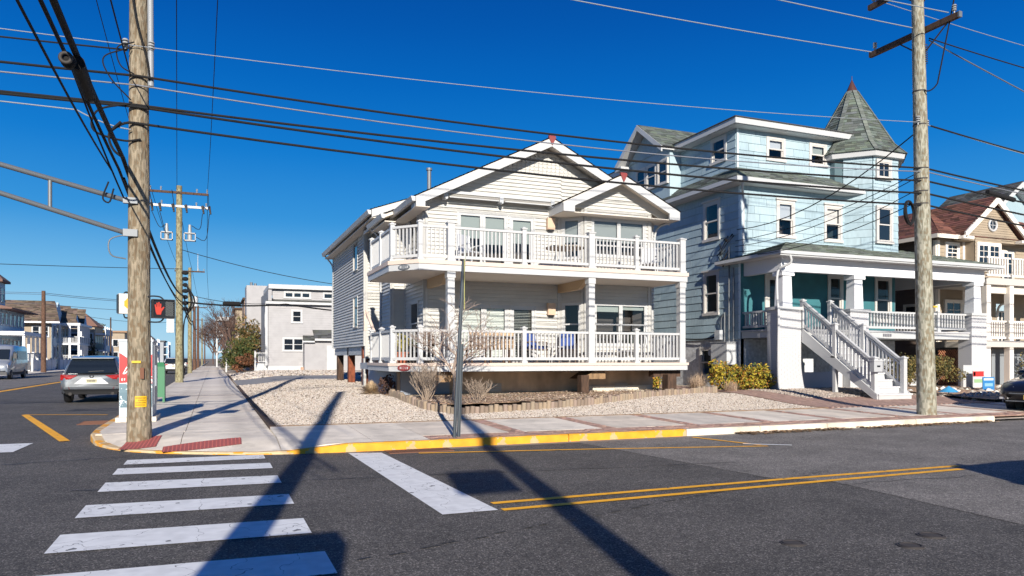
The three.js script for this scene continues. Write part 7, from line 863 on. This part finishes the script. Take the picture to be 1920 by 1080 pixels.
  for (const s of [-1, 1]) { add('tail_light', lamp, m => { m.hexa([P(s * .62, .86, -.04), P(s * .91, .82, .05), P(s * .965, .82, .44), P(s * .6, .86, .2), P(s * .40, .985, -.02), P(s * .90, 1.02, .03), P(s * .955, 1.02, .44), P(s * .4, .985, .2)]); }); add('reflector', lamp, m => m.hexa([P(s * .62, .505, -.04), P(s * .87, .51, .06), P(s * .87, .51, .1), P(s * .62, .505, .1), P(s * .66, .575, -.042), P(s * .88, .60, .06), P(s * .88, .60, .1), P(s * .66, .575, .1)])); add('exhaust', M.iron, m => m.cyl(P(s * .62, .345, -.01), P(s * .62, .345, .2), .055, .055, 14)); add('mirror', paint, m => m.sphere(P(s * 1.02, 1.08, 2.95), .1, .075, .06)); add('headlight', std(.5, .52, .55, .1), m => m.hexa([P(s * .45, .66, 4.62), P(s * .82, .68, 4.38), P(s * .88, .70, 4.1), P(s * .5, .7, 4.4), P(s * .42, .74, 4.64), P(s * .8, .82, 4.36), P(s * .86, .84, 4.1), P(s * .5, .80, 4.4)])); add('fog_light', std(.5, .5, .5, .2), m => m.box(s > 0 ? .55 : -.75, s > 0 ? .75 : -.55, .42, .47, 4.5, 4.66)); for (const z of [.92, 3.72]) { wheel(t, s * .80, .35, z, .35, .24); add('wheel_arch', std(.012, .012, .012, .8), m => { for (let i = 0; i < 12; i++) { const a0 = Math.PI * i / 12, a1 = Math.PI * (i + 1) / 12, R = .44, q = .36, f = (a, r, x) => P(x, .33 + Math.sin(a) * r, z + Math.cos(a) * r); m.quad(f(a0, R, s * .938), f(a1, R, s * .938), f(a1, q, s * .942), f(a0, q, s * .942)); m.quad(f(a0, R, s * .938), f(a1, R, s * .938), f(a1, R, s * .7), f(a0, R, s * .7)); } for (let i = 1; i < 11; i++) { const a0 = Math.PI * i / 12, a1 = Math.PI * (i + 1) / 12, f = a => P(s * .936, .33 + Math.sin(a) * .4, z + Math.cos(a) * .4); m.tri(P(s * .936, .33, z), f(a0), f(a1)); } }); } }
  add('grille', std(.012, .012, .013, .4), m => m.hexa([P(-.5, .40, 4.64), P(.5, .40, 4.64), P(.5, .4, 4.5), P(-.5, .4, 4.5), P(-.42, .60, 4.715), P(.42, .60, 4.715), P(.42, .6, 4.5), P(-.42, .6, 4.5)])); add('grille_bar', M.metal, m => { m.box(-.5, .5, .56, .585, 4.69, 4.72); m.box(-.6, .6, .36, .39, 4.60, 4.67); });
  const tp = new MB(); tp.hexa([P(-.50, .69, -.022), P(.50, .69, -.022), P(.5, .69, .05), P(-.5, .69, .05), P(-.28, .90, -.005), P(.28, .90, -.005), P(.28, .9, .05), P(-.28, .9, .05)]); tp.build('plate_recess', std(.62, .63, .64, .4), t); const pl = new MB(); pl.box(-.155, .155, .72, .86, -.036, -.024); const plate = pl.build('licence_plate', std(.50, .46, .30, .5), t); const in2 = new MB(); for (let i = 0; i < 6; i++) in2.box(-.115 + i * .04, -.09 + i * .04, .765, .82, -.040, -.036); in2.build('plate_lettering', std(.04, .04, .03, .6), plate); add('emblem', M.black, m => m.geom(new THREE.TorusGeometry(.05, .014, 6, 18), new THREE.Matrix4().makeTranslation(0, .955, .02))); add('wiper', M.black, m => m.bar(P(-.1, 1.12, .07), P(.35, 1.14, .085), .012, .02)); add('plate_front', std(.60, .42, .10, .5), m => m.box(-.155, .155, .42, .54, 4.715, 4.73));
  return t;
}
const carPaint = (r, g, b, metal) => new THREE.MeshPhysicalMaterial({ color: new THREE.Color().setRGB(r, g, b), roughness: .35, metalness: metal, clearcoat: 1, clearcoatRoughness: .05, side: THREE.DoubleSide });
{
  const c1 = makeSUV('silver_suv', 'silver SUV seen from behind, parked on the side street beside the drinks cabinet', carPaint(.20, .215, .23, .6)); c1.position.copy(P(-3.75, 0, 27.9)); c1.scale.set(1, .95, 1);
  const c2 = makeSUV('black_suv', 'shiny black SUV nose on at the right edge of the picture', carPaint(.006, .006, .008, .1)); c2.position.copy(P(23.75, .03, 12.95)); c2.rotation.y = Math.PI / 2 + .15;
  const place = (src, name, label, x, z, turn, mat) => { const c = src.clone(); c.name = numbered(name); c.userData = { ...src.userData, label }; c.position.copy(P(x, 0, z)); c.rotation.y = turn; if (mat) c.traverse(o => { if (['body', 'cabin', 'spoiler', 'mirror', 'bumper_trim'].includes(o.name)) o.material = mat; }); scene.add(c); return c; };
  place(c1, 'parked_car', 'white car parked far down the side street right of the second pole', -3.6, 78, 0, carPaint(.6, .6, .6, .1)); place(c1, 'parked_car', 'grey car parked just beyond the white car down the side street', -3.6, 100, 0, carPaint(.25, .26, .28, .3)); place(c1, 'parked_car', 'blue car standing under the rear of the cream house behind the piles', 8.2, 33, .1, carPaint(.02, .08, .30, .2)); place(c1, 'parked_car', 'car parked on the near kerb behind the camera', 8.35, 2.55, -Math.PI / 2, carPaint(.05, .05, .06, .2));
  // high roofed van across the side street
  const v = thing('delivery_van', 'silver high roofed van facing the camera on the far side of the side street', 'van'); const m = new MB(), sec = (z, w, y0, y1, r) => { const a = []; for (const s of [-1, 1]) { const L = [[w, y0], [w * 1.01, lerp(y0, y1, .35)], [w * .99, lerp(y0, y1, .6)], [w * .93, y1 - r], [w * .80, y1 - r * .25], [w * .4, y1], [0, y1]]; const q = L.map(p => P(s * p[0], p[1], z)); if (s < 0) a.push(...q); else a.push(...q.reverse().slice(1)); } return a; };
  loft(m, [sec(0, .86, .45, .95, .08), sec(.10, .97, .35, 1.12, .1), sec(.75, 1.0, .32, 1.30, .12), sec(.95, 1.0, .32, 1.42, .16), sec(1.75, 1.02, .32, 2.36, .2), sec(2.2, 1.02, .32, 2.50, .2), sec(5.9, 1.02, .34, 2.50, .2), sec(6.0, 1.0, .36, 2.44, .22)]); smoothGeo(m.build('body', carPaint(.42, .45, .48, .5), v), .5);
  const g = (n, mat, f) => { const q = new MB(); f(q); q.build(n, mat, v); }; g('windscreen', M.glassDark, q => q.quad(P(-.86, 1.44, .93), P(.86, 1.44, .93), P(.80, 2.16, 1.52), P(-.80, 2.16, 1.52))); for (const s of [-1, 1]) { g('side_window', M.glassDark, q => q.quad(P(s * 1.035, 1.35, 1.25), P(s * 1.035, 1.35, 2.35), P(s * 1.0, 2.0, 2.35), P(s * 1.0, 2.0, 1.75))); g('cargo_window', std(.10, .13, .17, .1), q => q.quad(P(s * 1.035, 1.4, 2.7), P(s * 1.035, 1.4, 5.6), P(s * 1.0, 2.05, 5.6), P(s * 1.0, 2.05, 2.7))); g('headlight', std(.5, .5, .52, .1), q => q.hexa([P(s * .62, .78, .0), P(s * .98, .8, .14), P(s * 1.0, .8, .4), P(s * .7, .8, .2), P(s * .62, 1.0, .02), P(s * .96, 1.06, .16), P(s * .99, 1.06, .4), P(s * .7, 1.0, .2)])); g('mirror', M.black, q => q.box(s > 0 ? 1.05 : -1.25, s > 0 ? 1.25 : -1.05, 1.5, 1.85, 1.35, 1.5)); g('sill', std(.03, .03, .03, .7), q => q.box(s > 0 ? 1.0 : -1.04, s > 0 ? 1.04 : -1.0, .3, .52, .3, 5.9)); for (const z of [.95, 4.9]) wheel(v, s * .93, .36, z, .36, .24); } g('grille', M.black, q => q.box(-.55, .55, .58, .86, -.02, .06)); g('bumper', std(.05, .05, .055, .6), q => q.box(-.95, .95, .32, .55, -.06, .3)); v.position.copy(P(-14.45, 0, 61.5));
}
// ---------------------------------------------------------------- cabinet, boxes, signs, odds and ends
{
  const c = document.createElement('canvas'); c.width = 512; c.height = 1024; const g = c.getContext('2d'); g.fillStyle = '#b9c9cf'; g.fillRect(0, 0, 512, 1024);
  g.fillStyle = '#c21f22'; g.beginPath(); g.moveTo(0, 150); g.bezierCurveTo(90, 180, 140, 260, 250, 245); g.bezierCurveTo(360, 230, 430, 190, 512, 170); g.lineTo(512, 620); g.bezierCurveTo(400, 500, 260, 560, 0, 560); g.closePath(); g.fill();
  g.fillStyle = '#e9ecea'; g.beginPath(); g.moveTo(60, 560); g.bezierCurveTo(160, 560, 300, 540, 400, 560); g.lineTo(300, 660); g.bezierCurveTo(230, 640, 130, 620, 60, 560); g.fill();
  g.fillStyle = '#54707c'; g.fillRect(0, 570, 512, 330); g.fillStyle = '#5d7883'; g.fillRect(0, 570, 512, 120); g.fillStyle = '#e6e9e7'; g.beginPath(); g.moveTo(100, 560); g.lineTo(420, 560); g.lineTo(360, 680); g.lineTo(190, 680); g.closePath(); g.fill();
  g.fillStyle = '#dfe9ec'; const r = rng(2); for (let i = 0; i < 80; i++) { g.beginPath(); g.arc(r() * 512, 600 + r() * 300, 3 + r() * 10, 0, 7); g.fill(); }
  g.save(); g.translate(10, 440); g.rotate(.16); g.transform(1, 0, -.25, 1, 0, 0); g.fillStyle = '#f4f2ee'; g.scale(.62, 1); g.font = 'italic bold 150px sans-serif'; g.fillText('DR', 45, -10); g.restore(); g.fillStyle = '#f4f2ee'; g.font = 'italic bold 120px serif'; g.fillText('S', 452, 560); g.font = 'bold 46px sans-serif'; g.fillText('E F', 30, 530);
  g.fillStyle = '#b4bfc6'; g.fillRect(0, 905, 512, 119);
  const t = new THREE.CanvasTexture(c); t.colorSpace = THREE.SRGBColorSpace;
  const k = thing('drinks_cabinet', 'tall street cabinet wrapped in red and pale blue drinks artwork behind the corner pole', 'cabinet', [-1.35, .15, 18]);
  let m = new MB(); m.box(-1.86, -1.22, .24, 1.86, 17.66, 18.85); m.box(-1.88, -1.20, 1.86, 1.91, 17.64, 18.87); m.build('cabinet_body', std(.44, .47, .50, .45), k); m = new MB(); m.box(-1.92, -1.14, .1, .24, 17.55, 18.95); m.build('base_slab', M.concrete, k); m = new MB(); m.box(-1.22, -1.19, .5, 1.8, 17.75, 18.75); m.box(-1.19, -1.15, .9, 1.35, 17.78, 17.85); m.build('side_door', std(.24, .27, .31, .4), k);
  const f = new THREE.Mesh(new THREE.PlaneGeometry(.63, 1.6), new THREE.MeshStandardMaterial({ map: t, roughness: .4, side: THREE.DoubleSide })); f.name = 'printed_front'; f.position.copy(P(-1.54, 1.05, 17.652)).sub(worldOf(k)); k.add(f); f.castShadow = false;
  m = new MB(); m.box(-1.86, -1.22, .44, .45, 17.645, 17.66); m.build('seam_strip', M.greyPaint, k);
  const gb = thing('green_mailbox', 'plain dark green relay mailbox on the pavement behind the drinks cabinet', 'mailbox', [-1.64, .15, 25]), green = std(.035, .17, .075, .5); m = new MB(); m.box(-1.9, -1.38, .32, 1.25, 24.8, 25.35); m.hexa([P(-1.9, 1.25, 24.8), P(-1.38, 1.25, 24.8), P(-1.38, 1.25, 25.35), P(-1.9, 1.25, 25.35), P(-1.87, 1.38, 24.9), P(-1.41, 1.38, 24.9), P(-1.41, 1.38, 25.25), P(-1.87, 1.38, 25.25)]); m.build('box_body', green, gb); for (const [x, z] of [[-1.87, 24.83], [-1.41, 24.83], [-1.87, 25.3], [-1.41, 25.3]]) { const l = new MB(); l.box(x - .03, x + .03, .13, .32, z - .03, z + .03); l.build('leg', green, gb); } m = new MB(); m.box(-1.95, -1.25, .1, .16, 24.6, 25.5); m.build('base_slab', M.tanBoard, gb);
  // leaning sign pole of two steel channels
  const s = thing('sign_pole', 'leaning galvanized two channel sign pole on the brick strip by the yellow kerb', 'sign pole', [3.88, .15, 12.2]); const postSteel = std(.07, .085, .10, .5, { metalness: .3 }), ch = (x0, y0, x1, y1, z, w) => { const q = new MB(), a = P(x0, y0, z), b = P(x1, y1, z); q.bar(a, b, w, .03); q.bar(a.clone().add(new THREE.Vector3(-w / 2, 0, .02)), b.clone().add(new THREE.Vector3(-w / 2, 0, .02)), .012, .05); q.bar(a.clone().add(new THREE.Vector3(w / 2, 0, .02)), b.clone().add(new THREE.Vector3(w / 2, 0, .02)), .012, .05); q.build('channel_post', postSteel, s); }; ch(3.87, .12, 4.04, 3.2, 12.2, .038); ch(3.96, .12, 4.02, 1.75, 12.24, .038);
  m = new MB(); m.hexa([P(4.03, 2.35, 12.12), P(4.10, 2.35, 12.36), P(4.11, 2.35, 12.36), P(4.04, 2.35, 12.12), P(4.03, 3.22, 12.12), P(4.12, 3.22, 12.42), P(4.13, 3.22, 12.42), P(4.04, 3.22, 12.12)]); m.build('sign_blade', std(.42, .40, .12, .5), s); m = new MB(); m.cyl(P(4.08, 3.2, 12.2), P(4.09, 3.75, 12.2), .008, .006, 6); m.build('marker_rod', std(.4, .42, .36, .5), s);
  // mailbox on the stair newel, yard signs, umbrella, edging
  const mb = thing('letter_box', 'small grey letter box on the left stair newel of the blue house', 'letter box', [18.45, 1.35, 16.4]); m = new MB(); m.box(18.28, 18.62, 1.1, 1.42, 16.26, 16.42); m.build('box_body', std(.38, .39, .40, .5), mb); m = new MB(); m.box(18.26, 18.64, 1.42, 1.45, 16.24, 16.44); m.build('lid', std(.45, .46, .47, .5), mb); m = new MB(); m.box(18.40, 18.52, 1.24, 1.29, 16.250, 16.258); m.build('emblem', M.black, mb);
  const sg = (name, label, x, y0, y1, z, w, base, bands) => { const o = thing(name, label, 'yard sign', [x, .3, z]); const p = new MB(); p.box(x - w / 2, x + w / 2, y0, y1, z - .01, z + .01); p.build('sign_board', base, o); for (const [a, b, c2, d, mt] of bands) { const q = new MB(); q.box(x - w / 2 + a * w, x - w / 2 + b * w, lerp(y0, y1, c2), lerp(y0, y1, d), z - .016, z - .011); q.build('printed_band', mt, o); } for (const k2 of [-.4, .4]) { const l = new MB(); l.cyl(P(x + w * k2, .2, z + .02), P(x + w * k2, y1, z + .02), .008, .008, 5); l.build('stake', M.iron, o); } };
  sg('yard_sign', 'small red and white yard sign against the far pier of the blue house', 26.1, .42, 1.05, 18.6, .62, M.whitePaint, [[0, .92, .66, .96, std(.5, .03, .025, .5)], [.05, .2, .7, .92, M.black], [.1, .9, .3, .5, std(.25, .4, .2, .6)]]); sg('yard_sign', 'blue yard sign left of the black SUV', 25.2, .30, .85, 17.6, .6, std(.03, .18, .42, .5), [[.08, .9, .78, .92, std(.5, .6, .65, .5)], [.15, .85, .4, .6, std(.2, .4, .6, .5)]]);
  const u = thing('blue_umbrella', 'small closed-low blue garden umbrella among the rocks right of the right pole', 'umbrella', [21.9, .25, 16.6]); m = new MB(); m.geom(new THREE.ConeGeometry(.3, .2, 10, 1, true), new THREE.Matrix4().makeTranslation(21.9, .52, -16.6)); m.build('canopy', std(.05, .30, .55, .7), u); m = new MB(); m.cyl(P(21.9, .2, 16.6), P(21.9, .58, 16.6), .015, .015, 6); m.build('shaft', M.white, u);
  const e = thing('hoop_edging', 'row of low white hoop edging along the planted yard right of the right pole', 'garden edging', [24, .25, 15.6]); for (let i = 0; i < 15; i++) { const x = 21.8 + i * .3, a = []; for (let k2 = 0; k2 <= 8; k2++) { const th = Math.PI * k2 / 8; a.push(P(x - Math.cos(th) * .11, .22 + Math.sin(th) * .2, 16.0)); } const q = new MB(); q.tube(a, .018, 5, 12); q.build('hoop', M.white, e); }
  const rk = new MB(), rr = rng(44); rk.any = true; for (let i = 0; i < 130; i++) { const x = 21.6 + rr() * 6.5, z = 15.6 + rr() * 2.6, sx = .06 + rr() * .12; rk.color(vary(rr, rr() < .5 ? [.6, .58, .54] : [.3, .26, .22], .5)); rk.geom(new THREE.IcosahedronGeometry(1, 0), new THREE.Matrix4().compose(P(x, yardY(x, z) + .02, z), new THREE.Quaternion().setFromEuler(new THREE.Euler(rr() * 3, rr() * 3, 0)), new THREE.Vector3(sx, sx * .6, sx))); } const ro = rk.build('garden_rocks', M.vcol, scene, 'stuff'); ro.userData.label = 'white and brown rocks in the planted yard right of the right pole'; ro.userData.category = 'rocks';
  const wl = thing('garden_wall', 'low white garden wall before the far pier of the blue house', 'garden wall', [26.3, .3, 18.9]); m = new MB(); m.box(25.7, 26.75, .2, 1.25, 18.9, 19.0); m.build('panel', M.whitePaint, wl);
  const bm = new MB(); bm.quad(P(21.6, .27, 15.0), P(28.5, .27, 15.0), P(28.5, .46, 19.4), P(21.6, .46, 19.4)); bm.build('planted_yard', M.mulch, scene, 'structure');
  const ap = new MB(); ap.quad(P(17.25, .045, 11.9), P(30, .045, 11.9), P(30, .05, 12.56), P(17.25, .05, 12.56)); ap.build('driveway_apron', M.concreteC, scene, 'structure');
}
{
  const phrase = { utility_pole: 'wooden utility poles along the streets', overhead_wire: 'overhead wires and cables', splice_case: 'black splice cases on the cables', bare_tree: 'leafless trees', bare_shrub: 'bare shrubs in the mulch bed', yellow_bush: 'yellow-green bushes beside the blue house', boxwood: 'clipped shrubs on the right', dry_grass: 'dry grass tufts', parked_car: 'parked cars', planter: 'planters on the lower deck', deck_chair: 'blue cushioned deck chairs', metal_chair: 'metal chairs on the upper deck', wall_lamp: 'box wall lamps of the cream house', yard_sign: 'yard signs on the right', pedestrian_signal: 'pedestrian signals on the corner pole', distant_house: 'far houses on the left of the side street' };
  for (const o of scene.children) { const k = o.name.replace(/_[0-9]{3}$/, ''); if (phrase[k] && o.userData.category) o.userData.group = phrase[k]; }
}
scene.traverse(o => { if (o.isMesh) { o.castShadow = true; o.receiveShadow = true; } });
camera.updateProjectionMatrix();
renderer.render(scene, camera);
